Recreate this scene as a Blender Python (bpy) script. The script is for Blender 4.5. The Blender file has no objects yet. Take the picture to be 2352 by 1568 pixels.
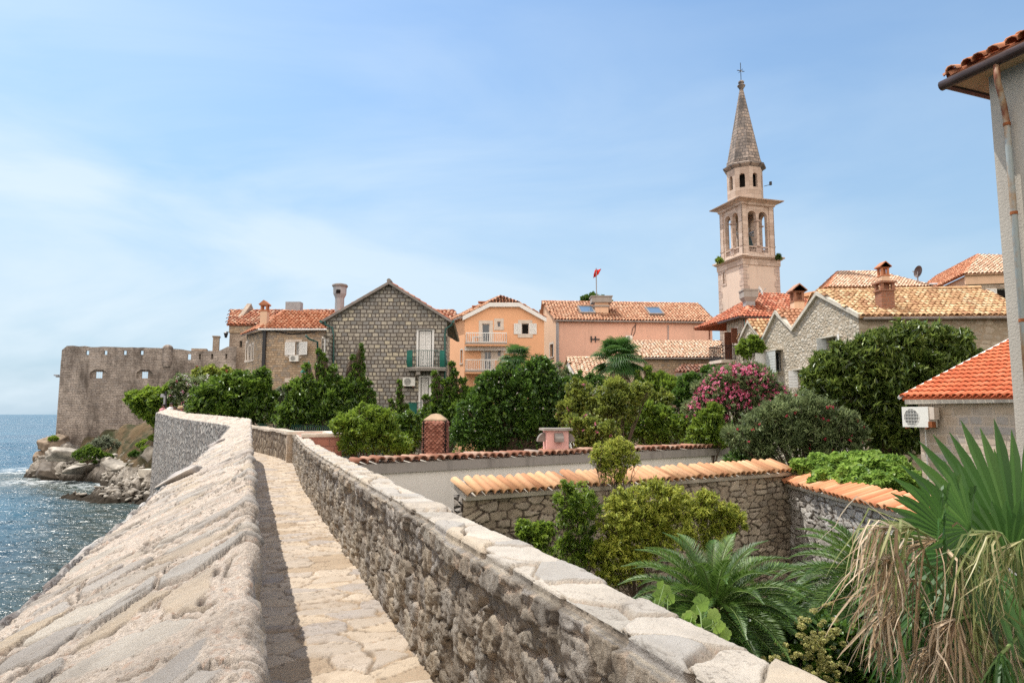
import bpy, math, random
import numpy as np
from mathutils import Vector
from mathutils.geometry import tessellate_polygon
R_ = math.radians
scene = bpy.context.scene
COL = scene.collection

# ---------------------------------------------------------------- camera, sky, sun, exposure
CAMZ = 1.8
PITCH = R_(6.08)
cam_data = bpy.data.cameras.new('camera'); cam_data.lens = 24.0; cam_data.sensor_width = 36.0
cam_data.clip_start = 0.05; cam_data.clip_end = 30000
cam = bpy.data.objects.new('camera', cam_data); COL.objects.link(cam)
cam.location = (0, 0, CAMZ); cam.rotation_euler = (math.pi / 2 + PITCH, 0, 0)
scene.camera = cam
scene.view_settings.view_transform = 'Standard'; scene.view_settings.look = 'None'
scene.view_settings.gamma = 1.0; scene.view_settings.exposure = 0.5
scene.cycles.max_bounces = 8; scene.cycles.transparent_max_bounces = 8
scene.cycles.use_denoising = False; scene.cycles.sample_clamp_direct = 3.0; scene.cycles.sample_clamp_indirect = 4.0
SUN_AZ, SUN_EL = R_(-57), R_(63)          # azimuth from +Y towards +X
sd = Vector((math.sin(SUN_AZ) * math.cos(SUN_EL), math.cos(SUN_AZ) * math.cos(SUN_EL), math.sin(SUN_EL)))
sun_data = bpy.data.lights.new('sun', 'SUN'); sun_data.energy = 4.0; sun_data.angle = R_(0.5); sun_data.color = (1.0, 0.95, 0.87)
sun = bpy.data.objects.new('sun', sun_data); COL.objects.link(sun)
sun.location = (0, 0, 60); sun.rotation_euler = sd.to_track_quat('Z', 'Y').to_euler()

world = bpy.data.worlds.new('World'); scene.world = world; world.use_nodes = True
wt = world.node_tree; wt.nodes.clear()
def wn(t, **k):
    n = wt.nodes.new(t)
    for a, b in k.items(): setattr(n, a, b)
    return n
sky = wn('ShaderNodeTexSky'); sky.sky_type = 'NISHITA'; sky.sun_disc = False
sky.sun_elevation = SUN_EL; sky.sun_rotation = SUN_AZ; sky.air_density = 1.0; sky.dust_density = 0.6; sky.ozone_density = 1.6; sky.altitude = 0
tc = wn('ShaderNodeTexCoord'); sep = wn('ShaderNodeSeparateXYZ'); wt.links.new(tc.outputs['Generated'], sep.inputs[0])
mp = wn('ShaderNodeMapping'); mp.inputs['Rotation'].default_value = (0, 0.35, 0.2); mp.inputs['Scale'].default_value = (1.0, 1.0, 3.4); wt.links.new(tc.outputs['Generated'], mp.inputs[0])
cn = wn('ShaderNodeTexNoise'); cn.inputs['Scale'].default_value = 1.7; cn.inputs['Detail'].default_value = 7; cn.inputs['Roughness'].default_value = 0.52; cn.inputs['Distortion'].default_value = 0.5
wt.links.new(mp.outputs[0], cn.inputs['Vector'])
cr = wn('ShaderNodeMapRange'); cr.inputs['From Min'].default_value = 0.4; cr.inputs['From Max'].default_value = 0.62; cr.inputs['To Max'].default_value = 1.0
wt.links.new(cn.outputs['Fac'], cr.inputs['Value'])
# thin cloud lies low and to the left of the view
az = wn('ShaderNodeMapRange'); az.inputs['From Min'].default_value = 0.55; az.inputs['From Max'].default_value = -0.65; az.inputs['To Min'].default_value = 0.25; az.inputs['To Max'].default_value = 1.0
wt.links.new(sep.outputs['X'], az.inputs['Value'])
el = wn('ShaderNodeMapRange'); el.inputs['From Min'].default_value = 0.62; el.inputs['From Max'].default_value = 0.2
wt.links.new(sep.outputs['Z'], el.inputs['Value'])
m1 = wn('ShaderNodeMath', operation='MULTIPLY'); wt.links.new(cr.outputs[0], m1.inputs[0]); wt.links.new(az.outputs[0], m1.inputs[1])
m2 = wn('ShaderNodeMath', operation='MULTIPLY'); wt.links.new(m1.outputs[0], m2.inputs[0]); wt.links.new(el.outputs[0], m2.inputs[1])
hz = wn('ShaderNodeMapRange'); hz.interpolation_type = 'SMOOTHSTEP'; hz.inputs['From Min'].default_value = 0.6; hz.inputs['From Max'].default_value = -0.04; hz.inputs['To Max'].default_value = 0.93
wt.links.new(sep.outputs['Z'], hz.inputs['Value'])
tint = wn('ShaderNodeMix', data_type='RGBA', blend_type='MULTIPLY'); tint.inputs[0].default_value = 1.0
wt.links.new(sky.outputs[0], tint.inputs[6]); tint.inputs[7].default_value = (.95, 1.04, 1.02, 1)
mix = wn('ShaderNodeMix', data_type='RGBA'); wt.links.new(hz.outputs[0], mix.inputs[0]); wt.links.new(tint.outputs[2], mix.inputs[6]); mix.inputs[7].default_value = (2.1, 2.95, 3.75, 1)
mixc = wn('ShaderNodeMix', data_type='RGBA'); wt.links.new(m2.outputs[0], mixc.inputs[0]); wt.links.new(mix.outputs[2], mixc.inputs[6]); mixc.inputs[7].default_value = (4.1, 4.75, 5.2, 1)
# added warm fill: sky brightened behind the viewer to light camera-facing walls
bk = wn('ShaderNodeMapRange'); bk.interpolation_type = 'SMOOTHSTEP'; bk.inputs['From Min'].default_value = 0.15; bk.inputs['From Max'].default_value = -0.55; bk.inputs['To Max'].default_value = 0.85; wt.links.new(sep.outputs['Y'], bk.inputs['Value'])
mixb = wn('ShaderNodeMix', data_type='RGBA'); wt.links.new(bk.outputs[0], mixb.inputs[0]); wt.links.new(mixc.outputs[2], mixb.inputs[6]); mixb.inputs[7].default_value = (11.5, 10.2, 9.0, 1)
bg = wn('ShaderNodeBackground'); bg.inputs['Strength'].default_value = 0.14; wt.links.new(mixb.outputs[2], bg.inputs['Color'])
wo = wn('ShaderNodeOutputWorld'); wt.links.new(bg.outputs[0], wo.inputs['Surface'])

# ---------------------------------------------------------------- surveying helpers: pixel -> point in the place
FX = 1568.0
cp, sp = math.cos(PITCH), math.sin(PITCH)
def ray(q):
    dx = (q[0] - 1176) / FX; dy = (784 - q[1]) / FX
    return np.array([dx, cp - dy * sp, sp + dy * cp])
def P(x, y, Y):
    d = ray((x, y)); return d * (Y / d[1]) + np.array([0, 0, CAMZ])
def G(x, y, z):
    d = ray((x, y)); return d * ((z - CAMZ) / d[2]) + np.array([0, 0, CAMZ])
def Zc(ox, oy, sc): return lambda x, y: ((ox + x / sc) / 1.063, (oy + y / sc) / 1.063)
zA = Zc(60, 660, 2.9033); zB = Zc(540, 640, 3.92); zC = Zc(1080, 640, 3.36); zT = Zc(1700, 120, 2.24)
zR = Zc(1740, 600, 3.0947); zG = Zc(1100, 1020, 2.6133); zP = Zc(1850, 940, 2.157); zV = Zc(1740, 680, 5.6)
zM = Zc(760, 860, 3.36); zN = Zc(1380, 860, 3.36); zE = Zc(2280, 60, 2.45)

# ---------------------------------------------------------------- objects
WL = {}
def meta(o, label=None, cat=None, group=None, kind=None):
    if label: o['label'] = label
    if cat: o['category'] = cat
    if group: o['group'] = group
    if kind: o['kind'] = kind
    return o
def thing(name, loc, label, cat, group=None):
    o = bpy.data.objects.new(name, None); o.empty_display_size = 0.3; COL.objects.link(o); o.location = loc
    WL[o.name] = np.array(loc, float); return meta(o, label, cat, group)
def link(name, me, mat, parent, co, label=None):
    o = bpy.data.objects.new(name, me); COL.objects.link(o)
    if parent is not None: o.parent = parent; WL[o.name] = WL[parent.name]
    else: WL[o.name] = np.zeros(3)
    if mat: me.materials.append(mat)
    if label: o['label'] = label
    return o
def npmesh(name, co, faces, mat, parent=None, uv=None, attrs=None, smooth=False, fattrs=None, label=None, origin=None):
    """co (N,3); faces int array (M,k) ; uv per vertex (N,2)"""
    co = np.asarray(co, float)
    off = WL[parent.name] if parent is not None else (np.zeros(3) if origin is None else np.array(origin, float))
    me = bpy.data.meshes.new(name)
    faces = np.asarray(faces, np.int32); k = faces.shape[1]; M = len(faces)
    me.vertices.add(len(co)); me.vertices.foreach_set('co', (co - off).astype(np.float32).ravel())
    me.loops.add(M * k); me.loops.foreach_set('vertex_index', faces.ravel())
    me.polygons.add(M); me.polygons.foreach_set('loop_start', np.arange(0, M * k, k, dtype=np.int32))
    if smooth: me.polygons.foreach_set('use_smooth', np.ones(M, bool))
    me.update(calc_edges=True)
    if uv is not None:
        l = me.uv_layers.new(name='UVMap'); l.data.foreach_set('uv', np.asarray(uv, np.float32)[faces.ravel()].ravel())
    for a, v in (attrs or {}).items():
        t = me.attributes.new(a, 'FLOAT', 'POINT'); t.data.foreach_set('value', np.asarray(v, np.float32))
    for a, v in (fattrs or {}).items():
        t = me.attributes.new(a, 'FLOAT', 'FACE'); t.data.foreach_set('value', np.asarray(v, np.float32))
    o = link(name, me, mat, parent, co, label)
    if parent is None and origin is not None: o.location = origin; WL[o.name] = off
    return o
class MB:
    def __init__(s): s.v = []; s.f = []; s.uv = []; s.t = []; s.tv = 0.5
    def add(s, vs, fs, uvs=None):
        b = len(s.v); s.v += [tuple(map(float, q)) for q in vs]; s.f += [tuple(b + i for i in f) for f in fs]
        s.uv += list(uvs) if uvs is not None else [(q[0] + q[1] * .7, q[2]) for q in vs]
        s.t += [s.tv] * len(vs); return s
    def box(s, c, d, rz=0, taper=1.0):
        ca, sa = math.cos(rz), math.sin(rz); vs = []
        for z in (0, 1):
            k = 1 if z == 0 else taper
            for x, y in ((-1, -1), (1, -1), (1, 1), (-1, 1)):
                X = x * d[0] / 2 * k; Y = y * d[1] / 2 * k
                vs.append((c[0] + X * ca - Y * sa, c[1] + X * sa + Y * ca, c[2] + (z - .5) * d[2]))
        return s.add(vs, [(0, 3, 2, 1), (4, 5, 6, 7), (0, 1, 5, 4), (1, 2, 6, 5), (2, 3, 7, 6), (3, 0, 4, 7)])
    def fbox(s, F, s0, s1, z0, z1, d0, d1):
        vs = [F.pt(a, z, d) for d in (d0, d1) for a, z in ((s0, z0), (s1, z0), (s1, z1), (s0, z1))]
        uv = [(a + d, z) for d in (d0, d1) for a, z in ((s0, z0), (s1, z0), (s1, z1), (s0, z1))]
        return s.add(vs, [(0, 3, 2, 1), (4, 5, 6, 7), (0, 1, 5, 4), (1, 2, 6, 5), (2, 3, 7, 6), (3, 0, 4, 7)], uv)
    def tube(s, pts, r, n=8, cap=True):
        pts = [np.array(p, float) for p in pts]; rs = r if hasattr(r, '__len__') else [r] * len(pts); vs = []; N = len(pts)
        up = None
        for i, p in enumerate(pts):
            d = pts[min(i + 1, N - 1)] - pts[max(i - 1, 0)]; d = d / (np.linalg.norm(d) + 1e-9)
            if up is None: up = np.array([0, 0, 1.]) if abs(d[2]) < .9 else np.array([1., 0, 0])
            a = np.cross(d, up); a /= np.linalg.norm(a) + 1e-9; b = np.cross(d, a); up = -b
            for j in range(n):
                t = 2 * math.pi * j / n; vs.append(p + rs[i] * (a * math.cos(t) + b * math.sin(t)))
        fs = [(i * n + j, i * n + (j + 1) % n, (i + 1) * n + (j + 1) % n, (i + 1) * n + j) for i in range(N - 1) for j in range(n)]
        if cap: fs += [tuple(range(n - 1, -1, -1)), tuple((N - 1) * n + j for j in range(n))]
        return s.add(vs, fs)
    def lathe(s, c, prof, n=8, rot=0):
        vs = []
        for r, z in prof:
            for j in range(n):
                t = rot + 2 * math.pi * j / n; vs.append((c[0] + r * math.cos(t), c[1] + r * math.sin(t), c[2] + z))
        N = len(prof)
        fs = [(i * n + j, i * n + (j + 1) % n, (i + 1) * n + (j + 1) % n, (i + 1) * n + j) for i in range(N - 1) for j in range(n)]
        fs += [tuple(range(n - 1, -1, -1)), tuple((N - 1) * n + j for j in range(n))]
        return s.add(vs, fs, [(j % n * .5, z) for _, z in prof for j in range(n)])
    def build(s, name, mat, parent=None, label=None, smooth=False, origin=None):
        off = WL[parent.name] if parent is not None else (np.zeros(3) if origin is None else np.array(origin, float))
        me = bpy.data.meshes.new(name); me.from_pydata([tuple(np.array(q) - off) for q in s.v], [], s.f); me.update()
        l = me.uv_layers.new(name='UVMap')
        vi = np.empty(len(me.loops), np.int32); me.loops.foreach_get('vertex_index', vi)
        l.data.foreach_set('uv', np.array(s.uv, np.float32)[vi].ravel())
        t = me.attributes.new('tint', 'FLOAT', 'POINT'); t.data.foreach_set('value', np.array(s.t, np.float32))
        if smooth: me.polygons.foreach_set('use_smooth', np.ones(len(me.polygons), bool))
        o = link(name, me, mat, parent, None, label)
        if parent is None and origin is not None: o.location = origin; WL[o.name] = off
        return o
class Fr:
    """vertical wall plane: origin (x,y), unit direction u along it, n outward (towards the viewer's side)"""
    def __init__(s, o, u, flip=1):
        s.o = np.array([o[0], o[1], 0.]); u = np.array([u[0], u[1], 0.]); s.u = u / np.linalg.norm(u); s.n = np.array([s.u[1], -s.u[0], 0.]) * flip
    def pt(s, a, z, d=0): return s.o + s.u * a + s.n * d + np.array([0, 0, z])
    def at(s, q):
        d = ray(q); c = np.array([0, 0, CAMZ]); t = ((s.o - c) @ s.n) / (d @ s.n); p = c + d * t
        return float((p - s.o) @ s.u), float(p[2])
    def shift(s, d): return Fr((s.o + s.n * d)[:2], s.u[:2], 1 if s.n @ np.array([s.u[1], -s.u[0], 0]) > 0 else -1)
_SC = [0]
def slab(mb, F, outline, holes=(), th=0.4, back=True):
    _SC[0] += 1; F = F.shift(.003 * (_SC[0] % 5 + 1))   # so that no two walls share a plane at a corner
    loops = [list(outline)] + [list(h) for h in holes]
    tris = tessellate_polygon([[Vector((a, z, 0)) for a, z in l] for l in loops])
    flat = [q for l in loops for q in l]; n = len(flat)
    vs = [F.pt(a, z, 0) for a, z in flat] + [F.pt(a, z, -th) for a, z in flat]
    fs = []
    for t in tris:
        a, b, c = [np.array(flat[i]) for i in t]
        cr_ = (b[0] - a[0]) * (c[1] - a[1]) - (b[1] - a[1]) * (c[0] - a[0])
        t = tuple(t) if cr_ > 0 else tuple(reversed(t))
        fs.append(t)
        if back: fs.append(tuple(i + n for i in reversed(t)))
    mb.add(vs, fs, [(a, z) for a, z in flat] * 2)
    k = 0
    for l in loops:
        m = len(l)
        for i in range(m):
            p, q = l[i], l[(i + 1) % m]; L = math.hypot(q[0] - p[0], q[1] - p[1])
            vv = [F.pt(*p, 0), F.pt(*q, 0), F.pt(*q, -th), F.pt(*p, -th)]
            mb.add(vv, [(0, 1, 2, 3)], [(p[0], p[1]), (q[0] , q[1]), (q[0] + th, q[1] + .01), (p[0] + th, p[1] + .01)])
    return mb
def rect(s0, s1, z0, z1): return [(s0, z0), (s1, z0), (s1, z1), (s0, z1)]
def arch(s0, s1, z0, z1, n=8):
    r = (s1 - s0) / 2; c = (s0 + s1) / 2; zc = z1 - r
    return [(s0, z0), (s1, z0)] + [(c + r * math.cos(math.pi * i / n), zc + r * math.sin(math.pi * i / n)) for i in range(n + 1)]

# ---------------------------------------------------------------- noise for real relief
def _h(ix, iy, iz, seed):
    n = (ix.astype(np.int64) * 73856093) ^ (iy.astype(np.int64) * 19349663) ^ (iz.astype(np.int64) * 83492791) ^ (seed * 2654435761 % 2147483647)
    n = (n ^ (n >> 13)) * 1274126177 & 0x7fffffff; n = (n ^ (n >> 15)) * 2246822519 & 0x7fffffff
    return ((n >> 7) & 0xffff) / 65535.0
def vnoise(p, seed=0):
    f = np.floor(p); u = p - f; u = u * u * (3 - 2 * u); i = f.astype(np.int64); r = 0
    for a in (0, 1):
        for b in (0, 1):
            for c in (0, 1):
                w = (u[:, 0] if a else 1 - u[:, 0]) * (u[:, 1] if b else 1 - u[:, 1]) * (u[:, 2] if c else 1 - u[:, 2])
                r = r + w * _h(i[:, 0] + a, i[:, 1] + b, i[:, 2] + c, seed)
    return r * 2 - 1
def fbm(p, oc=4, seed=0, g=.5):
    r = 0; a = 1; s = 0
    for o in range(oc): r = r + a * vnoise(p * 2.03 ** o, seed + o * 17); s += a; a *= g
    return r / s
def voro(x, y, seed=0, jit=.8):
    ix = np.floor(x).astype(np.int64); iy = np.floor(y).astype(np.int64)
    d1 = np.full(len(x), 9.); d2 = np.full(len(x), 9.); idv = np.zeros(len(x)); z = np.zeros_like(ix)
    for a in (-1, 0, 1):
        for b in (-1, 0, 1):
            cx = ix + a; cy = iy + b
            px = cx + .5 + (_h(cx, cy, z, seed) - .5) * jit; py = cy + .5 + (_h(cx, cy, z + 1, seed) - .5) * jit
            d = np.hypot(px - x, py - y); r = _h(cx, cy, z + 2, seed)
            m = d < d1; d2 = np.where(m, d1, np.minimum(d2, d)); idv = np.where(m, r, idv); d1 = np.where(m, d, d1)
    return d1, d2, idv
def sstep(a, b, x): t = np.clip((x - a) / (b - a), 0, 1); return t * t * (3 - 2 * t)
def pv3(*a): return np.stack(a, 1)

# ---------------------------------------------------------------- materials
class NT:
    def __init__(s, name):
        s.m = bpy.data.materials.new(name); s.m.use_nodes = True; s.t = s.m.node_tree; s.t.nodes.clear()
        s.out = s.t.nodes.new('ShaderNodeOutputMaterial')
    def n(s, ty, ins=None, **k):
        n = s.t.nodes.new(ty)
        for a, b in k.items(): setattr(n, a, b)
        for a, b in (ins or {}).items(): s.set(n.inputs[a], b)
        return n
    def set(s, sock, v):
        if isinstance(v, bpy.types.NodeSocket): s.t.links.new(v, sock)
        elif hasattr(v, 'outputs'): s.t.links.new(v.outputs[0], sock)
        else:
            if isinstance(v, tuple) and len(v) == 3 and sock.type == 'RGBA': v = v + (1,)
            sock.default_value = v
    def noise(s, sc, det=4, ro=.55, vec=None, dist=0):
        n = s.n('ShaderNodeTexNoise', {'Scale': sc, 'Detail': det, 'Roughness': ro, 'Distortion': dist})
        s.set(n.inputs['Vector'], vec if vec is not None else s.obj()); return n.outputs['Fac']
    def obj(s): return s.n('ShaderNodeTexCoord').outputs['Object']
    def uv(s): return s.n('ShaderNodeTexCoord').outputs['UV']
    def attr(s, a): return s.n('ShaderNodeAttribute', attribute_name=a).outputs['Fac']
    def map(s, v, sc=(1, 1, 1), loc=(0, 0, 0)): return s.n('ShaderNodeMapping', {'Vector': v, 'Scale': sc, 'Location': loc}).outputs[0]
    def ramp(s, f, stops, mode='LINEAR'):
        r = s.n('ShaderNodeValToRGB', {'Fac': f}); e = r.color_ramp; e.interpolation = mode
        while len(e.elements) < len(stops): e.elements.new(.5)
        for el_, (p, c) in zip(e.elements, stops): el_.position = p; el_.color = tuple(c) + (1,) if not np.isscalar(c) else (c, c, c, 1)
        return r.outputs[0]
    def mix(s, f, a, b, mode='MIX'):
        m = s.n('ShaderNodeMix', data_type='RGBA', blend_type=mode); s.set(m.inputs[0], f); s.set(m.inputs[6], a); s.set(m.inputs[7], b); return m.outputs[2]
    def math(s, op, a, b=0.0):
        m = s.n('ShaderNodeMath', operation=op); s.set(m.inputs[0], a); s.set(m.inputs[1], b); return m.outputs[0]
    def rng(s, v, a, b, c=0., d=1.): return s.n('ShaderNodeMapRange', {'Value': v, 'From Min': a, 'From Max': b, 'To Min': c, 'To Max': d}).outputs[0]
    def bump(s, h, st, dist, nrm=None):
        b = s.n('ShaderNodeBump', {'Height': h, 'Strength': st, 'Distance': dist})
        if nrm is not None: s.set(b.inputs['Normal'], nrm)
        return b.outputs[0]
    def warp(s, v, sc, amt):
        n = s.n('ShaderNodeTexNoise', {'Scale': sc, 'Detail': 2.0, 'Vector': v})
        o = s.n('ShaderNodeVectorMath', operation='MULTIPLY_ADD'); s.set(o.inputs[0], n.outputs['Color']); s.set(o.inputs[1], (amt, amt, amt)); s.set(o.inputs[2], v); return o.outputs[0]
    def bsdf(s, col, rough=.85, nrm=None, spec=.3, metal=0., **k):
        p = s.n('ShaderNodeBsdfPrincipled', {'Base Color': col, 'Roughness': rough, 'Specular IOR Level': spec, 'Metallic': metal})
        if nrm is not None: s.set(p.inputs['Normal'], nrm)
        for a, b in k.items(): s.set(p.inputs[a], b)
        s.t.links.new(p.outputs[0], s.out.inputs['Surface']); return s.m
def plain(name, c, rough=.6, spec=.3, metal=0., var=.15, sc=3.):
    t = NT(name); n = t.noise(sc, 5, .6); c2 = tuple(x * (1 - var) for x in c); c3 = tuple(min(1, x * (1 + var)) for x in c)
    return t.bsdf(t.ramp(n, [(.3, c2), (.7, c3)]), rough, t.bump(t.noise(sc * 12, 3), .15, .01), spec, metal)
def stucco(name, c, stain=(.2, .17, .14), amt=.35, bump=.25, streak=True):
    t = NT(name); u = t.uv()
    a = t.noise(.6, 6, .65, u); b = t.noise(1.0, 5, .6, t.map(u, (2.2, .25, 1)))
    col = t.mix(t.rng(a, .35, .75, 0, .5), c, tuple(x * .78 for x in c)); col = t.mix(t.rng(b if streak else a, .52, .78, 0, amt), col, stain)
    col = t.mix(t.rng(t.noise(14, 4, .6, u), .3, .7, 0, .16), col, tuple(x * .7 for x in c))
    return t.bsdf(col, .9, t.bump(t.noise(28, 4, .6, u), bump, .02), .2)
def coursed(name, pal, mortar, bw=.42, rh=.2, ms=.018, bump=.5, dirt=.4, dcol=(.07, .06, .05), warp=.06, patch=.6, lo=.5, hi=.72, st=.45, pale=0.):
    t = NT(name); u = t.warp(t.uv(), 2.3, warp)
    br = t.n('ShaderNodeTexBrick', {'Vector': u, 'Color1': (0, 0, 0), 'Color2': (1, 1, 1), 'Mortar': (.5, .5, .5), 'Scale': 1.0, 'Mortar Size': ms, 'Mortar Smooth': .35, 'Bias': 0., 'Brick Width': bw, 'Row Height': rh}, offset=.42, squash=.62, squash_frequency=3)
    n = len(pal); col = t.ramp(br.outputs['Color'], [((i + .5) / n, c) for i, c in enumerate(pal)])
    nz = t.noise(7, 6, .65, t.uv()); col = t.mix(t.rng(nz, .3, .75, 0, .45), col, tuple(x * .55 for x in pal[0]))
    col = t.mix(br.outputs['Fac'], col, mortar)
    if pale: col = t.mix(t.rng(t.noise(.28, 5, .7, t.map(t.uv(), (1, 2.2, 1), (5, 3, 0))), .45, .7, 0, pale), col, tuple(min(1, x * 1.5) for x in pal[2]))
    pt = t.noise(patch, 7, .68, t.map(t.uv(), (1, st, 1))); col = t.mix(t.rng(pt, lo, hi, 0, dirt), col, dcol)
    h = t.math('SUBTRACT', t.math('MULTIPLY', nz, .5), br.outputs['Fac'])
    return t.bsdf(col, .92, t.bump(h, bump, .05), .2)
def rubble(name, pal, mortar, sc=(3.2, 5., 1), edge=.07, bump=.6, dirt=.4, dcol=(.07, .06, .05), rnd=.85, warp=.12, patch=.5, vec='uv'):
    t = NT(name); base = t.uv() if vec == 'uv' else t.obj(); u = t.map(t.warp(base, 2.0, warp), sc)
    v1 = t.n('ShaderNodeTexVoronoi', {'Vector': u, 'Scale': 1.0, 'Randomness': rnd}); v2 = t.n('ShaderNodeTexVoronoi', {'Vector': u, 'Scale': 1.0, 'Randomness': rnd}, feature='DISTANCE_TO_EDGE')
    sx = t.n('ShaderNodeSeparateColor', {'Color': v1.outputs['Color']}); n = len(pal)
    col = t.ramp(sx.outputs[0], [((i + .5) / n, c) for i, c in enumerate(pal)])
    nz = t.noise(9, 6, .68, base); col = t.mix(t.rng(nz, .3, .75, 0, .5), col, tuple(x * .5 for x in pal[0]))
    ed = t.math('ADD', v2.outputs['Distance'], t.math('MULTIPLY', t.math('SUBTRACT', nz, .5), edge * .9))
    mk = t.rng(ed, edge * .35, edge, 1, 0); col = t.mix(mk, col, mortar)
    pt = t.noise(patch, 6, .62, t.map(base, (1, .45, 1))); col = t.mix(t.rng(pt, .5, .74, 0, dirt), col, dcol)
    h = t.math('ADD', t.rng(ed, 0, edge * 2.2, 0, 1), t.math('MULTIPLY', nz, .6))
    return t.bsdf(col, .92, t.bump(h, bump, .05), .2)
def tilemat(name, pal, dirt=.35, pat=.6, rough=.8, spec=.25):
    t = NT(name); a = t.attr('tint'); n = len(pal); col = t.ramp(a, [(i / (n - 1), c) for i, c in enumerate(pal)])
    nz = t.noise(pat, 5, .65); col = t.mix(t.rng(nz, .5, .75, 0, dirt), col, (.11, .065, .045))
    n2 = t.noise(9, 5, .7); col = t.mix(t.rng(n2, .5, .8, 0, .4), col, tuple(x * .55 for x in pal[0]))
    return t.bsdf(col, rough, t.bump(n2, .2, .02), spec)
def leafmat(name, dark, mid, lite, trans=.35, rough=.42, spec=.45):
    t = NT(name); a = t.attr('tint'); col = t.ramp(a, [(0, dark), (.55, mid), (1, lite)])
    p = t.n('ShaderNodeBsdfPrincipled', {'Base Color': col, 'Roughness': rough, 'Specular IOR Level': spec})
    tr = t.n('ShaderNodeBsdfTranslucent', {'Color': t.mix(.5, col, tuple(min(1, x * 2.2) for x in lite))})
    m = t.n('ShaderNodeMixShader', {0: trans, 1: p.outputs[0], 2: tr.outputs[0]}); t.t.links.new(m.outputs[0], t.out.inputs['Surface']); return t.m
def barkmat(name, c):
    t = NT(name); n = t.noise(6, 6, .7, t.map(t.obj(), (1, 1, .3))); return t.bsdf(t.ramp(n, [(.3, tuple(x * .45 for x in c)), (.7, c)]), .95, t.bump(n, .8, .03), .1)
def glassmat(name, c=(.03, .045, .06)):
    t = NT(name); return t.bsdf(c, .06, None, .8)
M = {}
M['pink'] = stucco('pink_stucco', (.74, .46, .35), (.34, .25, .2), .45)
M['pinkleft'] = stucco('cream_stucco', (.74, .5, .34), (.36, .27, .2), .4)
M['orange'] = stucco('orange_stucco', (.8, .44, .25), (.6, .36, .23), .25, .1)
M['white_wall'] = stucco('white_stucco', (.86, .82, .75), (.5, .47, .41), .4)
M['concrete'] = stucco('weathered_concrete', (.36, .33, .3), (.1, .09, .08), .75)
M['towerst'] = stucco('tower_stucco', (.68, .54, .44), (.42, .31, .25), .6)
M['towerblock'] = coursed('tower_blocks', [(.5, .38, .3), (.6, .47, .38), (.66, .53, .44)], (.3, .22, .18), .9, .42, .012, .35, .35, (.2, .16, .14), .03)
M['quoin'] = coursed('quoin_blocks', [(.5, .38, .32), (.56, .43, .36), (.62, .5, .42)], (.22, .18, .15), 1.0, .36, .02, .4, .2, (.2, .17, .15), .02)
M['spire'] = coursed('spire_stone', [(.46, .36, .29), (.58, .47, .39), (.34, .29, .26)], (.16, .14, .13), .55, .36, .035, .9, .95, (.11, .1, .095), .07, .45, .42, .6, .8)
M['fort'] = coursed('fort_rubble', [(.31, .26, .22), (.39, .33, .28), (.49, .42, .36), (.34, .3, .27)], (.24, .2, .17), .42, .17, .022, 1., .85, (.085, .068, .056), .22, .5, .46, .62, .28, .5)
M['citadel'] = coursed('citadel_stone', [(.38, .29, .22), (.46, .36, .28), (.52, .43, .34)], (.23, .19, .155), .4, .17, .02, .6, .35, (.12, .1, .085), .1, .4)
M['greyhouse'] = coursed('grey_squared_stone', [(.26, .25, .23), (.37, .355, .33), (.44, .4, .34), (.3, .29, .28), (.64, .57, .42), (.4, .37, .32), (.28, .25, .21), (.54, .49, .4)], (.12, .1, .085), .34, .22, .03, .8, .2, (.08, .07, .06), .075)
M['tanstone'] = coursed('tan_squared_rubble', [(.4, .29, .19), (.5, .37, .25), (.56, .43, .3), (.34, .29, .24)], (.25, .19, .135), .36, .17, .018, .6, .3, (.12, .095, .07), .09)
M['rowstone'] = rubble('row_house_rubble', [(.4, .36, .29), (.52, .47, .39), (.58, .54, .47), (.44, .37, .28)], (.4, .34, .26), (3.6, 5.2, 1), .13, .8, .2, (.2, .16, .12))
M['sidestone'] = rubble('row_house_side_rubble', [(.34, .29, .22), (.46, .4, .31), (.3, .26, .21), (.5, .43, .34)], (.29, .235, .17), (2.3, 3.6, 1), .16, .6, .3, (.16, .12, .08))
M['shedstone'] = coursed('small_house_stone', [(.5, .4, .3), (.58, .48, .38), (.44, .41, .38), (.62, .5, .38)], (.54, .45, .36), .55, .26, .04, .4, .45, (.16, .12, .09), .12, .7)
M['garden_wall'] = rubble('dry_garden_wall', [(.36, .31, .25), (.46, .41, .35), (.52, .47, .4), (.31, .29, .27)], (.07, .055, .045), (2.2, 6.2, 1), .07, 1.1, .35, (.12, .1, .08), .8)
M['garden_wall2'] = rubble('dry_garden_wall_grey', [(.38, .36, .34), (.5, .48, .46), (.6, .58, .55), (.33, .31, .29)], (.09, .075, .065), (3.4, 7.0, 1), .09, 1.2, .25, (.1, .09, .08), .8)
M['redblock'] = coursed('red_stone', [(.42, .19, .14), (.5, .26, .2), (.36, .16, .12)], (.3, .15, .12), .5, .22, .015, .6, .2, (.2, .1, .08), .05)
M['paleledge'] = plain('pale_ledge_stone', (.62, .55, .46), .9, .2, 0, .25, 2.5)
M['gable_trim'] = plain('weathered_mortar', (.5, .46, .39), .9, .2, 0, .25, 2)
M['greytrim'] = plain('grey_roof_edge', (.24, .21, .19), .8, .2, 0, .25, 2)
M['white'] = plain('white_paint', (.74, .73, .7), .5, .3, 0, .06)
M['whitewood'] = plain('weathered_white_paint', (.7, .69, .66), .6, .3, 0, .12, 6)
M['greyshutter'] = plain('pale_grey_paint', (.46, .48, .47), .6, .3, 0, .12, 5)
M['surround'] = plain('stone_surround', (.6, .52, .44), .8, .2, 0, .12)
M['brownwood'] = plain('brown_painted_wood', (.15, .055, .03), .6, .3, 0, .2)
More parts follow.
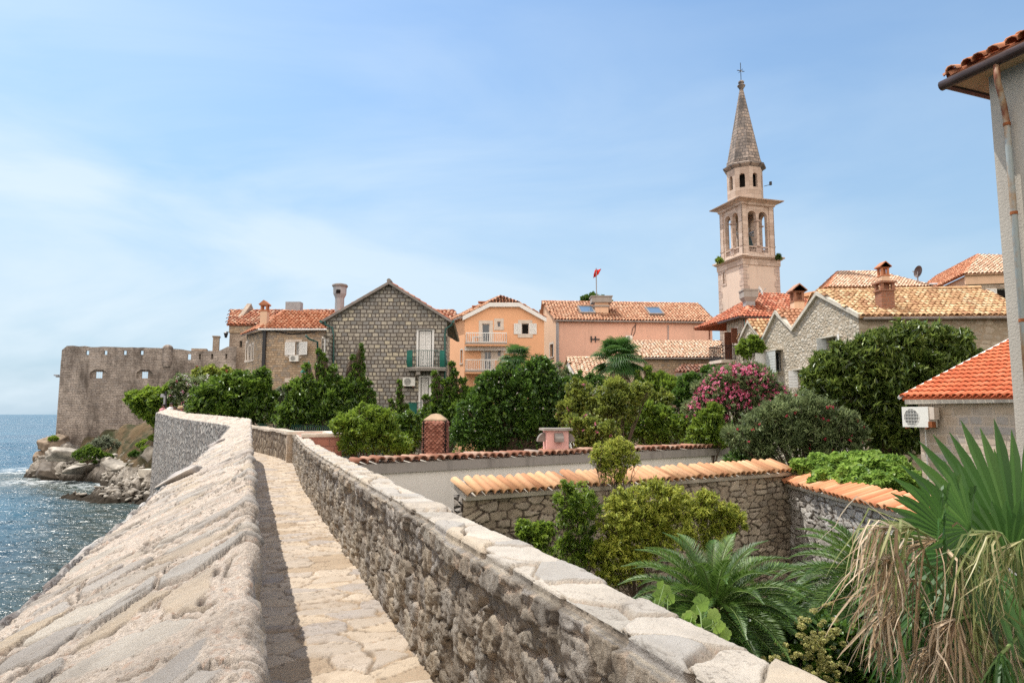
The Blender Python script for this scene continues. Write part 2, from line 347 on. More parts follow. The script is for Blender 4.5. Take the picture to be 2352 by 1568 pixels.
M['oldwood'] = plain('old_grey_wood', (.3, .27, .22), .8, .2, 0, .25, 6)
M['green'] = plain('green_enamel', (.03, .1, .085), .4, .4, 0, .15)
M['greennet'] = plain('green_net', (.02, .13, .1), .7, .2, 0, .2)
M['teal'] = plain('teal_pipe', (.12, .2, .2), .5, .3, 0, .2)
M['black'] = plain('black_iron', (.02, .02, .022), .5, .4, 0, .2)
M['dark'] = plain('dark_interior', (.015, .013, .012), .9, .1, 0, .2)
M['grey'] = plain('grey_metal', (.3, .3, .31), .5, .4, .2, .15)
M['chimgrey'] = plain('grey_flue', (.33, .325, .33), .8, .2, 0, .15)
M['acwhite'] = plain('air_conditioner_white', (.72, .71, .66), .45, .4, 0, .05)
M['acgrille'] = plain('air_conditioner_grille', (.2, .2, .19), .5, .4, 0, .1)
M['rust'] = plain('rust', (.26, .09, .035), .85, .2, .1, .4, 9)
M['bronze'] = plain('bell_bronze', (.04, .06, .05), .5, .5, .5, .2)
M['pinkpaint'] = plain('pink_paint', (.72, .42, .38), .7, .2, 0, .08)
M['scale'] = plain('red_scaled_render', (.3, .12, .08), .8, .25, 0, .35, 3)
M['brick'] = coursed('old_brick', [(.34, .13, .07), (.42, .18, .1), (.28, .1, .06)], (.28, .2, .15), .24, .075, .012, .5, .3, (.08, .05, .04), .01)
M['glass'] = glassmat('window_glass'); M['skyglass'] = glassmat('skylight_glass', (.1, .16, .24))
M['red'] = plain('red_flag_cloth', (.6, .03, .02), .8, .1, 0, .1)
M['rafter'] = plain('pale_roof_boards', (.5, .36, .24), .8, .2, 0, .15)
M['gutter'] = plain('dark_gutter', (.07, .045, .04), .4, .4, .3, .3, 4)
OR = [(.3, .1, .045), (.47, .17, .075), (.55, .24, .12), (.62, .35, .2)]
M['tile_red'] = tilemat('red_tiles', [(.27, .07, .035), (.4, .12, .06), (.48, .17, .09), (.5, .26, .17)], .3)
M['tile_hip'] = tilemat('orange_red_tiles', [(.32, .11, .05), (.42, .16, .08), (.5, .22, .12), (.56, .31, .19)], .2)
M['tile_old'] = tilemat('old_red_tiles', [(.28, .09, .045), (.42, .16, .08), (.5, .23, .13), (.6, .4, .27)], .55, .4)
M['tile_pink'] = tilemat('weathered_orange_tiles', [(.38, .18, .1), (.47, .24, .14), (.53, .3, .18), (.6, .39, .26)], .3)
M['tile_pale'] = tilemat('pale_terracotta_tiles', [(.47, .28, .18), (.58, .38, .25), (.64, .46, .32), (.7, .55, .42)], .15)
M['tile_yellow'] = tilemat('yellow_clay_tiles', [(.4, .22, .12), (.54, .34, .18), (.62, .43, .24), (.68, .52, .33)], .3, .5)
M['tile_garden'] = tilemat('new_clay_tiles', [(.46, .23, .12), (.62, .36, .19), (.68, .43, .25), (.58, .31, .17)], .35, .8)
M['tile_garden_red'] = tilemat('new_orange_clay_tiles', [(.5, .19, .09), (.62, .27, .13), (.66, .36, .2), (.58, .22, .11)], .25, .8)
M['tile_new'] = tilemat('new_red_orange_tiles', [(.5, .12, .05), (.56, .15, .065), (.6, .18, .08), (.6, .2, .1)], .08)
M['tile_edge'] = tilemat('old_edge_tiles', [(.24, .1, .06), (.36, .17, .11), (.44, .28, .2), (.3, .24, .2)], .6, 2.)

# leaves
M['lf_laurel'] = leafmat('laurel_leaf', (.014, .034, .008), (.06, .125, .018), (.19, .29, .04), .26, .36, .42)
M['lf_dark'] = leafmat('dark_leaf', (.012, .032, .01), (.045, .1, .018), (.14, .25, .04), .25, .36, .42)
M['lf_bright'] = leafmat('bright_leaf', (.03, .065, .01), (.11, .19, .02), (.27, .37, .05), .32, .45, .4)
M['lf_olive'] = leafmat('olive_leaf', (.03, .05, .012), (.13, .18, .03), (.32, .36, .07), .3, .4, .45)
M['lf_yellow'] = leafmat('yellow_green_leaf', (.07, .11, .012), (.28, .34, .04), (.56, .56, .11), .32, .5, .3)
M['lf_loquat'] = leafmat('loquat_leaf', (.02, .04, .01), (.07, .12, .02), (.24, .31, .07), .24, .34, .45)
M['lf_oleander'] = leafmat('oleander_leaf', (.03, .05, .02), (.1, .145, .05), (.31, .37, .17), .26, .42, .35)
M['lf_grey'] = leafmat('grey_leaf', (.09, .11, .07), (.16, .19, .12), (.26, .28, .2), .3, .6, .3)
M['lf_vine'] = leafmat('vine_leaf', (.06, .13, .02), (.15, .26, .04), (.3, .42, .09), .45, .45, .4)
M['lf_palm'] = leafmat('palm_leaf', (.015, .05, .012), (.04, .115, .02), (.12, .22, .05), .28, .5, .4)
M['lf_cycad'] = leafmat('cycad_leaf', (.014, .04, .006), (.05, .115, .015), (.16, .26, .05), .18, .45, .5)
M['lf_dead'] = leafmat('dead_palm_leaf', (.09, .045, .018), (.32, .21, .11), (.68, .55, .4), .22, .55, .35)
M['lf_half'] = leafmat('wilting_palm_leaf', (.06, .09, .02), (.22, .25, .08), (.5, .44, .26), .25, .45, .4)
M['fl_pink'] = leafmat('pink_petal', (.6, .05, .17), (.8, .16, .32), (.88, .4, .52), .35, .6, .2)
M['fl_red'] = leafmat('red_petal', (.3, .015, .04), (.45, .03, .07), (.55, .1, .14), .3, .6, .2)
M['fl_white'] = leafmat('white_petal', (.6, .58, .5), (.72, .7, .65), (.78, .77, .74), .3, .6, .2)
M['fl_cream'] = leafmat('cream_flower', (.2, .22, .05), (.42, .4, .13), (.66, .58, .28), .3, .6, .2)
M['bark'] = barkmat('bark', (.16, .12, .09)); M['palmtrunk'] = barkmat('palm_fibre', (.2, .14, .09))
M['stalk'] = plain('green_stalk', (.14, .2, .06), .5, .3)

# near walls: stone / mortar from the relief itself
def reliefmat(name, pal, mortar, dcol, dirt, dsc, fine=60., bump=.5, bdist=.012, dirt_map=(1, 1, 1), lo=.48, hi=.7):
    t = NT(name); st = t.attr('stone'); ti = t.attr('tint'); n = len(pal)
    col = t.ramp(ti, [((i + .5) / n, c) for i, c in enumerate(pal)])
    a = t.noise(5, 7, .66, None, .6); col = t.mix(t.rng(a, .35, .7, 0, .55), col, tuple(x * .62 for x in pal[1]))
    mo = t.mix(t.rng(t.noise(fine, 4, .7), .35, .65, 0, 1), mortar, tuple(x * .66 for x in mortar))
    mo = t.mix(t.rng(t.noise(fine * .45, 2, .6), .56, .7, 0, .5), mo, (.5, .3, .2))
    col = t.mix(st, mo, col); col = t.mix(t.math('MULTIPLY', t.attr('crack'), .8), col, (.1, .08, .065))
    pt = t.noise(dsc, 7, .68, t.map(t.obj(), dirt_map)); col = t.mix(t.rng(pt, lo, hi, 0, dirt), col, dcol)
    sp_ = t.n('ShaderNodeTexVoronoi', {'Vector': t.obj(), 'Scale': fine * .55}); 
    col = t.mix(t.math('MULTIPLY', t.rng(t.noise(2.2, 3), .5, .62, 0, .55), t.rng(t.noise(fine * .5, 3, .7), .56, .62)), col, (.12, .1, .08))
    h = t.math('ADD', t.noise(fine, 6, .72), t.math('MULTIPLY', a, 1.2))
    return t.bsdf(col, .93, t.bump(h, bump, bdist), .15)
M['near_top'] = reliefmat('near_parapet_top', [(.34, .315, .29), (.46, .42, .37), (.6, .54, .45), (.4, .37, .34), (.54, .44, .32), (.48, .41, .35), (.43, .4, .36)], (.65, .56, .47), (.25, .215, .18), .55, 2.6, 110, 1., .014)
M['near_cap'] = reliefmat('near_cap', [(.42, .39, .34), (.51, .46, .39), (.57, .51, .43), (.38, .36, .33), (.51, .43, .33)], (.5, .42, .33), (.26, .23, .2), .5, 2.2, 90, .9, .012)
M['near_face'] = reliefmat('near_face', [(.44, .37, .29), (.34, .31, .27), (.55, .48, .38), (.42, .39, .36), (.5, .42, .32)], (.66, .54, .42), (.09, .07, .053), .58, 4.2, 70, 1., .02, (1, 1, .35), .45, .6)
M['path'] = reliefmat('path_flags', [(.48, .39, .29), (.56, .46, .35), (.42, .36, .3), (.6, .5, .39), (.38, .34, .31)], (.42, .32, .22), (.26, .19, .13), .5, 2.6, 80, .9, .01)
M['outer_face'] = rubble('sea_wall_rubble', [(.3, .28, .26), (.4, .38, .35), (.5, .47, .43), (.33, .29, .25)], (.17, .15, .14), (3.4, 3.0, 1), .1, 1.3, .35, (.1, .09, .09), warp=.25)
M['far_face'] = rubble('far_parapet_rubble', [(.3, .24, .18), (.4, .33, .25), (.24, .2, .16), (.46, .39, .3)], (.13, .1, .08), (4.0, 2.6, 1), .1, 1.2, .35, (.08, .06, .05), warp=.25)

# ---------------------------------------------------------------- sea and land
def seamat():
    t = NT('sea_water'); o = t.obj()
    big = t.noise(.035, 5, .6, t.map(o, (1, 1.6, 1))); h = t.noise(.38, 4, .55, t.map(o, (1, 2.1, 1)), .5); h2 = t.noise(1.5, 3, .5, t.map(o, (1, 1.8, 1)), .3)
    hh = t.math('ADD', h, t.math('MULTIPLY', h2, .28))
    b = t.bump(hh, 1.0, .9)
    foam = t.math('MULTIPLY', t.attr('foam'), t.rng(t.noise(1.3, 6, .75), .46, .6))
    col = t.mix(t.rng(big, .4, .65), (.01, .06, .11), (.018, .1, .16)); col = t.mix(t.attr('shoal'), col, (.03, .045, .035)); col = t.mix(foam, col, (.7, .74, .75))
    p = t.n('ShaderNodeBsdfPrincipled', {'Base Color': col, 'Roughness': t.rng(foam, 0, 1, .24, .8), 'IOR': 1.33, 'Specular IOR Level': .5, 'Normal': b})
    t.t.links.new(p.outputs[0], t.out.inputs['Surface']); return t.m
WZ = -4.0
def grid(xs, ys):
    X, Y = np.meshgrid(xs, ys); n, m = X.shape; i = np.arange(n * m).reshape(n, m)
    f = np.stack([i[:-1, :-1], i[:-1, 1:], i[1:, 1:], i[1:, :-1]], -1).reshape(-1, 4); return X.ravel(), Y.ravel(), f
xs = np.concatenate([[-15000, -5000, -1500, -500, -250], np.linspace(-150, 10, 321), [60, 300, 1500, 6000, 15000]])
ys = np.concatenate([[-3000, -500, -100], np.linspace(-20, 140, 321), [170, 230, 340, 600, 1200, 3000, 8000, 20000]])
X, Y, f = grid(xs, ys)
near = sstep(150, 90, np.hypot(X + 40, Y - 50)) 
q = pv3(X * .5, Y * .95, X * 0); wz = (fbm(q, 3, 5) * .16 + fbm(q * 3.1, 2, 9) * .05) * near
fo = np.zeros(len(X))
for c in [zA(20, 1410), zA(60, 1420), zA(100, 1490), zA(600, 1500), zA(450, 1480), zA(700, 1510)]:
    g = G(*c, WZ); fo = np.maximum(fo, np.exp(-((X - g[0]) ** 2 + ((Y - g[1]) * .8) ** 2) / 9.))
shore = [G(*c, WZ) for c in [zA(60, 1440), zA(300, 1500), zA(500, 1520), zA(700, 1560), zA(850, 1590)]] + [np.array([-15, 30, 0]), np.array([-9, 15, 0])]
sh = np.zeros(len(X))
for a, b in zip(shore[:-1], shore[1:]):
    for k in np.linspace(0, 1, 8): c = a * (1 - k) + b * k; sh = np.maximum(sh, np.exp(-((X - c[0] + 1) ** 2 + ((Y - c[1] + 2)) ** 2) / 20.))
sea = npmesh('sea', pv3(X, Y, WZ + wz), f, seamat(), smooth=True, attrs={'foam': fo, 'shoal': np.clip(sh, 0, 1)}); meta(sea, kind='structure')

# course of the rampart walk: t along it, r to its right
HD = R_(20.87)
_ts = np.arange(-6, 60, .1); _hd = HD + R_(12) * sstep(24.5, 29.0, _ts)
_x = np.cumsum(-np.sin(_hd) * .1); _y = np.cumsum(np.cos(_hd) * .1); _i0 = np.argmin(abs(_ts)); _x -= _x[_i0]; _y -= _y[_i0]
def course(t, r):
    h = np.interp(t, _ts, _hd); x = np.interp(t, _ts, _x); y = np.interp(t, _ts, _y)
    return x + np.cos(h) * r, y + np.sin(h) * r, h
def path_z(t): return np.interp(t, [-6, 18, 32, 58], [0, 0, .2, .6])
def left_z(t): return np.interp(t, [-6, 15, 27, 40, 50, 58], [1.48, 1.49, 1.66, 1.84, 2.12, 2.3])

# land as one sheet, with its seaward edge under the rampart
lx, ly = [], []
tt = np.concatenate([np.linspace(-5.5, 52, 60)]); ox, oy, _ = course(tt, -.25 + 0 * tt)
land = [(a, b) for a, b in zip(ox, oy)]
bx, by = land[-1]
land = [(9000, -300), (9000, 14000), (2000, 14000), (-10, 110), (-34, 78), (bx - 1.5, by + 3)][::-1][::-1]
poly = [(a, b) for a, b in zip(ox, oy)] + [(bx - 1.5, by + 3), (-34, 78), (-10, 110), (300, 2000), (2500, 9000), (9000, 9000), (9000, -300), (ox[0] + 2, -300)]
tr = tessellate_polygon([[Vector((a, b, 0)) for a, b in poly]])
mb = MB(); mb.add([(a, b, -3.0) for a, b in poly], [tuple(t) if (poly[t[1]][0] - poly[t[0]][0]) * (poly[t[2]][1] - poly[t[0]][1]) - (poly[t[1]][1] - poly[t[0]][1]) * (poly[t[2]][0] - poly[t[0]][0]) > 0 else tuple(reversed(t)) for t in tr])
t = NT('garden_soil'); n1 = t.noise(.8, 6, .7); gm = t.bsdf(t.ramp(n1, [(.3, (.09, .07, .045)), (.5, (.05, .07, .03)), (.7, (.14, .11, .075))]), .95, t.bump(t.noise(5, 6, .7), .6, .1), .1)
meta(mb.build('ground', gm), kind='structure')

# ---------------------------------------------------------------- swept relief
def rows(t0, t1, k=.0045, dmin=.75, cap=.25):
    out = [t0]
    while out[-1] < t1: out.append(out[-1] + min(cap, k * max(abs(out[-1]), dmin) * 1.0))
    return np.array(out)
def sweep(ts, prof, hfun, mat_parts, roots, zfun, zoff=None):
    """prof: array of (r, z, nr, nz, s, zs) ; zs = how much of zfun is added"""
    pr = np.array(prof); nT, nS = len(ts), len(pr)
    T = np.repeat(ts, nS); r, z, nr, nz, s, zs = [np.tile(pr[:, i], nT) for i in range(6)]
    res_ = hfun(T, s, r, z); h, stone, tint = res_[:3]; crack = res_[3] if len(res_) > 3 else h * 0
    R = r + nr * h; Zz = z + zs * zfun(T) + nz * h
    x, y, _ = course(T, R); co = pv3(x, y, Zz)
    i = np.arange(nT * nS).reshape(nT, nS)
    objs = []
    for (c0, c1, name, mat) in mat_parts:
        sub = i[:, c0:c1 + 1]; loc = np.arange(sub.size).reshape(sub.shape)
        f = np.stack([loc[:-1, :-1], loc[:-1, 1:], loc[1:, 1:], loc[1:, :-1]], -1).reshape(-1, 4)
        if callable(roots): pass
        k = sub.ravel()
        objs.append(npmesh(name, co[k], f, mat, roots, uv=pv3(T[k], s[k])[:, :2], attrs={'stone': stone[k], 'tint': tint[k], 'crack': crack[k]}, smooth=True))
    return objs

# left (sea) parapet
def left_h(T, s, r, z):
    # s=0 at inner top edge, grows to sea side ; negative on inner face
    n = fbm(pv3(T * 1.3, s * 1.3, T * 0), 3, 3); n2 = fbm(pv3(T * 7, s * 7, T * 0), 4, 8); n3 = fbm(pv3(T * 3, s * 3, T * 0 + 4), 3, 21)
    u = (T + s * (.4 + .25 * vnoise(pv3(T * .6, s * 0, T * 0), 19)) + n3 * .22 + n * .12) / .17; v = (s + n * .22 + n3 * .16) / .21
    d1, d2, idv = voro(u, v, 11, 1.); e = d2 - d1
    st = sstep(.12, .2, e + n2 * .3 + n3 * .1) * (idv > .36)
    g = fbm(pv3(T * 75, s * 75, T * 0), 2, 31); g2 = fbm(pv3(T * 28, s * 28, T * 0 + 1), 3, 41)
    lay = fbm(pv3(T * 34 + s * 12, s * 4, T * 0), 3, 51)
    n4 = fbm(pv3(T * 14 + s * 6, s * 7, T * 0 + 8), 4, 91)
    cr_ = np.exp(-(abs(fbm(pv3(T * 3.2 + s * 2.0, s * 1.1, T * 0 + 17), 4, 95)) / .03) ** 2) * (n3 > -.15) + np.exp(-(abs(fbm(pv3(T * 7 + s * 5, s * 3, T * 0 + 27), 4, 96)) / .022) ** 2) * (n > .0) * .8 + np.exp(-((e - .1) / .045) ** 2) * (n2 > -.12)
    cr_ = np.clip(cr_, 0, 1)
    h = st * ((idv - .6) * .016 + lay * .003 + abs(n4) * .011 + g * .002 + (T * 3.1 % .19) * 0) + (1 - st) * (g * .007 + g2 * .009 - .002) + n * .012 + n2 * .006 - cr_ * .014
    top = (s > -.02) & (s < .68); edge = np.exp(-((s) / .05) ** 2)
    h = h + edge * (n2 * .014 + (idv - .5) * .012)
    face = ~top; f1, f2, fid = voro(T / .15, s / .13, 71, .9)
    fh = sstep(.02, .2, f2 - f1) * .012 + (fid - .5) * .016 + n2 * .012 - .008
    h = np.where(face, fh, h); st = np.where(face, sstep(.03, .15, f2 - f1), st); idv = np.where(face, fid, idv)
    return h, st, idv, np.where(face, 0, cr_)
prof = []
for z in np.concatenate([np.linspace(-.3, .9, 9), np.linspace(1.0, 1.44, 20)]): prof.append((.03, z - 1.48, 1, 0, z - 1.48, 1))
for k in range(1, 5): a = k / 5 * math.pi / 2; prof.append((.03 - .03 * (1 - math.cos(a)), -.03 + .03 * math.sin(a), math.cos(a), math.sin(a), 0, 1))
nT = 190; sl = .26 / .61
for k in range(nT): w = k / (nT - 1); prof.append((0 - .61 * w, -.0 - .26 * w - .012 * math.sin(w * 3) * 0, 0 if w else .1, 1, .665 * w, 1))
for k in range(1, 5): a = k / 5 * math.pi / 2; prof.append((-.61 - .03 * math.sin(a), -.26 - .03 * (1 - math.cos(a)), -math.sin(a), math.cos(a), .69, 1))
c_in = 29 + 4; c_out = c_in + nT - 1
for z in [0, .03, .06, .1, .15, .2, .26, .33, .4, .5, .7, 1, 1.4, 2, 2.6, 3.4, 4.2, 5.4]: prof.append((-.64 - .02 * z, -.29 - z, -1, 0, .72 + z, 1))
lw = thing('sea_parapet', (0, 0, 0), 'sunlit stone parapet with sloping rubble top between the walkway and the sea', 'wall')
ts = np.concatenate([-rows(.35, 4.5, .02, .8, .2)[::-1], rows(-.3, 52.0, .0046, .8, .2)])
ts = np.unique(ts)
ts = ts[(ts > -4)]
sweep(ts, prof, left_h, [(0, c_in, 'inner_face', M['near_top']), (c_in, c_out, 'coping', M['near_top']), (c_out, len(prof) - 1, 'outer_face', M['outer_face'])], lw, left_z)
# end of the far wall + slabs jutting out from its seaward edge
random.seed(5)
def rock_mesh(c, size, seed, n=14, rz=0, flat=.0, tilt=(0, 0), rough=.22, block=.6):
    """irregular boulder: superellipsoid with facets and noise"""
    th, ph = np.meshgrid(np.linspace(0, 2 * np.pi, n * 2 + 1)[:-1], np.linspace(0, np.pi, n + 1)); th = th.ravel(); ph = ph.ravel()
    d = pv3(np.sin(ph) * np.cos(th), np.sin(ph) * np.sin(th), np.cos(ph))
    p = d / (np.sum(abs(d) ** (2 / (1 - block * .8)), 1) ** ((1 - block * .8) / 2))[:, None]
    rs = np.random.RandomState(seed)
    for _ in range(7):
        nn = rs.normal(size=3); nn /= np.linalg.norm(nn); k = rs.uniform(.55, .85); dd = p @ nn; p = p - nn * np.maximum(dd - k, 0)[:, None]
    p = p * (1 + rough * fbm(d * 1.7 + seed * 3.1, 4, seed) + (rough > .15) * (.1 * abs(fbm(d * [3, 3, 9] + seed, 4, seed + 3)) - .03))[:, None]
    p = p * np.array(size) / 2
    a, b = tilt; Rx = np.array([[1, 0, 0], [0, math.cos(a), -math.sin(a)], [0, math.sin(a), math.cos(a)]]); Ry = np.array([[math.cos(b), 0, math.sin(b)], [0, 1, 0], [-math.sin(b), 0, math.cos(b)]])
    Rz = np.array([[math.cos(rz), -math.sin(rz), 0], [math.sin(rz), math.cos(rz), 0], [0, 0, 1]])
    p = p @ (Rz @ Ry @ Rx).T + np.array(c)
    i = np.arange((n + 1) * n * 2).reshape(n + 1, n * 2); j = np.roll(i, -1, 1)
    f = np.stack([i[:-1], i[1:], j[1:], j[:-1]], -1).reshape(-1, 4); return p, f
for k, (t_, dr, L, W_, H_, dz, tl) in enumerate([(2.05, -.6, .55, .3, .09, -.3, .0), (2.95, -.62, .5, .34, .08, -.31, .1), (3.75, -.64, .62, .36, .1, -.28, -.05), (5.1, -.62, .8, .3, .09, -.3, .05), (6.6, -.68, .7, .42, .11, -.25, .1), (7.6, -.66, .8, .4, .1, -.28, 0), (9.6, -.64, 1.0, .36, .11, -.28, .05), (12.0, -.64, 1.2, .34, .12, -.28, 0), (15., -.64, 1.5, .36, .13, -.28, 0)]):
    x, y, h = course(np.array([t_]), np.array([dr + .1])); p, f = rock_mesh((x[0], y[0], float(left_z(t_)) + dz), (L, W_, H_), 40 + k, 16, HD + math.pi / 2 + .12 * math.sin(k * 3), 0, (-0.42, tl), .14, .8)
    npmesh('coping_slab', p, f, plain('grey_slab_%s' % 'abc'[k % 3], [(.3, .28, .27), (.38, .34, .3), (.33, .3, .28)][k % 3], .85, .2, 0, .3, 5), lw, smooth=True)

# right (garden) parapet
def rr_in(t): return np.interp(t, [-6, 12, 17, 25.4, 26], [1.25, 1.23, 1.27, 1.46, 1.5])
RW = .29
def right_h(T, s, r, z):
    n = fbm(pv3(T * 1.6, s * 1.6, T * 0 + 9), 3, 13); n2 = fbm(pv3(T * 8, s * 8, T * 0 + 2), 4, 18); n3 = fbm(pv3(T * 3.5, s * 3.5, T * 0), 3, 28)
    d1, d2, idv = voro((T + n3 * .05) / .24, (s + n3 * .05) / .19, 111, .95); e = d2 - d1
    st = sstep(.03, .12, e + n2 * .16)
    crag = .5 - abs(fbm(pv3(T * 15 + n3, s * 6, T * 0 + 5), 5, 61, .6)); cr2 = abs(fbm(pv3(T * 40, s * 22, T * 0 + 5), 3, 66)); g = fbm(pv3(T * 60, s * 60, T * 0), 2, 33)
    h = st * (.006 + (idv - .5) * .034 + crag * .045 + cr2 * .022) + (1 - st) * (g * .01) + n * .02 + n2 * .018 - .012
    # coping: long flat stones laid across
    c1, c2, cid = voro((T + n3 * .1 + (s - 1.2) * .15) / .36, (s + n3 * .05) / .4, 211, .85); ce = c2 - c1
    cst = sstep(.01, .06, ce + n2 * .03); cid = cid
    ch = cst * ((cid - .5) * .04) - (1 - cst) * .025 + n * .012 + n2 * .007 + g * .003
    top = (s > 1.0) & (s < 1.08 + RW + .02); ledge = sstep(.86, .93, s) * (s < 1.06)
    h = np.where(top, ch, h); h = np.where((s > .88) & (s <= 1.0), .5 * h + .03 + (cid - .5) * .06 + crag * .02, h)
    st = np.where(top, cst, st); idv = np.where(top, cid, idv); ck = np.exp(-((e - .02) / .05) ** 2) * (n2 > .02) * .9; ck = np.where(top, np.exp(-((ce) / .02) ** 2) * .55 + np.exp(-(abs(fbm(pv3(T * 2.4 + s, s * 2.4, T * 0 + 1), 4, 98)) / .01) ** 2) * .5, ck)
    return h - np.where(top, ck * .006, 0), st, idv, np.clip(ck, 0, 1)
prof = []; s = -.1
for k in range(100): z = -.1 + 1.13 * k / 99; prof.append((0, z, -1, 0, z, 1))
for k in range(1, 7): a = k / 7 * math.pi / 2; prof.append((.022 * (1 - math.cos(a)), 1.03 + .022 * math.sin(a), -math.cos(a), math.sin(a), 1.01 + .06 * a / 1.57, 1))
c1 = 100; nT = 34
for k in range(nT): w = k / (nT - 1); prof.append((.022 + (RW - .044) * w, 1.052, 0, 1, 1.09 + (RW - .09) * w, 1))
for k in range(1, 6): a = k / 6 * math.pi / 2; prof.append((RW - .022 + .022 * math.sin(a), 1.052 - .022 * (1 - math.cos(a)), math.sin(a), math.cos(a), 1.07 + RW - .045, 1))
c2 = len(prof) - 1
for z in [0, .05, .1, .15, .2, .3, .4, .6, .8, 1.2, 1.6, 2.2, 3, 4.1]: prof.append((RW, 1.0 - z, 1, 0, 1.4 + RW + z, 1))
prof = [(a, b, -c if False else c, d, e, g) for a, b, c, d, e, g in prof]
class _C: pass
_course = course
def course(t, r): return _course(t, r + (rr_in(t) if _shift else 0))
_shift = True
rw = thing('garden_parapet', (0, 0, 0), 'rough stone parapet with flat cap stones on the garden side of the walkway', 'wall')
ts = np.unique(np.concatenate([-rows(.3, 4., .02, .8, .2)[::-1], rows(-.3, 25.6, .0044, 1.6, .1)]))
sweep(ts, prof, right_h, [(0, c1, 'inner_face', M['near_face']), (c1, c2, 'coping', M['near_cap']), (c2, len(prof) - 1, 'outer_face', M['garden_wall'])], rw, lambda t: path_z(t))
_shift = False
# path
def path_h(T, s, r, z):
    n = fbm(pv3(T * 1.1, s * 1.1, T * 0 + 3), 3, 5); n2 = fbm(pv3(T * 9, s * 9, T * 0 + 2), 4, 6); n3 = fbm(pv3(T * 3, s * 3, T * 0 + 7), 3, 7)
    d1, d2, idv = voro((T + n3 * .1) / .27, (s + n3 * .1) / .4, 311, 1.0); e = d2 - d1
    st = sstep(.02, .07, e + n2 * .08) * (.35 + .65 * (idv > .15)); g = fbm(pv3(T * 60, s * 60, T * 0), 2, 63)
    ck = np.exp(-((e - .01) / .035) ** 2) * (n2 > -.12) * (st > -1) * .75 + np.exp(-(abs(fbm(pv3(T * 2.2, s * 2.8, T * 0 + 1), 4, 97)) / .012) ** 2) * .6
    return st * (.008 + (idv - .5) * .014) + n * .008 + n2 * .003 + g * .0015 - ck * .009, st, idv, np.clip(ck, 0, 1)
_ro = np.linspace(-.08, 1.62, 120); prof = [(a, 0, 0, 1, a, 1) for a in _ro]
ts = np.unique(np.concatenate([-rows(.3, 4., .02, .8, .2)[::-1], rows(-.3, 52, .005, 1.8, .2)]))
po = sweep(ts, prof, path_h, [(0, 119, 'path', M['path'])], None, lambda t: path_z(t)); meta(po[0], kind='structure')
# fill under the walk
# ---------------------------------------------------------------- roofs
def V3(a): return np.array(a, float)
def tile_roof(parent, pts, mat, pitch=.22, row=.36, name='roof_tiles', thick=0., seed=1, base=True, bname='roof_deck', bmat=None, pi=-1, rr=.46, jit=.02):
    """pts: eave left, eave right, then ridge points (2 or 1), seen from outside; real half round tiles in overlapping rows"""
    rs = np.random.RandomState(seed); pts = [V3(p) for p in pts]
    u = pts[1] - pts[0]; L = np.linalg.norm(u); u /= L; q = pts[pi] - pts[0]; v = q - u * (q @ u); v /= np.linalg.norm(v); n = np.cross(u, v)
    for i in range(2, len(pts)): pts[i][2] -= ((pts[i] - pts[0]) @ n) / n[2]
    P2 = [((p - pts[0]) @ u, (p - pts[0]) @ v) for p in pts]
    s0 = min(a for a, _ in P2); s1 = max(a for a, _ in P2)
    def span(s):
        zs = []
        for (a, b) in zip(P2, P2[1:] + P2[:1]):
            if (a[0] - s) * (b[0] - s) <= 0 and abs(a[0] - b[0]) > 1e-9: zs.append(a[1] + (b[1] - a[1]) * (s - a[0]) / (b[0] - a[0]))
        return (min(zs), max(zs)) if zs else None
    cols = int(round((s1 - s0) / pitch)); m = 6; co = []; ff = []; ti = []
    ang = np.linspace(0, math.pi, m)
    for c in range(cols):
        s = s0 + (c + .5) * pitch
        sp_ = span(s)
        if not sp_ or sp_[1] - sp_[0] < .08: continue
        k = 0; vv = sp_[0] - .05
        while vv < sp_[1] - .05:
            ve = min(vv + row + .03, sp_[1] + .02); jj = rs.uniform(-jit, jit); sk = rs.uniform(-jit, jit) * 2.5; jl = rs.uniform(0, jit) * .8; w = rs.uniform(0, 1)
            for (y, rad, lift) in ((vv, pitch * rr, .035), (ve, pitch * rr * .84, .0)):
                for a in ang: co.append(pts[0] + u * (s + jj + (y - vv) * sk - math.cos(a) * rad) + v * (y + jj * 1.5) + n * (lift + jl + math.sin(a) * rad * .95 + .01))
                ti += [w] * m
            b = len(co) - 2 * m
            for i in range(m - 1): ff.append((b + i, b + i + 1, b + m + i + 1, b + m + i))
            if thick:
                b2 = len(co)
                for y in (vv, vv + .12):
                    for a in ang: rad = pitch * rr - thick; co.append(pts[0] + u * (s + jj - math.cos(a) * rad) + v * (y + jj) + n * (.035 + math.sin(a) * rad * .95 + .01)); ti.append(w * .5)
                for i in range(m - 1): ff.append((b + i + 1, b + i, b2 + i, b2 + i + 1)); ff.append((b2 + i + 1, b2 + i, b2 + m + i, b2 + m + i + 1))
            vv += row
    o = npmesh(name, co, ff, mat, parent, attrs={'tint': ti}, smooth=True)
    if base:
        mb = MB(); nP = len(pts); th = .09
        vs = [p + n * .0 for p in pts] + [p - n * th for p in pts]
        mb.add(vs, [tuple(range(nP)), tuple(range(2 * nP - 1, nP - 1, -1))] + [(i, i + nP, (i + 1) % nP + nP, (i + 1) % nP) for i in range(nP)]); mb.t = [.1] * len(mb.v)
        mb.build(bname, bmat or mat, parent)
    return o
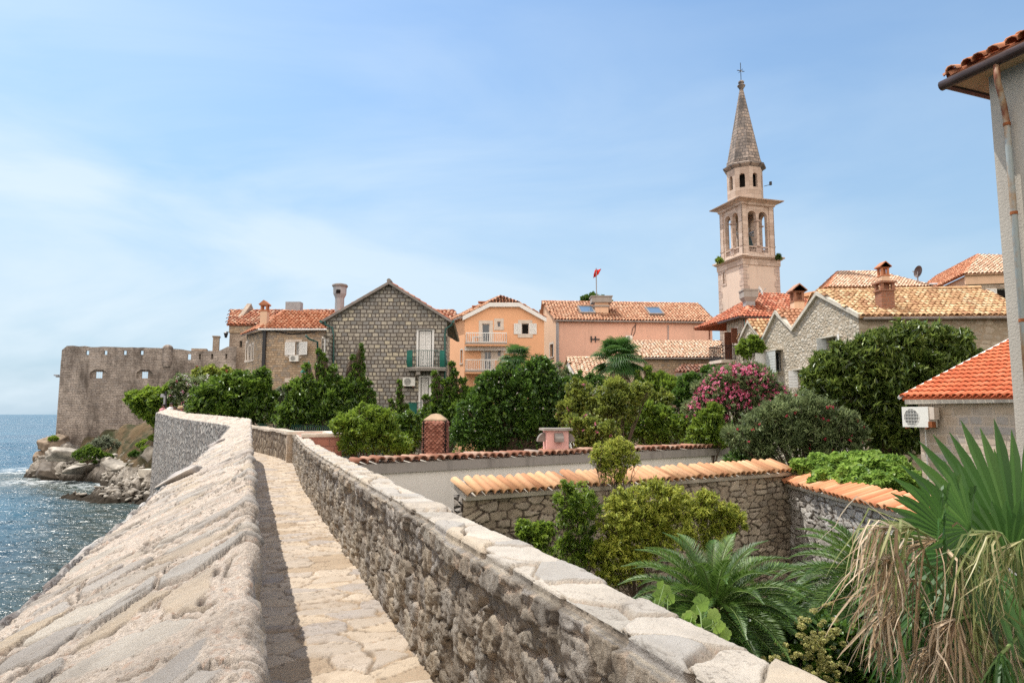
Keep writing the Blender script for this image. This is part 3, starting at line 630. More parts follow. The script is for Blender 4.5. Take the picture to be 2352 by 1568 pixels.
def ridge(parent, a, b, mat, r=.11, step=.36, seed=3, name='ridge_tiles'):
    a, b = V3(a), V3(b); d = b - a; L = np.linalg.norm(d); d /= L; side = np.cross(d, [0, 0, 1.]); side /= np.linalg.norm(side); up = np.cross(side, d)
    rs = np.random.RandomState(seed); m = 7; co = []; ff = []; ti = []
    for k in range(max(1, int(L / step))):
        w = rs.uniform()
        for y, rad in ((k * step, r * .86), (k * step + step + .03, r)):
            for i in range(m): t_ = math.pi * i / (m - 1) * 1.1 - .15; co.append(a + d * y + side * math.cos(t_) * rad + up * (math.sin(t_) * rad - .02))
            ti += [w] * m
        b0 = len(co) - 2 * m
        for i in range(m - 1): ff.append((b0 + i, b0 + i + 1, b0 + m + i + 1, b0 + m + i))
    return npmesh(name, co, ff, mat, parent, attrs={'tint': ti}, smooth=True)

# ---------------------------------------------------------------- openings
def shutter(F, par, s0, s1, z0, z1, d, mat, slats=True, solid=False, name='shutter', rz=0):
    mb = MB(); w = s1 - s0; fr = min(.06, w * .18); e = .035
    if solid:
        mb.fbox(F, s0, s1, z0, z1, d, d + e)
        for k in range(1, int((z1 - z0) / .16)): mb.fbox(F, s0 + .01, s1 - .01, z0 + k * .16 - .006, z0 + k * .16 + .006, d + e, d + e + .008)
        return mb.build(name, mat, par)
    for a in ((s0, s0 + fr, z0, z1), (s1 - fr, s1, z0, z1), (s0 + fr, s1 - fr, z0, z0 + fr), (s0 + fr, s1 - fr, z1 - fr, z1), (s0 + fr, s1 - fr, (z0 + z1) / 2 - fr / 2, (z0 + z1) / 2 + fr / 2)): mb.fbox(F, *a, d, d + e)
    n = int((z1 - z0 - 2 * fr) / .075)
    for k in range(n):
        z = z0 + fr + (k + .5) * (z1 - z0 - 2 * fr) / n
        mb.add([F.pt(s0 + fr, z - .03, d + .03), F.pt(s1 - fr, z - .03, d + .03), F.pt(s1 - fr, z + .022, d + .004), F.pt(s0 + fr, z + .022, d + .004)], [(0, 1, 2, 3)])
    mb.fbox(F, s0 + fr, s1 - fr, z0 + fr, z1 - fr, d - .012, d + .0)
    o = mb.build(name, mat, par); return o
def window(F, par, s0, s1, z0, z1, sur=.12, sill=.1, mull=1, trans=0, depth=.16, surmat='surround', frmat='white', gl='glass', door=False, name=None):
    """a window set in its opening: stone surround > sash and pane"""
    mb = MB()
    if sur: 
        for a in ((s0 - sur, s0, z0, z1), (s1, s1 + sur, z0, z1), (s0 - sur, s1 + sur, z1, z1 + sur)): mb.fbox(F, *a, -.03, .025)
        if not door: mb.fbox(F, s0 - sur - .03, s1 + sur + .03, z0 - sill, z0, -.03, .07)
        else: mb.fbox(F, s0 - sur, s1 + sur, z0 - .05, z0, -.03, .025)
    else: mb.fbox(F, s0 - .02, s1 + .02, z0 - .05, z0 - .0, -.1, .04)
    w = mb.build(name or ('door' if door else 'window'), M[surmat], par)
    mb = MB(); f = .05; d0, d1 = -depth - .04, -depth
    for a in ((s0, s0 + f, z0, z1), (s1 - f, s1, z0, z1), (s0 + f, s1 - f, z0, z0 + f), (s0 + f, s1 - f, z1 - f, z1)): mb.fbox(F, *a, d0, d1)
    for k in range(mull): c = s0 + (s1 - s0) * (k + 1) / (mull + 1); mb.fbox(F, c - .025, c + .025, z0 + f, z1 - f, d0, d1)
    for k in range(trans): c = z0 + (z1 - z0) * (k + 1) / (trans + 1); mb.fbox(F, s0 + f, s1 - f, c - .02, c + .02, d0 + .003, d1 - .003)
    mb.build('window_frame', M[frmat], w)
    mb = MB(); mb.fbox(F, s0 + .01, s1 - .01, z0 + .01, z1 - .01, d0 - .012, d0 + .006); mb.build('pane', M[gl], w)
    return w
def ac_unit(F, s0, s1, z0, z1, label, d=.08, fan=.5, dep=.28, side=True):
    c = F.pt((s0 + s1) / 2, z0, d); t = thing('air_conditioner', c, label, 'air conditioner')
    mb = MB(); mb.fbox(F, s0, s1, z0, z1, d, d + dep)
    for k in range(5): 
        z = z0 + (z1 - z0) * (.2 + .15 * k); mb.fbox(F, s0 - .004, s0, z - .01, z + .01, d + .05, d + dep - .05)
    mb.build('casing', M['acwhite'], t)
    r = (z1 - z0) * .4; cs = s0 + (s1 - s0) * fan * .78; cz = (z0 + z1) / 2
    mb = MB(); pts = [(cs + r * math.cos(a), cz + r * math.sin(a)) for a in np.linspace(0, 2 * math.pi, 25)[:-1]]
    mb.add([F.pt(a, z, d + dep + .003) for a, z in pts], [tuple(range(24))]); mb.build('fan_opening', M['acgrille'], t)
    mb = MB()
    for k in range(5):
        x = r * (-.8 + .4 * k); h = math.sqrt(max(0, r * r - x * x)); mb.fbox(F, cs + x - .004, cs + x + .004, cz - h, cz + h, d + dep + .006, d + dep + .012); mb.fbox(F, cs - h, cs + h, cz + x - .004, cz + x + .004, d + dep + .013, d + dep + .018)
    n = 24
    for i in range(n):
        a0, a1 = 2 * math.pi * i / n, 2 * math.pi * (i + 1) / n
        mb.add([F.pt(cs + q * math.cos(a), cz + q * math.sin(a), d + dep + .008) for q, a in ((r, a0), (r, a1), (r * 1.08, a1), (r * 1.08, a0))], [(0, 1, 2, 3)])
    mb.build('grille', M['acwhite'], t)
    mb = MB()
    for a in (s0 + .08, s1 - .12): mb.fbox(F, a, a + .04, z0 - .05, z0 - .003, .0, d + dep)
    mb.build('bracket', M['rust'], t)
    return t
def pipe(F, par, pix, r, mat, name='drainpipe', d=.1, label=None):
    mb = MB(); pts = [F.pt(*F.at(q), d) if len(q) == 2 else F.pt(*F.at(q[:2]), q[2]) for q in pix]
    mb.tube(pts, r, 8); return mb.build(name, mat, par, label, smooth=True)
def railing(par, pts, z0, z1, mat, step=.12, r=.014, name='railing', belly=0., bars=True):
    """pts: plan points of the balcony edge"""
    mb = MB(); pts = [V3((p[0], p[1], 0)) for p in pts]
    for z, rad in ((z1, r * 1.7), (z0 + .08, r * 1.2)):
        mb.tube([p + V3((0, 0, z)) for p in pts], rad, 6)
    for a, b in zip(pts[:-1], pts[1:]):
        L = np.linalg.norm(b - a); n = max(1, int(L / step)); d = (b - a) / L; out = V3((d[1], -d[0], 0))
        for k in range(n + 1):
            p = a + (b - a) * k / n
            if belly: mb.tube([p + V3((0, 0, z0)) , p + out * belly + V3((0, 0, z0 + (z1 - z0) * .3)), p + out * belly * .3 + V3((0, 0, z0 + (z1 - z0) * .65)), p + V3((0, 0, z1))], r, 4)
            else: mb.tube([p + V3((0, 0, z0)), p + V3((0, 0, z1))], r, 4)
    return mb.build(name, mat, par)
def cross_ray(o, u, px):
    """length along plan direction u from o at which the vertical line meets pixel column px (near mid height)"""
    k = (px - 1176) / FX / (cp - 0.03 * sp) if False else None
    d = ray((px, 800)); az_ = d[0] / d[1]
    return (az_ * o[1] - o[0]) / (u[0] - az_ * u[1])
GZ = -3.0

# ================================================================ bell tower
def tower():
    T0 = P(1708, 640, 66); o = T0[:2]
    a1 = R_(17); u = np.array([math.cos(a1), math.sin(a1)]); w = np.array([-u[1], u[0]])
    Fx = Fr(o, u); L = Fx.at((1790, 640))[0]
    # left face: from far corner to near corner
    FLtmp = Fr(o, w, -1); Lw = FLtmp.at((1650, 640))[0]; S = (L + abs(Lw)) / 2
    c = o + u * S / 2 + w * S / 2
    t = thing('bell_tower', (c[0], c[1], GZ), 'tall pale bell tower with pointed stone spire and arched belfry openings', 'bell tower')
    Z = lambda y: float(Fx.at((1715, y))[1])
    z_led, z_bel0, z_arch0, z_cor, z_oct1, z_sp1, z_tip = Z(590), Z(584), Z(572), Z(458), P(1706, 380, 67.5)[2], P(1697, 192, 67.5)[2], P(1696, 180, 67.5)[2]
    sides = []
    cc = [o, o + u * S, o + u * S + w * S, o + w * S]
    for i in range(4):
        a, b = cc[i], cc[(i + 1) % 4]; sides.append(Fr(a, b - a))
    # shaft
    mb = MB(); qs = {}
    for i, F in enumerate(sides):
        holes = []
        if i == 3:
            for (y0, y1, x) in ((652, 625, 1664), (800, 770, 1672)):
                s, z0 = F.at((x, y0)); z1 = F.at((x, y1))[1]; holes.append(arch(s - .16, s + .16, z0, z1, 6))
        slab(mb, F, rect(0, S, GZ, z_led), holes, .5)
        if i in (0, 3):
            for k in range(int((z_led - GZ) / .62)):
                for e in (0, 1):
                    ww = .62 if (k + e) % 2 else .42; zz = GZ + k * .62
                    q = qs.setdefault((i + e) % 4, MB())
                    if e == 0: q.fbox(F, -.03, ww, zz + .015, zz + .6, 0, .035)
                    else: q.fbox(F, S - ww, S + .03, zz + .015, zz + .6, 0, .035)
    sh = mb.build('shaft', M['towerst'], t); [q.build('quoins', M['quoin'], t) for q in qs.values()]
    for (y0, y1, x) in ((652, 625, 1664), (800, 770, 1672)):
        F = sides[3]; s, z0 = F.at((x, y0)); z1 = F.at((x, y1))[1]; m_ = MB(); 
        for a in ((s - .3, s - .16, z0, z1), (s + .16, s + .3, z0, z1), (s - .38, s + .38, z0 - .18, z0), (s - .3, s + .3, z1, z1 + .15)): m_.fbox(F, *a, -.02, .07)
        wd = m_.build('window', M['quoin'], t); m2 = MB(); m2.fbox(F, s - .16, s + .16, z0, z1, -.42, -.4); m2.build('pane', M['dark'], wd)
    def sq(mb, ex, z0, z1, ex2=None):
        ex2 = ex if ex2 is None else ex2
        vs = [(c[0] + (x * (S / 2 + e)) * u[0] + (y * (S / 2 + e)) * w[0], c[1] + (x * (S / 2 + e)) * u[1] + (y * (S / 2 + e)) * w[1], z) for z, e in ((z0, ex), (z1, ex2)) for x, y in ((-1, -1), (1, -1), (1, 1), (-1, 1))]
        mb.add(vs, [(0, 3, 2, 1), (4, 5, 6, 7), (0, 1, 5, 4), (1, 2, 6, 5), (2, 3, 7, 6), (3, 0, 4, 7)])
    mb = MB(); sq(mb, .1, z_led - .75, z_led - .15, .12); sq(mb, .22, z_led - .15, z_led, .35); sq(mb, .42, z_led, z_led + .14); sq(mb, .36, z_led + .14, z_led + .3, .1)
    mb.build('ledge', M['towerblock'], t)
    # belfry storey
    z0 = z_led + .3; z1 = z_cor; zr = z0 + .95; S2 = S * .9; inset = (S - S2) / 2
    mb = MB(); rail = MB(); colm = MB(); caps = MB()
    cc2 = [o + u * inset + w * inset, o + u * (S - inset) + w * inset, o + u * (S - inset) + w * (S - inset), o + u * inset + w * (S - inset)]
    for i in range(4):
        F = Fr(cc2[i], cc2[(i + 1) % 4] - cc2[i]); pw = S2 * .2; mid = S2 / 2; cw = .16; top = z1 - 1.0
        hs = [arch(pw, mid - cw, z0 + .35, top, 10), arch(mid + cw, S2 - pw, z0 + .35, top, 10)]
        slab(mb, F, rect(0, S2, z0, z1), [], .01) if False else None
        # piers, arch plate, plinth
        slab(mb, F.shift(-.1), rect(0.003, S2 - .003, z0, z1), [arch(pw, mid - cw * .9, zr - .6, top, 10), arch(mid + cw * .9, S2 - pw, zr - .6, top, 10)], .42)
        for a in ((0, pw * .72), (S2 - pw * .72, S2)): mb.fbox(F, a[0], a[1], z0 + .003, z1 - .45, -.1, .0); mb.fbox(F, a[0] - (.04 if a[0] == 0 else 0), a[1] + (.04 if a[0] else 0), zr - .02, zr + .1, -.1, .04)
        mb.fbox(F, pw * .72, S2 - pw * .72, z1 - .5, z1 - .45, -.1, .0)
        # colonnette and balusters
        cx_, cy_ = (F.o + F.u * mid + F.n * -.18)[:2]
        colm.lathe((cx_, cy_, zr), [(.2, 0), (.2, .1), (.15, .16), (.14, top - zr - 1.15), (.15, top - zr - 1.1)], 10)
        for zc_, dd_ in ((top - .98, (.46, .46, .12)), (zr + .03, (.5, .5, .1))): cb = MB(); cb.box((cx_, cy_, zc_), dd_, a1); cb.build('capital', M['quoin'], t)
        colm.build('column', M['towerblock'], t, smooth=True); colm = MB()
        for a0_, a1_ in ((pw, mid - .3), (mid + .3, S2 - pw)):
            rail.fbox(F, a0_, a1_, zr - .1, zr, -.32, -.08)
            n = 4
            for k in range(n):
                p = F.o + F.u * (a0_ + (a1_ - a0_) * (k + .5) / n) + F.n * -.2
                rail.lathe((p[0], p[1], zr - .6), [(.06, 0), (.06, .06), (.035, .1), (.075, .25), (.035, .42), (.06, .5)], 6)
            rail.build('balustrade', M['quoin'], t); rail = MB()
        rail.fbox(F, mid - .3, mid + .3, zr - .62, zr, -.3, -.06); rail.build('pedestal', M['quoin'], t); rail = MB()
    mb.build('belfry', M['towerblock'], t); 
    mb = MB(); mb.lathe((c[0], c[1], z0 + 1.1), [(.75, 0), (.72, .1), (.55, .4), (.45, .9), (.36, 1.2), (.15, 1.35)], 16); mb.build('bell', M['bronze'], t, smooth=True)
    mb = MB(); mb.box((c[0], c[1], z0 + 2.6), (S2 - .9, .2, .22), a1); mb.box((c[0], c[1], z0 + 2.6), (.2, S2 - .9, .2), a1)
    mb.tube([(c[0] - .8, c[1] - .6, z0 + .3), (c[0] + .1, c[1] - .4, z0 + 3.2)], .05, 6); mb.build('bell_frame', M['grey'], t)
    mb = MB(); sq(mb, -.12, z1 - .45, z1 - .2, -.05); sq(mb, .0, z1 - .2, z1 - .02, .3); sq(mb, .5, z1 - .02, z1 + .08, .54); sq(mb, .5, z1 + .08, z1 + .36, -.5)
    mb.build('cornice', M['towerblock'], t)
    # octagon drum, cornice, spire
    ro = S2 * .44 / math.cos(math.pi / 8) * 1.0; rot = a1 + math.pi / 8; zb = z1 + .25; zt = z_oct1 - .25
    mb = MB()
    for i in range(8):
        A = [c + ro * np.array([math.cos(rot + math.pi / 4 * (i + e)), math.sin(rot + math.pi / 4 * (i + e))]) for e in (0, 1)]
        F = Fr(A[0], A[1] - A[0]); m_ = np.linalg.norm(A[1] - A[0])
        slab(mb, F, rect(0, m_, zb, zt), [arch(m_ / 2 - .28, m_ / 2 + .28, zb + (zt - zb) * .38, zb + (zt - zb) * .8, 8)], .3)
    mb.build('drum', M['towerblock'], t)
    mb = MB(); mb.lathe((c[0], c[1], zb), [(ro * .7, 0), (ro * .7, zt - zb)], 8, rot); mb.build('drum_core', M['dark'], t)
    mb = MB(); mb.lathe((c[0], c[1], zt), [(ro * 1.0, -.05), (ro * 1.06, .05), (ro * 1.2, .22), (ro * 1.22, .34), (ro * 1.02, .52)], 8, rot); mb.build('spire_cornice', M['spire'], t)
    mb = MB(); r0 = ro * .99; H_ = z_sp1 - zt - .45; N = 26; mb.lathe((c[0], c[1], zt + .45), [(r0 * 1.02, 0), (r0 * 1.0, .5), (r0 * .96, .55)] + [(r0 * .96 * (1 - k / N) + .17 * k / N, .55 + (H_ - .55) * k / N) for k in range(1, N + 1)], 8, rot)
    mb.uv = [(math.atan2(q[1] - c[1], q[0] - c[0]) * 1.4, q[2]) for q in mb.v]; mb.build('spire', M['spire'], t)
    zt = z_sp1; mb = MB(); mb.lathe((c[0], c[1], zt - .1), [(.2, 0), (.24, .1), (.4, .35), (.42, .42), (.22, .52), (.2, .6), (.3, .68), (.3, .85), (.12, .98)], 12); mb.build('finial', M['spire'], t, smooth=True)
    zt += .85; mb = MB(); mb.tube([(c[0], c[1], zt), (c[0], c[1], zt + 2.0)], .035, 6); mb.tube([(c[0] - .45 * u[0], c[1] - .45 * u[1], zt + 1.1), (c[0] + .45 * u[0], c[1] + .45 * u[1], zt + 1.1)], .035, 6)
    mb.tube([(c[0] - .3 * w[0], c[1] - .3 * w[1], zt + .85), (c[0] + .3 * w[0], c[1] + .3 * w[1], zt + 1.35)], .03, 6); mb.tube([(c[0] - .25 * u[0], c[1] - .25 * u[1], zt + .85), (c[0] + .25 * u[0], c[1] + .25 * u[1], zt + 1.35)], .03, 6); mb.build('iron_cross', M['black'], t)
    # lamp arm
    g = P(1755, 428, 66.5); h = P(1770, 424, 66.5); mb = MB(); mb.tube([g, h], .03, 5); mb.box((h[0], h[1], h[2] + .12), (.2, .2, .35)); mb.build('lamp_arm', M['black'], t)
    return t, c, S, u, w
tw, TC, TS, TU, TW = tower()

# ================================================================ citadel sea wall
def fort():
    t = thing('fortress_wall', tuple(P(300, 990, 68.)[:2]) + (GZ,), 'high brown rubble fortress wall with two square openings above the rocks', 'fortress wall')
    F = Fr(P(136, 900, 68.)[:2], (.95, .3)); at = F.at
    top = [zA(270, 565), zA(300, 535), zA(640, 542), zA(960, 550), zA(1060, 555), zA(1170, 570), zA(1370, 573), zA(1400, 560), zA(1440, 540), zA(1500, 540)]
    tp = [at(q) for q in top]; rt = np.random.RandomState(6); tq = []
    for p_, q_ in zip(tp[:-1], tp[1:]):
        nn_ = max(1, int(abs(q_[0] - p_[0]) / .5)); tq += [(p_[0] + (q_[0] - p_[0]) * k / nn_, p_[1] + (q_[1] - p_[1]) * k / nn_ + (rt.uniform(-.07, .06) if k else 0)) for k in range(nn_)]
    tp = tq + [tp[-1]]; s0 = at(zA(262, 600))[0]; s1 = at(zA(1500, 600))[0]
    out = [(s0, -5.5), (s1, -5.5), (s1, tp[-1][1])] + tp[::-1]
    out[-1] = (s0, tp[0][1])
    H = []
    for x in (446, 575, 712, 832): a, z = at(zA(x, 582)); H.append(rect(a - .14, a + .14, z - .22, z + .2))
    for x in (1168,): a, z = at(zA(x, 612)); H.append(rect(a - .16, a + .16, z - .3, z + .3))
    emb = []
    for x0, x1 in ((465, 585), (795, 907)):
        a, zt_ = at(zA(x0, 702)); b, zb_ = at(zA(x1, 766)); emb.append((a, b, zb_, zt_)); H.append([(a, zb_), (b, zb_), (b, zt_ - .3), (b * .75 + a * .25, zt_), (b * .25 + a * .75, zt_), (a, zt_ - .3)])
    a, zt_ = at(zA(1068, 716)); b, zb_ = at(zA(1105, 775)); H.append([(a, zb_), (b, zb_), (b, zt_ - .2), ((a + b) / 2, zt_), (a, zt_ - .2)]); niche = (a, b, zb_, zt_)
    for x in (1243, 1330, 1430): a, z = at(zA(x, 610)); H.append(rect(a - .1, a + .1, z - .28, z + .28))
    mb = MB(); slab(mb, F, out, H, .35); mb.build('wall_face', M['fort'], t)
    # back plate with the small through openings, closes the deep splayed embrasures
    mb = MB(); B = F.shift(-.36)
    for (a, b, z0, z1) in emb:
        w = b - a; slab(mb, B, rect(a - .3, b + .3, z0 - .3, z1 + .3), [rect(a + w * .3, a + w * .66, z0 + .04, z1 - .2)], .12)
    (a, b, z0, z1) = niche; mb.fbox(B, a - .2, b + .2, z0 - .2, z1 + .2, -.3, 0)
    for x in (1243, 1330, 1430): a, z = at(zA(x, 610)); mb.fbox(B, a - .2, a + .2, z - .4, z + .4, -.1, 0)
    mb.build('embrasure_back', M['fort'], t)
    for (a, b, z0, z1) in emb:
        w = b - a; mb = MB(); a0, a1 = a + w * .3, a + w * .66
        for k in range(1, 3): s = a0 + (a1 - a0) * k / 3; mb.fbox(B, s - .008, s + .008, z0 + .04, z1 - .2, -.1, -.08)
        for k in range(1, 3): z = z0 + .04 + (z1 - z0 - .24) * k / 3; mb.fbox(B, a0, a1, z - .008, z + .008, -.08, -.06)
        mb.build('grille', M['white'], t)
    # turret with dome
    a, z0 = at(zA(972, 648)); b, z1 = at(zA(1053, 556)); mb = MB(); m = (a + b) / 2; R0 = (b - a) / 2
    cx, cy = F.pt(m, 0, .0)[:2]
    mb.lathe((cx, cy, z0), [(R0 * .7, -.5), (R0 * .86, -.25), (R0, 0), (R0, z1 - z0)], 14)
    mb.uv = [((math.atan2(q[1] - cy, q[0] - cx)) * R0, q[2]) for q in mb.v]; mb.build('turret', M['fort'], t)
    mb = MB(); rd = R0 * 1.02; mb.lathe((cx, cy, z1), [(rd * 1.03, -.05)] + [(rd * math.cos(q), rd * .8 * math.sin(q) + .02) for q in np.linspace(0, 1.5, 8)], 16); mb.build('dome', M['fort'], t, smooth=True)
    # battered foot at the sea corner
    mb = MB(); A = F.pt(*at((133, 985)), 0); q0 = P(103, 1062, 68.5); dep = .9
    vs = [A, F.pt(s0 + .2, A[2], -6), q0, q0 + V3((.6, 6, 0)), V3((A[0] + 1.5, A[1] - .2, q0[2])), V3((A[0] + 1.5, A[1] + 6, q0[2]))]
    mb.add(vs, [(0, 2, 4), (0, 1, 3, 2), (1, 5, 3), (0, 4, 5, 1), (2, 3, 5, 4)]); mb.build('battered_foot', M['fort'], t)
    # side wall of the same height running away behind the corner
    mb = MB(); Fs = Fr((F.o + F.u * s0)[:2] + np.array([-.69, 1.]) * 12 + np.array([.1, .3]), (.69, -1)); slab(mb, Fs, rect(0, 14.2, -5.5, tp[0][1] - .1), [], .9); mb.build('return_wall', M['fort'], t)
    # pillar and parapet box on top
    a, z = at(zA(1328, 576)); b, z2 = at(zA(1376, 470)); mb = MB(); mb.fbox(F, a, b, z - .3, z2, -1.2, -.35); mb.fbox(F, a - .08, b + .08, z2, z2 + .12, -1.28, -.27); mb.build('pillar', M['citadel'], t)
    a, z = at(zA(1178, 572)); b, z2 = at(zA(1288, 553)); mb = MB(); mb.fbox(F, a, b, z - .2, z2, -1.4, -.3); mb.build('guard_box', M['citadel'], t)
    # little pipe jutting at the corner
    a, z = at(zA(258, 752)); mb = MB(); mb.fbox(F, a - .55, a + .05, z - .06, z + .08, -.6, -.3); mb.fbox(F, a - .7, a - .3, z + .08, z + .2, -.6, -.2); mb.build('spout', M['grey'], t)
fort()

# ================================================================ long citadel hall
def hall():
    F = Fr(P(527, 780, 74)[:2], (1, .0)); at = F.at
    L = at((1075, 745))[0]; ze = at((527, 747))[1]; zr = at((527, 713))[1] + 1.6
    t = thing('citadel_hall', tuple(F.pt(L / 2, GZ, -4)), 'long brown stone hall with red tiled roof behind the houses by the fortress', 'building')
    hs = []
    for q in (zA(1533, 522), zA(1556, 438)): a, z = at(q); hs.append(rect(a - .15, a + .15, z - .35, z + .35))
    mb = MB(); slab(mb, F, rect(0, L, GZ, ze - .3), hs, .6); Fs = Fr((F.o + F.u * 0 + F.n * -9)[:2], (0, -1)); slab(mb, Fs, [(0, GZ), (9, GZ), (9, ze - .3), (4.5, zr - .1), (0, ze - .3)], [], .5)
    mb.build('wall', M['citadel'], t)
    mb = MB(); mb.fbox(F, -.05, L, ze - .85, ze - .05, 0.003, .12); mb.build('cornice', M['tanstone'], t)
    rd = 4.6; el_ = F.pt(-.25, ze, .3); er = F.pt(L, ze, .3); rr_ = F.pt(L, zr, -rd); rl = F.pt(0.6, zr, -rd)
    rl = P(529, 713, 74 + rd); rr_ = rl + F.u * L; 
    tile_roof(t, [el_, er, rr_, rl], M['tile_old'], .42, .5, seed=4, thick=0)
    ridge(t, rl, rr_, M['tile_edge'], .16, .5)
    bk = F.pt(-.25, ze, -2 * rd); tile_roof(t, [F.pt(L, ze, -2 * rd), bk, rl, rr_], M['tile_old'], .42, .5, seed=5)
    g = P(565, 712, 78); 
    mb = MB(); a, z = at(zB(535, 505)); mb.fbox(F, a, a + 1.7, z - .2, z + 1.9, -3.6, -2.6); mb.build('chimney', M['chimgrey'], t)
    # lantern
    lp = P(519, 768, 73.4); l = thing('wall_lantern', tuple(lp), 'small black lantern on a bracket at the corner of the citadel hall', 'lantern')
    mb = MB(); mb.tube([P(526, 762, 73.9), P(517, 762, 73.4)], .04, 5); mb.tube([P(519, 762, 73.4), P(519, 765, 73.4)], .03, 5); mb.build('bracket', M['black'], l)
    mb = MB(); mb.lathe((lp[0], lp[1], lp[2] - .35), [(.12, 0), (.24, .45), (.28, .5), (.05, .68)], 6); mb.build('lantern_body', M['black'], l)
hall()

# ================================================================ hipped stone house
def hiphouse():
    c = P(607, 800, 50)[:2]; F = Fr(c, (1, .0)); at = F.at; L = 8.0; ze = at((607, 757))[1]
    F2 = Fr(c + np.array([-.16, .987]) * 0, (-.30, .954), -1); hd_ = np.array([-.62, .785]); D_ = cross_ray(c, hd_, 566); F2 = Fr(c, hd_, -1)
    t = thing('hip_roofed_house', (c[0] + 3, c[1] + 3, GZ), 'tan stone house with low hipped red roof, black drainpipe and white shuttered window', 'house')
    Fw = Fr(np.array(c) + hd_ * D_, -hd_); 
    w0, w1 = at(zB(712, 888)), at(zB(750, 765)); mb = MB()
    slab(mb, F, rect(0, L, GZ, ze), [rect(w0[0], w1[0], w0[1], w1[1])], .4)
    hs = []; ws = []
    for (x0, x1, yb, yt) in ((238, 256, 940, 770), (268, 284, 938, 800), (298, 312, 930, 785)):
        a = Fw.at(zB(x0, yb)); b = Fw.at(zB(x1, yt)); ws.append((a[0], b[0], a[1], b[1])); hs.append(rect(a[0], b[0], a[1], b[1]))
    slab(mb, Fw, rect(0, D_, GZ, ze), hs, .4); mb.build('wall', M['tanstone'], t)
    for q in ws: window(Fw, t, *q, sur=.16, sill=.15, frmat='white')
    w = window(F, t, w0[0], w1[0], w0[1], w1[1], sur=.0); mb = MB(); a = at(zB(645, 905)); b = at(zB(775, 740))
    mb.fbox(F, a[0], w0[0] - .75, a[1], b[1], 0.0, .03); mb.fbox(F, a[0], b[0], w1[1] + .03, b[1], .0, .034); mb.fbox(F, a[0], b[0], a[1] - .1, a[1], 0, .1); mb.build('window_surround', M['surround'], t)
    ww = (w1[0] - w0[0]); shutter(F, t, w0[0] - .78, w0[0] - .04, w0[1], w1[1], .04, M['white']); 
    # open leaf at an angle
    Fo = Fr(F.pt(w1[0] + .02, 0, .03)[:2], (.86, -.5)); shutter(Fo, t, 0, .8, w0[1], w1[1], 0, M['white'])
    ap = P(655, 714, 53.5); ov = .35; e0 = F.pt(-.35, ze - .0, .35); e1 = F.pt(L + .3, ze, .35); 
    # corner of the eaves
    e2 = Fw.pt(-.2, ze - .02, .35); rl = F.pt(L + .3, ap[2], -3.5)
    ap = P(655, 714, 53.5); ar = ap + V3((6, 0, -.0))
    tile_roof(t, [e0, e1, P(762, 747, 53.0) * 0 + F.pt(L + .3, ze + .8, -2.4), ap], M['tile_hip'], .27, .4, seed=6, thick=.02)
    tile_roof(t, [e2, e0, ap], M['tile_hip'], .27, .4, seed=7)
    ridge(t, e0, ap, M['tile_hip'], .13); ridge(t, e2, ap, M['tile_edge'], .1); ridge(t, ap, F.pt(L + .3, ze + .8, -2.4), M['tile_edge'], .13)
    mb = MB(); mb.tube([e0 + V3((0, -.05, -.03)), e1 + V3((0, -.05, -.03))], .08, 8); mb.build('gutter', M['white'], t)
    mb = MB(); mb.tube([e2 + V3((-.03, 0, -.05)), e0 + V3((-.03, 0, -.05))], .05, 6); mb.build('side_gutter', M['greytrim'], t)
    mb = MB(); a = at(zB(424, 700)); mb.fbox(F, a[0] - .13, a[0] + .09, GZ, ze - .1, .02, .2); mb.build('drainpipe', M['black'], t)
    a = at(zB(435, 650)); b = at(zB(900, 672)); mb = MB(); mb.tube([F.pt(a[0], a[1], .06), F.pt((a[0] + b[0]) / 2, a[1] - .3, .06), F.pt(b[0], b[1], .06)], .035, 5); mb.build('cable', M['black'], t)
    q = P(*zB(415, 560), 50.5); ch = MB(); ch.box((q[0], q[1], q[2]), (.5, .5, 1.4)); ob = ch.build('chimney', M['pinkleft'], t)
    z = q[2] + .7; ch = MB(); 
    for x, y in ((-1, -1), (1, -1), (1, 1), (-1, 1)): ch.box((q[0] + x * .19, q[1] + y * .19, z + .22), (.11, .11, .44))
    ch.box((q[0], q[1], z + .02), (.58, .58, .08)); ch.box((q[0], q[1], z + .46), (.64, .64, .08)); z -= .06
    ch.add([(q[0] - .38, q[1] - .36, z + .55), (q[0] + .38, q[1] - .36, z + .55), (q[0] + .38, q[1] + .36, z + .55), (q[0] - .38, q[1] + .36, z + .55), (q[0], q[1] - .36, z + .88), (q[0], q[1] + .36, z + .88)], [(0, 1, 4), (1, 2, 5, 4), (2, 3, 5), (3, 0, 4, 5), (0, 3, 2, 1)]); ch.build('chimney_pot', M['tile_hip'], ob)
    a = at(zB(665, 952)); b = at(zB(752, 894)); ac_unit(F, a[0], b[0], a[1], b[1], 'small white air conditioner under the shuttered window of the tan house', d=.05)
    a = at(zB(845, 1135)); b = at(zB(900, 1110)); mb = MB(); mb.fbox(F, a[0] - 1.8, b[0], a[1] - .1, b[1], 0, .06); mb.build('string_course', M['surround'], t)
hiphouse()

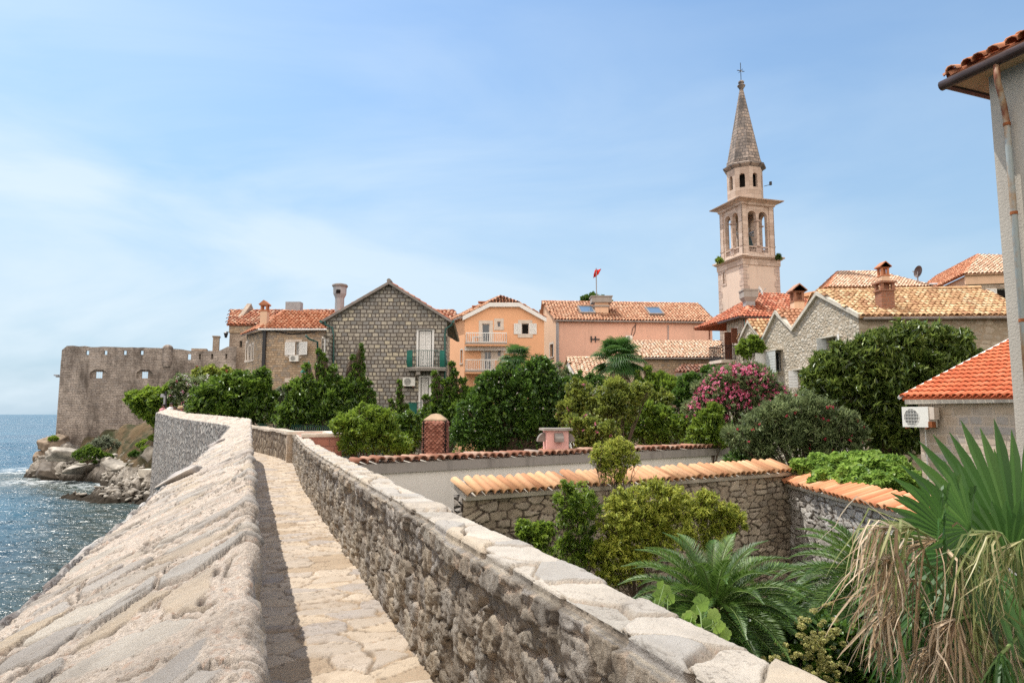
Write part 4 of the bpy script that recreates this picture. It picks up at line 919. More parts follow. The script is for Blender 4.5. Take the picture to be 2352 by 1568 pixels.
# ================================================================ grey stone gable house
def greyhouse():
    c = P(748, 840, 38)[:2]; F = Fr(c, (1, .03)); at = F.at; s1 = at((1026, 840))[0]
    t = thing('grey_gable_house', (c[0] + 3.5, c[1] + 4, GZ), 'grey squared stone house with broad gable, green gutters and one tall shuttered balcony door', 'house')
    ap = at(zB(1612, 245)); el_ = at(zB(1010, 565)); er = at(zB(2190, 565)); 
    d0, d1 = at(zB(1885, 1000)), at(zB(2020, 655)); g0, g1 = at(zB(1905, 1470)), at(zB(1990, 1105))
    out = [(0, GZ), (s1, GZ), (s1, er[1] + .15), (ap[0] + .0, ap[1] + .15), (0, el_[1] + .15)]
    mb = MB(); slab(mb, F, out, [rect(d0[0], d1[0], d0[1], d1[1]), rect(g0[0], g1[0], g0[1], g1[1])], .45)
    Fw = Fr(np.array(c) + 9 * np.array([-.05, .998]), (.05, -.998)); hs = []; sh = []
    kk = lambda q: Fw.at(q)
    for (x0, x1, yb, yt) in ((955, 990, 1000, 740), (1012, 1035, 1010, 665)):
        a = kk(zB(x0, yb)); b = kk(zB(x1, yt)); sh.append((a[0], b[0], a[1], b[1]))
    slab(mb, Fw, rect(0, 9, GZ, el_[1] + .1), [rect(*q) for q in sh], .4)
    mb.build('wall', M['greyhouse'], t)
    for q in sh: w = window(Fw, t, *q, sur=.1); m = (q[0] + q[1]) / 2; shutter(Fw, t, q[0], m - .01, q[2], q[3], -.05, M['white']); shutter(Fw, t, m + .01, q[1], q[2], q[3], -.05, M['white'])
    for (a, b) in ((d0, d1), (g0, g1)):
        w = window(F, t, a[0], b[0], a[1], b[1], sur=.11, door=True, surmat='white', gl='dark', trans=0); m = (a[0] + b[0]) / 2
        shutter(F, w, a[0] + .06, m - .01, a[1] + .02, b[1] - .05, -.08, M['white']); shutter(F, w, m + .01, b[0] - .06, a[1] + .02, b[1] - .05, -.08, M['white'])
    mb = MB(); a = at(zB(1868, 640)); b = at(zB(2040, 632)); mb.fbox(F, a[0], b[0], a[1] - .0, a[1] + .06, 0, .16); mb.build('lintel', M['greytrim'], t)
    # roof: thin grey slab along the gable, tiles on top
    dep = 10.; over = .35; th = .16
    A = F.pt(ap[0], ap[1] + .32, over); Lf = F.pt(at(zB(1000, 560))[0] - .1, el_[1] + .05, over); Rt = F.pt(at(zB(2215, 560))[0], er[1] - .0, over); bk = V3((-.05 * dep, dep, 0)) * 1.0
    m2 = MB()
    for (e, s) in ((Lf, 1), (Rt, -1)):
        vs = [e, A, A + bk, e + bk]; vs = vs + [v - V3((0, 0, th)) for v in vs]; m2.add(vs, [(0, 1, 2, 3), (7, 6, 5, 4), (0, 4, 5, 1), (1, 5, 6, 2), (2, 6, 7, 3), (3, 7, 4, 0)])
    m2.build('roof_slab', M['greytrim'], t)
    up = V3((0, 0, -.07)); tile_roof(t, [Lf + bk + up, Lf + up + V3((0, .3, 0)), A + up + V3((0, .3, 0)), A + bk + up], M['tile_red'], .24, .38, seed=8, base=False)
    tile_roof(t, [Rt + up + V3((0, .3, 0)), Rt + bk + up, A + bk + up, A + up + V3((0, .3, 0))], M['tile_red'], .24, .38, seed=9, base=False)
    m3 = MB(); m3.tube([A + V3((0, -.02, .03)), A + V3((0, .6, .03))], .12, 8); m3.build('ridge_end', M['greytrim'], t)
    # gutters and downpipes
    m3 = MB(); m3.tube([Lf + V3((-.06, -.1, -.12)), Lf + bk + V3((-.06, 0, -.12))], .09, 8); m3.build('gutter', M['green'], t)
    m3 = MB(); m3.tube([Rt + V3((.06, -.1, -.06)), Rt + bk + V3((.06, 0, -.06))], .09, 8); m3.build('gutter', M['green'], t)
    pipe(F, t, [zB(1002, 560) + (.3,), zB(1005, 600) + (.25,), zB(1070, 630) + (.12,), zB(1078, 700) + (.1,), zB(1078, 870) + (.1,), zB(1078, 1500) + (.1,)], .055, M['green'])
    pipe(F, t, [zB(2215, 565) + (.3,), zB(2208, 605) + (.25,), zB(2150, 640) + (.12,), zB(2142, 700) + (.1,), zB(2142, 850) + (.1,), zB(2142, 1500) + (.1,)], .055, M['green'])
    pipe(Fw, t, [zB(893, 700) + (.45,), zB(898, 735) + (.3,), zB(940, 762) + (.1,), zB(942, 1000) + (.1,)], .05, M['green'])
    # flue
    q = P(*zB(1132, 440), 41.); fl = MB(); hz_ = P(*zB(1132, 322), 41.)[2]; zt_ = P(*zB(1132, 240), 41.)[2]; R0 = .3
    fl.lathe((q[0], q[1], q[2] - 2.), [(R0 * .92, 0), (R0 * .92, hz_ - q[2] + 1.85), (R0 * 1.3, hz_ - q[2] + 2.1), (R0 * 1.36, zt_ - q[2] + 2.0)], 8, R_(22.5)); fo_ = fl.build('chimney', M['chimgrey'], t)
    fl = MB(); fl.lathe((q[0], q[1], zt_), [(R0 * 1.5, 0), (R0 * 1.62, .08), (R0 * 1.5, .16), (.1, .24)], 8, R_(22.5)); fl.build('cap', M['greytrim'], fo_)
    fl = MB(); fl.lathe((q[0], q[1] - R0 * 1.28, hz_ + .1), [(.13, 0), (.13, .2)], 8); fl.build('vent_hole', M['dark'], fo_)
    # balcony
    a = at(zB(1798, 1045)); b = at(zB(2155, 1045)); zb0 = a[1]; zb1 = at(zB(1900, 1013))[1]; D0 = .95
    b1 = MB(); b1.fbox(F, a[0], b[0], zb0, zb1, 0, D0); b1.fbox(F, a[0] - .04, b[0] + .04, zb1 - .1, zb1 - .04, .0, D0 + .05)
    for x in (1880, 2050): s = at(zB(x, 1060))[0]; b1.fbox(F, s, s + .22, zb0 - .22, zb0, 0, .8)
    bal = b1.build('balcony', M['concrete'], t)
    zr = at(zB(1950, 858))[1]; pl = [F.pt(a[0] + .06, 0, .02), F.pt(a[0] + .06, 0, D0 - .06), F.pt(b[0] - .06, 0, D0 - .06), F.pt(b[0] - .06, 0, .02)]
    railing(bal, [p[:2] for p in pl], zb1, zr, M['green'], .11, .012, belly=.12)
    for x0, x1 in ((1800, 1850), (2105, 2150)):
        s0_, s1_ = at(zB(x0, 900))[0], at(zB(x1, 900))[0]; n_ = MB(); K = 6
        vs = [F.pt(s, zb1 + (zr - zb1) * v, D0 + .05 + .12 * math.sin(v * 3)) for v in np.linspace(0, .97, K) for s in np.linspace(s0_, s1_, 4)]
        n_.add(vs, [(i * 4 + j, i * 4 + j + 1, i * 4 + j + 5, i * 4 + j + 4) for i in range(K - 1) for j in range(3)]); n_.build('screen_cloth', M['greennet'], bal)
    # lower balcony
    a = at(zB(1800, 1500)); b = at(zB(2155, 1500)); zl = at(zB(1900, 1490))[1]; zr = at(zB(1900, 1345))[1]; b1 = MB(); b1.fbox(F, a[0], b[0], zl - .15, zl, 0, D0); bal = b1.build('balcony', M['concrete'], t)
    pl = [F.pt(a[0] + .06, 0, .02), F.pt(a[0] + .06, 0, D0 - .06), F.pt(b[0] - .06, 0, D0 - .06)]; railing(bal, [p[:2] for p in pl], zl, zr, M['green'], .11, .012, belly=.12)
    n_ = MB(); n_.fbox(F, a[0] + .02, a[0] + .5, zl + .05, zr - .03, D0 - .03, D0); n_.build('screen_cloth', M['greennet'], bal)
    a = at(zB(1745, 1187)); b = at(zB(1862, 1104)); ac_unit(F, a[0], b[0], a[1], b[1], 'white air conditioner on the grey stone gable below the balcony', fan=.5)
    # furled green parasol at the side terrace
    q = P(*zB(815, 1010), 39.5); p_ = thing('parasol', tuple(q), 'half open dark green parasol beside the grey stone house', 'parasol'); mb = MB()
    n = 10; vs = [(q[0] + .15, q[1], q[2] + .4)]; 
    for j in range(n): a = 2 * math.pi * j / n; r = .3 + .05 * (j % 2); vs.append((q[0] + r * math.cos(a), q[1] + r * math.sin(a), q[2] - .3 + .05 * (j % 2)))
    mb.add(vs, [(0, 1 + j, 1 + (j + 1) % n) for j in range(n)]); mb.build('canopy', M['greennet'], p_); mb = MB(); mb.tube([(q[0] + .12, q[1], q[2] + .42), (q[0], q[1], GZ)], .015, 6); mb.build('pole', M['grey'], p_)
greyhouse()

# ================================================================ orange house
def orange():
    c = P(*zC(182, 800), 58)[:2]; F = Fr(c, (1, .03)); at = F.at; s1 = at(zC(836, 800))[0]
    t = thing('orange_house', (c[0] + 4, c[1] + 4, GZ), 'orange rendered house with clipped gable and two white railed balconies', 'house')
    pts = [at(zC(*q)) for q in ((836, 462), (625, 345), (388, 345), (182, 450))]
    W = {k: (at(zC(*a)), at(zC(*b))) for k, (a, b) in {'d1': ((325, 655), (388, 505)), 'w1': ((450, 532), (478, 487)), 'w2': ((650, 590), (710, 503)), 'd2': ((345, 880), (400, 730)), 'w3': ((450, 772), (480, 720)), 'w4': ((530, 740), (620, 712)), 'w5': ((305, 1010), (372, 945))}.items()}
    hs = [rect(a[0], b[0], a[1], b[1]) for a, b in W.values()]
    mb = MB(); slab(mb, F, [(0, GZ), (s1, GZ), (s1, pts[0][1]), pts[1], pts[2], (0, pts[3][1])], hs, .35)
    du = np.array([-.38, .925]); D_ = cross_ray(c, du, zC(62, 600)[0]); Fw = Fr(np.array(c) + du * D_, -du)
    a, b = Fw.at(zC(150, 830)), Fw.at(zC(168, 718)); hw = (a[0], b[0], a[1], b[1]); slab(mb, Fw, rect(0, D_, GZ, pts[3][1]), [rect(*hw)], .3); mb.build('wall', M['orange'], t)
    window(Fw, t, *hw, sur=.12)
    for k in ('d1', 'd2'): a, b = W[k]; window(F, t, a[0], b[0], a[1], b[1], sur=.28, door=True, mull=1 if k == 'd2' else 0, trans=1 if k == 'd2' else 0)
    a, b = W['w1']; window(F, t, a[0], b[0], a[1], b[1], sur=.26, sill=.26, mull=0); a, b = W['w3']; window(F, t, a[0], b[0], a[1], b[1], sur=.26, sill=.26, mull=0); a, b = W['w4']; window(F, t, a[0], b[0], a[1], b[1], sur=.2); a, b = W['w5']; window(F, t, a[0], b[0], a[1], b[1], sur=.16, mull=2)
    a, b = W['w2']; w = window(F, t, a[0], b[0], a[1], b[1], sur=.3, sill=.3, gl='dark', mull=0); hw_ = .66
    shutter(F, w, a[0] - hw_, a[0] - .02, a[1], b[1], .06, M['white']); shutter(F, w, b[0] + .02, b[0] + hw_, a[1], b[1], .06, M['white'])
    # white verge
    m = MB(); V = [at(zC(*q)) for q in ((852, 460), (628, 335), (388, 335), (168, 446))]
    for (p, q) in zip(V[:-1], V[1:]):
        m.add([F.pt(p[0], p[1], .3), F.pt(q[0], q[1], .3), F.pt(q[0], q[1] - .36, .3), F.pt(p[0], p[1] - .36, .3), F.pt(p[0], p[1], -.3), F.pt(q[0], q[1], -.3), F.pt(q[0], q[1] - .36, -.0), F.pt(p[0], p[1] - .36, -.0)], [(0, 1, 2, 3), (4, 7, 6, 5), (0, 4, 5, 1), (2, 6, 7, 3), (0, 3, 7, 4), (1, 5, 6, 2)])
    m.build('verge', M['white'], t)
    e0, e1, e2, e3 = [F.pt(q[0], q[1] + .02, .25) for q in (V[3], V[2], V[1], V[0])]; bk = V3((-.38, .925, 0)) * 9.5; apx = P(*zC(480, 280), 61.5); ridge_b = apx + V3((-.38, .925, 0)) * 8
    tile_roof(t, [e1, e2, apx], M['tile_pink'], .28, .4, seed=10)
    tile_roof(t, [e0 + bk, e0, e1, apx, ridge_b], M['tile_pink'], .28, .4, seed=11); tile_roof(t, [e3, e3 + bk, ridge_b, apx, e2], M['tile_pink'], .28, .4, seed=12)
    ridge(t, e1, apx, M['tile_old'], .13); ridge(t, e2, apx, M['tile_old'], .13); ridge(t, apx, ridge_b, M['tile_old'], .13)
    for q in ((340, 330), (290, 365)):
        p = P(*zC(*q), 61); m = MB(); m.box((p[0], p[1], p[2]), (1.0, .8, .1)); m.box((p[0] + .1, p[1], p[2] - .35), (.5, .5, .6)); m.build('vent_hood', M['tile_old'], t)
    m = MB(); m.tube([e0 + V3((-.1, 0, -.1)), e0 + bk + V3((-.1, 0, -.1))], .08, 6); m.build('gutter', M['greytrim'], t)
    for (x0, x1, yt, yf, yb) in ((190, 530, 580, 660, 675), (188, 520, 800, 888, 900)):
        D0 = 1.3; Ff = F.shift(D0); a = Ff.at(zC(x0, yf)); b = Ff.at(zC(x1, yf)); zt_ = Ff.at(zC(300, yt))[1]
        m = MB(); m.fbox(F, a[0], b[0], a[1] - .25, a[1], 0, D0); bal = m.build('balcony', M['orange'], t); m = MB(); m.fbox(F, a[0] - .03, b[0] + .03, a[1] - .1, a[1] + .02, -.0, D0 + .03); m.build('floor_edge', M['concrete'], bal)
        railing(bal, [F.pt(a[0] + .04, 0, 0)[:2], F.pt(a[0] + .04, 0, D0)[:2], F.pt(b[0] - .04, 0, D0)[:2], F.pt(b[0] - .04, 0, 0)[:2]], a[1], zt_, M['white'], .17, .022)
    a = at(zC(185, 715)); b = at(zC(515, 697)); m = MB(); m.fbox(F, a[0], b[0], a[1], b[1], .02, .5); n = 16
    for k in range(n): s = a[0] + (b[0] - a[0]) * (k + .5) / n; m.fbox(F, s - .12, s + .12, a[1] - .14, a[1], .47, .5)
    m.build('awning', M['white'], t)
    # table on the upper balcony
    D0 = .7; Ff = F.shift(D0); a = Ff.at(zC(245, 650)); b = Ff.at(zC(325, 612)); p_ = Ff.pt((a[0] + b[0]) / 2, a[1]); tb = thing('balcony_table', tuple(p_), 'small white table on the upper balcony of the orange house', 'table')
    m = MB(); m.fbox(Ff, a[0], b[0], b[1] - .06, b[1], -.35, .3); m.build('tabletop', M['white'], tb)
    for s in (a[0] + .08, b[0] - .08):
        for d in (-.3, .22): m = MB(); m.fbox(Ff, s - .03, s + .03, a[1] - .12, b[1] - .06, d, d + .06); m.build('leg', M['white'], tb)
orange()

# ================================================================ long pink house
def pinkhouse():
    c = P(*zC(948, 700), 64)[:2]; F = Fr(c, (1, .075)); at = F.at; s1 = at(zC(2215, 600))[0]
    t = thing('long_pink_house', (c[0] + 8, c[1] + 4, GZ), 'long pink rendered house with two skylights in its orange tiled roof', 'house')
    ze = at(zC(948, 478))[1]; zl = at(zC(2215, 492))[1]
    du = np.array([-.24, .97]); D_ = cross_ray(c, du, zC(806, 600)[0]); Fw = Fr(np.array(c) + du * D_, -du)
    mb = MB(); slab(mb, F, [(0, GZ), (s1, GZ), (s1, ze), (0, ze)], [], .35); mb.build('wall', M['pink'], t)
    rtop = P(*zC(838, 325), 64 + .97 * D_ * .55); sr = D_ * .45
    apz = Fw.at(zC(833, 335)); a, b = Fw.at(zC(884, 780)), Fw.at(zC(910, 668)); mb = MB()
    slab(mb, Fw, [(0, GZ), (D_, GZ), (D_, ze), (apz[0], apz[1]), (0, ze - .5)], [rect(a[0], b[0], a[1], b[1])], .35); mb.build('side_wall', M['pinkleft'], t)
    w = window(Fw, t, a[0], b[0], a[1], b[1], sur=.2, frmat='oldwood')
    dep_ = P(*zC(838, 325), 1)[0]; A = Fw.pt(apz[0], apz[1] + .15, .25); el_ = F.pt(-.25, ze + .03, .3); er = F.pt(at(zC(2232, 488))[0], ze - .0, .3)
    rr_ = Fr((A - F.n * 0)[:2], F.u[:2]); sR = rr_.at(zC(2103, 352)); B = rr_.pt(sR[0], A[2] - .05, 0)
    tile_roof(t, [el_, er, B, A], M['tile_pink'], .3, .42, seed=13); ridge(t, A, B, M['tile_old'], .15)
    bkl = Fw.pt(0, ze - .5, .25); tile_roof(t, [B + (bkl - A), bkl, A, B], M['tile_pink'], .3, .42, seed=14)
    # the hipped right end needs its own slope
    bke = B + (bkl - A); tile_roof(t, [er, bke, B], M['tile_pink'], .3, .42, seed=15)
    g = MB(); g.tube([el_ + V3((0, -.08, -.1)), er + V3((0, -.08, -.1))], .09, 8); g.build('gutter', M['greytrim'], t)
    g = MB(); g.tube([F.pt(-.05, ze - .2, .15), F.pt(-.05, GZ, .15)], .14, 8); g.build('drainpipe', M['grey'], t)
    # skylights and chimney lie on the roof plane
    u = F.u; v = (A - el_); v = v - u * (v @ u); v /= np.linalg.norm(v); n = np.cross(u, v)
    def onroof(q):
        d = ray(q); cc = V3((0, 0, CAMZ)); k = ((el_ - cc) @ n) / (d @ n); return cc + d * k
    for q in ((1180, 405), (1738, 415)):
        p = onroof(zC(*q)); g = MB(); hw, hh = .75, 1.0
        def bx(a0, a1, b0, b1, h0, h1): vs = [p + u * a + v * b + n * h for h in (h0, h1) for a, b in ((a0, b0), (a1, b0), (a1, b1), (a0, b1))]; g.add(vs, [(0, 3, 2, 1), (4, 5, 6, 7), (0, 1, 5, 4), (1, 2, 6, 5), (2, 3, 7, 6), (3, 0, 4, 7)])
        bx(-hw, hw, -hh, -hh + .12, 0, .3); bx(-hw, hw, hh - .12, hh, 0, .3); bx(-hw, -hw + .12, -hh + .12, hh - .12, 0, .3); bx(hw - .12, hw, -hh + .12, hh - .12, 0, .3); fr = g.build('skylight', M['greytrim'], t)
        g = MB(); bx(-hw + .12, hw - .12, -hh + .12, hh - .12, .18, .24); g.build('pane', M['skyglass'], fr)
    p = onroof(zC(1310, 432)); z0 = p[2] - .8; zt_ = P(*zC(1305, 335), float(p[1]) + .5)[2]; zt2 = P(*zC(1305, 290), float(p[1]) + .5)[2]; g = MB(); g.box((p[0], p[1] + .7, (z0 + zt_) / 2), (1.3, 1.1, zt_ - z0)); chm = g.build('chimney', M['pinkleft'], t)
    g = MB(); g.box((p[0], p[1] + .7, zt_ - .35), (1.5, 1.3, .15)); g.box((p[0], p[1] + .7, (zt_ + zt2) / 2), (1.95, 1.6, zt2 - zt_)); g.box((p[0], p[1] + .7, zt2 + .04), (2.1, 1.75, .1)); g.build('chimney_head', M['concrete'], chm)
    for x in (1220, 1255):
        a = at(zC(x, 608)); b = at(zC(x, 655)); g = MB(); g.fbox(F, a[0] - .05, a[0] + .06, b[1], a[1], 0, .12); m_ = (a[1] + b[1]) / 2; g.fbox(F, a[0], a[0] + .4, m_ - .06, m_ + .04, 0, .1); g.build('iron_anchor', M['black'], t)
    for (x, y0, y1) in ((1850, 520, 645), (2190, 520, 635)): a = at(zC(x, y0)); b = at(zC(x, y1)); g = MB(); g.tube([F.pt(a[0], a[1], .08), F.pt(b[0], b[1], .08)], .05, 6); g.build('pipe', M['grey'] if x < 2000 else M['brownwood'], t)
    g = MB(); g.tube([F.pt(*at(zC(1590, 508)), .06), F.pt(*at(zC(1560, 545)), .06), F.pt(*at(zC(1550, 600)), .06)], .03, 5); g.tube([F.pt(*at(zC(1585, 508)), .06), F.pt(*at(zC(1580, 570)), .06), F.pt(*at(zC(1565, 605)), .06)], .03, 5); g.build('cable', M['black'], t)
    a = at(zC(1500, 640)); b = at(zC(1552, 604)); ac_unit(F, a[0], b[0], a[1], b[1], 'grey air conditioner on the wall of the long pink house')
    # flag on its mast, behind the ridge
    p = P(*zC(1265, 290), 71.0); zt_ = P(*zC(1262, 50), 71.)[2]; f = thing('flagpole', (p[0], p[1], p[2] - 4), 'thin flagpole with a drooping red flag rising behind the pink house roof', 'flagpole')
    g = MB(); g.tube([(p[0], p[1], p[2] - 4), (p[0], p[1], zt_)], .06, 6); g.build('pole', M['grey'], f)
    F3 = Fr(p[:2], (1, 0)); g = MB(); cols_ = 6; rows_ = 7; vs = []
    top, bot = F3.at(zC(1268, 65))[1], F3.at(zC(1245, 130))[1]
    for i in range(rows_):
        for j in range(cols_):
            y = i / (rows_ - 1); x = j / (cols_ - 1); xx = (F3.at(zC(1262 + (-22 if True else 0) * y, 65 + 65 * y))[0]) + (x - .2) * (.55 + .2 * (1 - y)) * (.9 if i < 5 else .5); vs.append(F3.pt(xx, top + (bot - top) * y + .12 * x, .15 * math.sin(x * 9 + y * 2)))
    g.add(vs, [(i * cols_ + j, i * cols_ + j + 1, (i + 1) * cols_ + j + 1, (i + 1) * cols_ + j) for i in range(rows_ - 1) for j in range(cols_ - 1)]); g.build('flag', M['red'], f)
pinkhouse()

# ================================================================ low tiled buildings in the middle
def lowroof(name, label, ex0, ex1, ey, rx0, rx1, ry, Y, wallmat, tm, depth=3., pitch=.26, slope_side=None, wallb=GZ, gl=None):
    F = Fr(P(ex0, ey, Y)[:2], (1, .02)); a = F.at((ex0, ey)); b = F.at((ex1, ey)); Fb = F.shift(-depth); c_ = Fb.at((rx0, ry)); d_ = Fb.at((rx1, ry))
    t = thing(name, tuple(F.pt((a[0] + b[0]) / 2, wallb, -depth)), label, 'building')
    e0, e1, r1, r0 = F.pt(a[0], a[1], .2), F.pt(b[0], a[1], .2), Fb.pt(d_[0], c_[1]), Fb.pt(c_[0], c_[1])
    tile_roof(t, [e0, e1, r1, r0], tm, pitch, .38, seed=int(ex0)); ridge(t, r0, r1, tm, .13)
    mb = MB(); slab(mb, F, rect(a[0] + .15, b[0] - .1, wallb, a[1] - .05), [], .3)
    dl = (r0 - e0)[:2]; dl = dl / np.linalg.norm(dl); L = np.linalg.norm((r0 - e0)[:2])
    o = F.pt(a[0] + .15, 0); Fl = Fr(o[:2] + dl * L * 2, -dl); slab(mb, Fl, [(0, wallb), (2 * L, wallb), (2 * L, a[1] - .05), (L, c_[1] - .08), (0, a[1] - .05)], [], .3); mb.build('wall', wallmat, t)
    tile_roof(t, [e1 + (r0 - e0) * [2, 2, 0], e0 + (r0 - e0) * [2, 2, 0], r0, r1], tm, pitch, .38, seed=int(ex0) + 1)
    return t, F, a, b
t1, F1, a1_, b1_ = lowroof('low_stone_building', 'low tan stone building with pale tiled roof in front of the pink house', zC(1640, 785)[0], zC(2300, 785)[0], zC(1640, 785)[1], zC(1510, 650)[0], zC(2290, 650)[0], zC(1510, 648)[1], 54, M['tanstone'], M['tile_pale'], 4.2, .27)
g = MB(); g.tube([F1.pt(a1_[0], a1_[1] - .05, .3), F1.pt(b1_[0], a1_[1] - .05, .3)], .08, 6); g.build('gutter', M['greytrim'], t1)
t2, F2_, a2_, b2_ = lowroof('small_white_building', 'small white gabled building with pale orange roof beside the big fan palm', zC(1112, 950)[0], zC(1420, 950)[0], zC(1112, 950)[1], zC(1018, 785)[0], zC(1400, 785)[0], zC(1018, 783)[1], 47, M['white_wall'], M['tile_pale'], 3.6, .27)
# small mossy roof
def mossy():
    F = Fr(P(*zC(1915, 895), 44)[:2], (1, -.1)); t = thing('garden_shed', tuple(F.pt(2, GZ, -2)), 'small shed with mossy brown tiled roof below the long low building', 'shed')
    Fb = F.shift(-2.6); e0 = F.pt(*F.at(zC(1905, 900))); e1 = F.pt(*F.at(zC(2080, 925))); r0 = Fb.pt(*Fb.at(zC(1960, 850))); r1 = Fb.pt(*Fb.at(zC(2205, 838)))
    e1[2] = e0[2] - .05; r1[2] = r0[2] + .05
    tile_roof(t, [e0, e1, r1, r0], M['tile_edge'], .24, .36, seed=77); ridge(t, r0, r1, M['tile_edge'], .1)
    d = r1 - e1; r2 = e1 + V3((d[0] * 2, d[1] * 2, 0)) * .9; mb = MB(); Fg = Fr(e1[:2], (d[:2])); L = np.linalg.norm(d[:2]); slab(mb, Fg, [(0.1, GZ), (1.8 * L, GZ), (1.8 * L, e1[2]), (L, r1[2] - .1), (.1, e1[2])], [], .2)
    slab(mb, Fr(e0[:2], (e1 - e0)[:2]), [(0.1, GZ), (np.linalg.norm((e1 - e0)[:2]) - .02, GZ), (np.linalg.norm((e1 - e0)[:2]) - .02, e1[2] - .05), (.1, e0[2] - .05)], [], .2); mb.build('wall', M['greytrim'], t)
    tile_roof(t, [r2, r2 + (e0 - e1), r0, r1], M['tile_edge'], .24, .36, seed=78)
    q = P(*zC(1955, 1095), 34); a = thing('garden_canopy', (q[0], q[1], GZ), 'little flat tiled canopy on a post among the bushes', 'canopy'); m = MB()
    m.add([q + V3((-1.45, -.5, -.12)), q + V3((1.1, -.5, -.0)), q + V3((1.3, .8, .35)), q + V3((-1.0, .8, .25))] + [q + V3((-1.45, -.5, -.2)), q + V3((1.1, -.5, -.08)), q + V3((1.3, .8, .27)), q + V3((-1.0, .8, .17))], [(0, 1, 2, 3), (7, 6, 5, 4), (0, 4, 5, 1), (1, 5, 6, 2), (2, 6, 7, 3), (3, 7, 4, 0)]); m.build('canopy_roof', M['tile_pink'], a)
    m = MB(); m.tube([q + V3((0, .2, 0)), (q[0], q[1] + .2, GZ)], .07, 6); m.build('post', M['brownwood'], a)
mossy()
# ================================================================ row house with three gables
def rowhouse():
    c = P(*zR(1112, 700), 32)[:2]; F = Fr(c, (.995, -.05)); wd = np.array([-.1, .995]); far = cross_ray(c, wd, zR(392, 700)[0])
    Fw = Fr(np.array(c) + wd * far, -wd); at, aw = F.at, Fw.at
    t = thing('stone_row_house', (c[0] + 4, c[1] + 4, GZ), 'rough stone house with two sunlit gables in a row and long yellowish tiled roof', 'house')
    s1 = at(zR(2420, 600))[0]; ze = at(zR(1112, 548))[1]
    pts = [aw(zR(*q)) for q in ((800, 360), (612, 632), (485, 500), (395, 688))]
    W = {k: (aw(zR(*a)), aw(zR(*b))) for k, (a, b) in {'a': ((878, 882), (934, 692)), 'b': ((446, 958), (512, 790)), 'c': ((657, 1055), (700, 935))}.items()}
    mb = MB(); slab(mb, Fw, [(0, GZ), (far, GZ), (far, ze)] + pts, [rect(a[0], b[0], a[1], b[1]) for a, b in W.values()], .45); mb.build('gable_wall', M['rowstone'], t)
    mb = MB(); slab(mb, F, rect(0.003, s1, GZ, ze), [], .45); mb.build('side_wall', M['sidestone'], t)
    # mortar verges on the gables
    m = MB(); V = [(far + .18, ze + .1)] + pts + [(-.1, pts[-1][1])]
    for p, q in zip(V[:-2], V[1:-1]):
        m.add([Fw.pt(p[0], p[1] + .1, .16), Fw.pt(q[0], q[1] + .1, .16), Fw.pt(q[0], q[1] - .1, .16), Fw.pt(p[0], p[1] - .1, .16), Fw.pt(p[0], p[1] + .12, -.25), Fw.pt(q[0], q[1] + .12, -.25), Fw.pt(q[0], q[1] - .1, -.01), Fw.pt(p[0], p[1] - .1, -.01)], [(0, 1, 2, 3), (4, 7, 6, 5), (0, 4, 5, 1), (2, 6, 7, 3), (0, 3, 7, 4), (1, 5, 6, 2)])
    m.build('verge', M['gable_trim'], t)
    Lr = s1 + .4; U = F.u
    e0 = Fw.pt(far + .28, ze + .05, .08); A = Fw.pt(pts[0][0], pts[0][1] + .1, .08); V1 = Fw.pt(pts[1][0], pts[1][1] + .08, .08); A2 = Fw.pt(pts[2][0], pts[2][1] + .1, .08); V2 = Fw.pt(pts[3][0], pts[3][1] + .05, .08)
    dz = V3((0, 0, .0)); LR = U * Lr
    # the ridge climbs a little to the right in the picture: real sag of the old roof
    zr2 = Fr(A[:2], U[:2]).at(zR(2230, 300)); B = Fr(A[:2], U[:2]).pt(zr2[0], zr2[1]) if False else A + U * (Lr) + V3((0, 0, .15))
    tile_roof(t, [e0, e0 + LR, B, A], M['tile_yellow'], .25, .36, seed=21, thick=.018, jit=.02); tile_roof(t, [V1 + LR, V1, A, B], M['tile_yellow'], .25, .36, seed=22)
    ridge(t, A, B, M['tile_yellow'], .12)
    tile_roof(t, [V1, V1 + U * 9, A2 + U * 9, A2], M['tile_pink'], .25, .36, seed=23, thick=.018); tile_roof(t, [V2 + U * 9, V2, A2, A2 + U * 9], M['tile_pink'], .25, .36, seed=24); ridge(t, A2, A2 + U * 9, M['tile_red'], .12)
    g = MB(); g.tube([e0 + V3((.1, -.08, -.1)), e0 + LR + V3((0, -.08, -.1))], .07, 6); g.build('gutter', M['greytrim'], t)
    # windows and shutters
    a, b = W['a']; w = window(Fw, t, a[0], b[0], a[1], b[1], sur=0, frmat='oldwood', gl='glass', mull=1, depth=.25)
    m = MB(); m.fbox(Fw, a[0] - .25, b[0] + .3, b[1] + .02, b[1] + .09, -.02, .35); m.fbox(Fw, a[0] - .1, b[0] + .1, a[1] - .2, a[1] - .02, -.1, .12); m.build('window_hood', M['gable_trim'], t)
    wl = (b[0] - a[0]) * .85; Fs = Fr(Fw.pt(b[0] + .02, 0, .02)[:2], Fw.u[:2] * .93 + Fw.n[:2] * .3); shutter(Fs, t, 0, wl, a[1], b[1] + .1, 0, M['whitewood'], solid=True)
    Fs = Fr(Fw.pt(a[0] - .02, 0, .02)[:2] + (Fw.n[:2] * .75 - Fw.u[:2] * .2) * wl, -(Fw.n[:2] * .75 - Fw.u[:2] * .2)); shutter(Fs, t, 0, wl * .7, a[1], b[1] + .05, 0, M['greyshutter'], solid=True)
    a, b = W['b']; w = window(Fw, t, a[0], b[0], a[1], b[1], sur=0, depth=.2); m = MB(); m.fbox(Fw, a[0] - .1, b[0] + .3, b[1] + .0, b[1] + .06, -.02, .4); m.build('window_hood', M['gable_trim'], t)
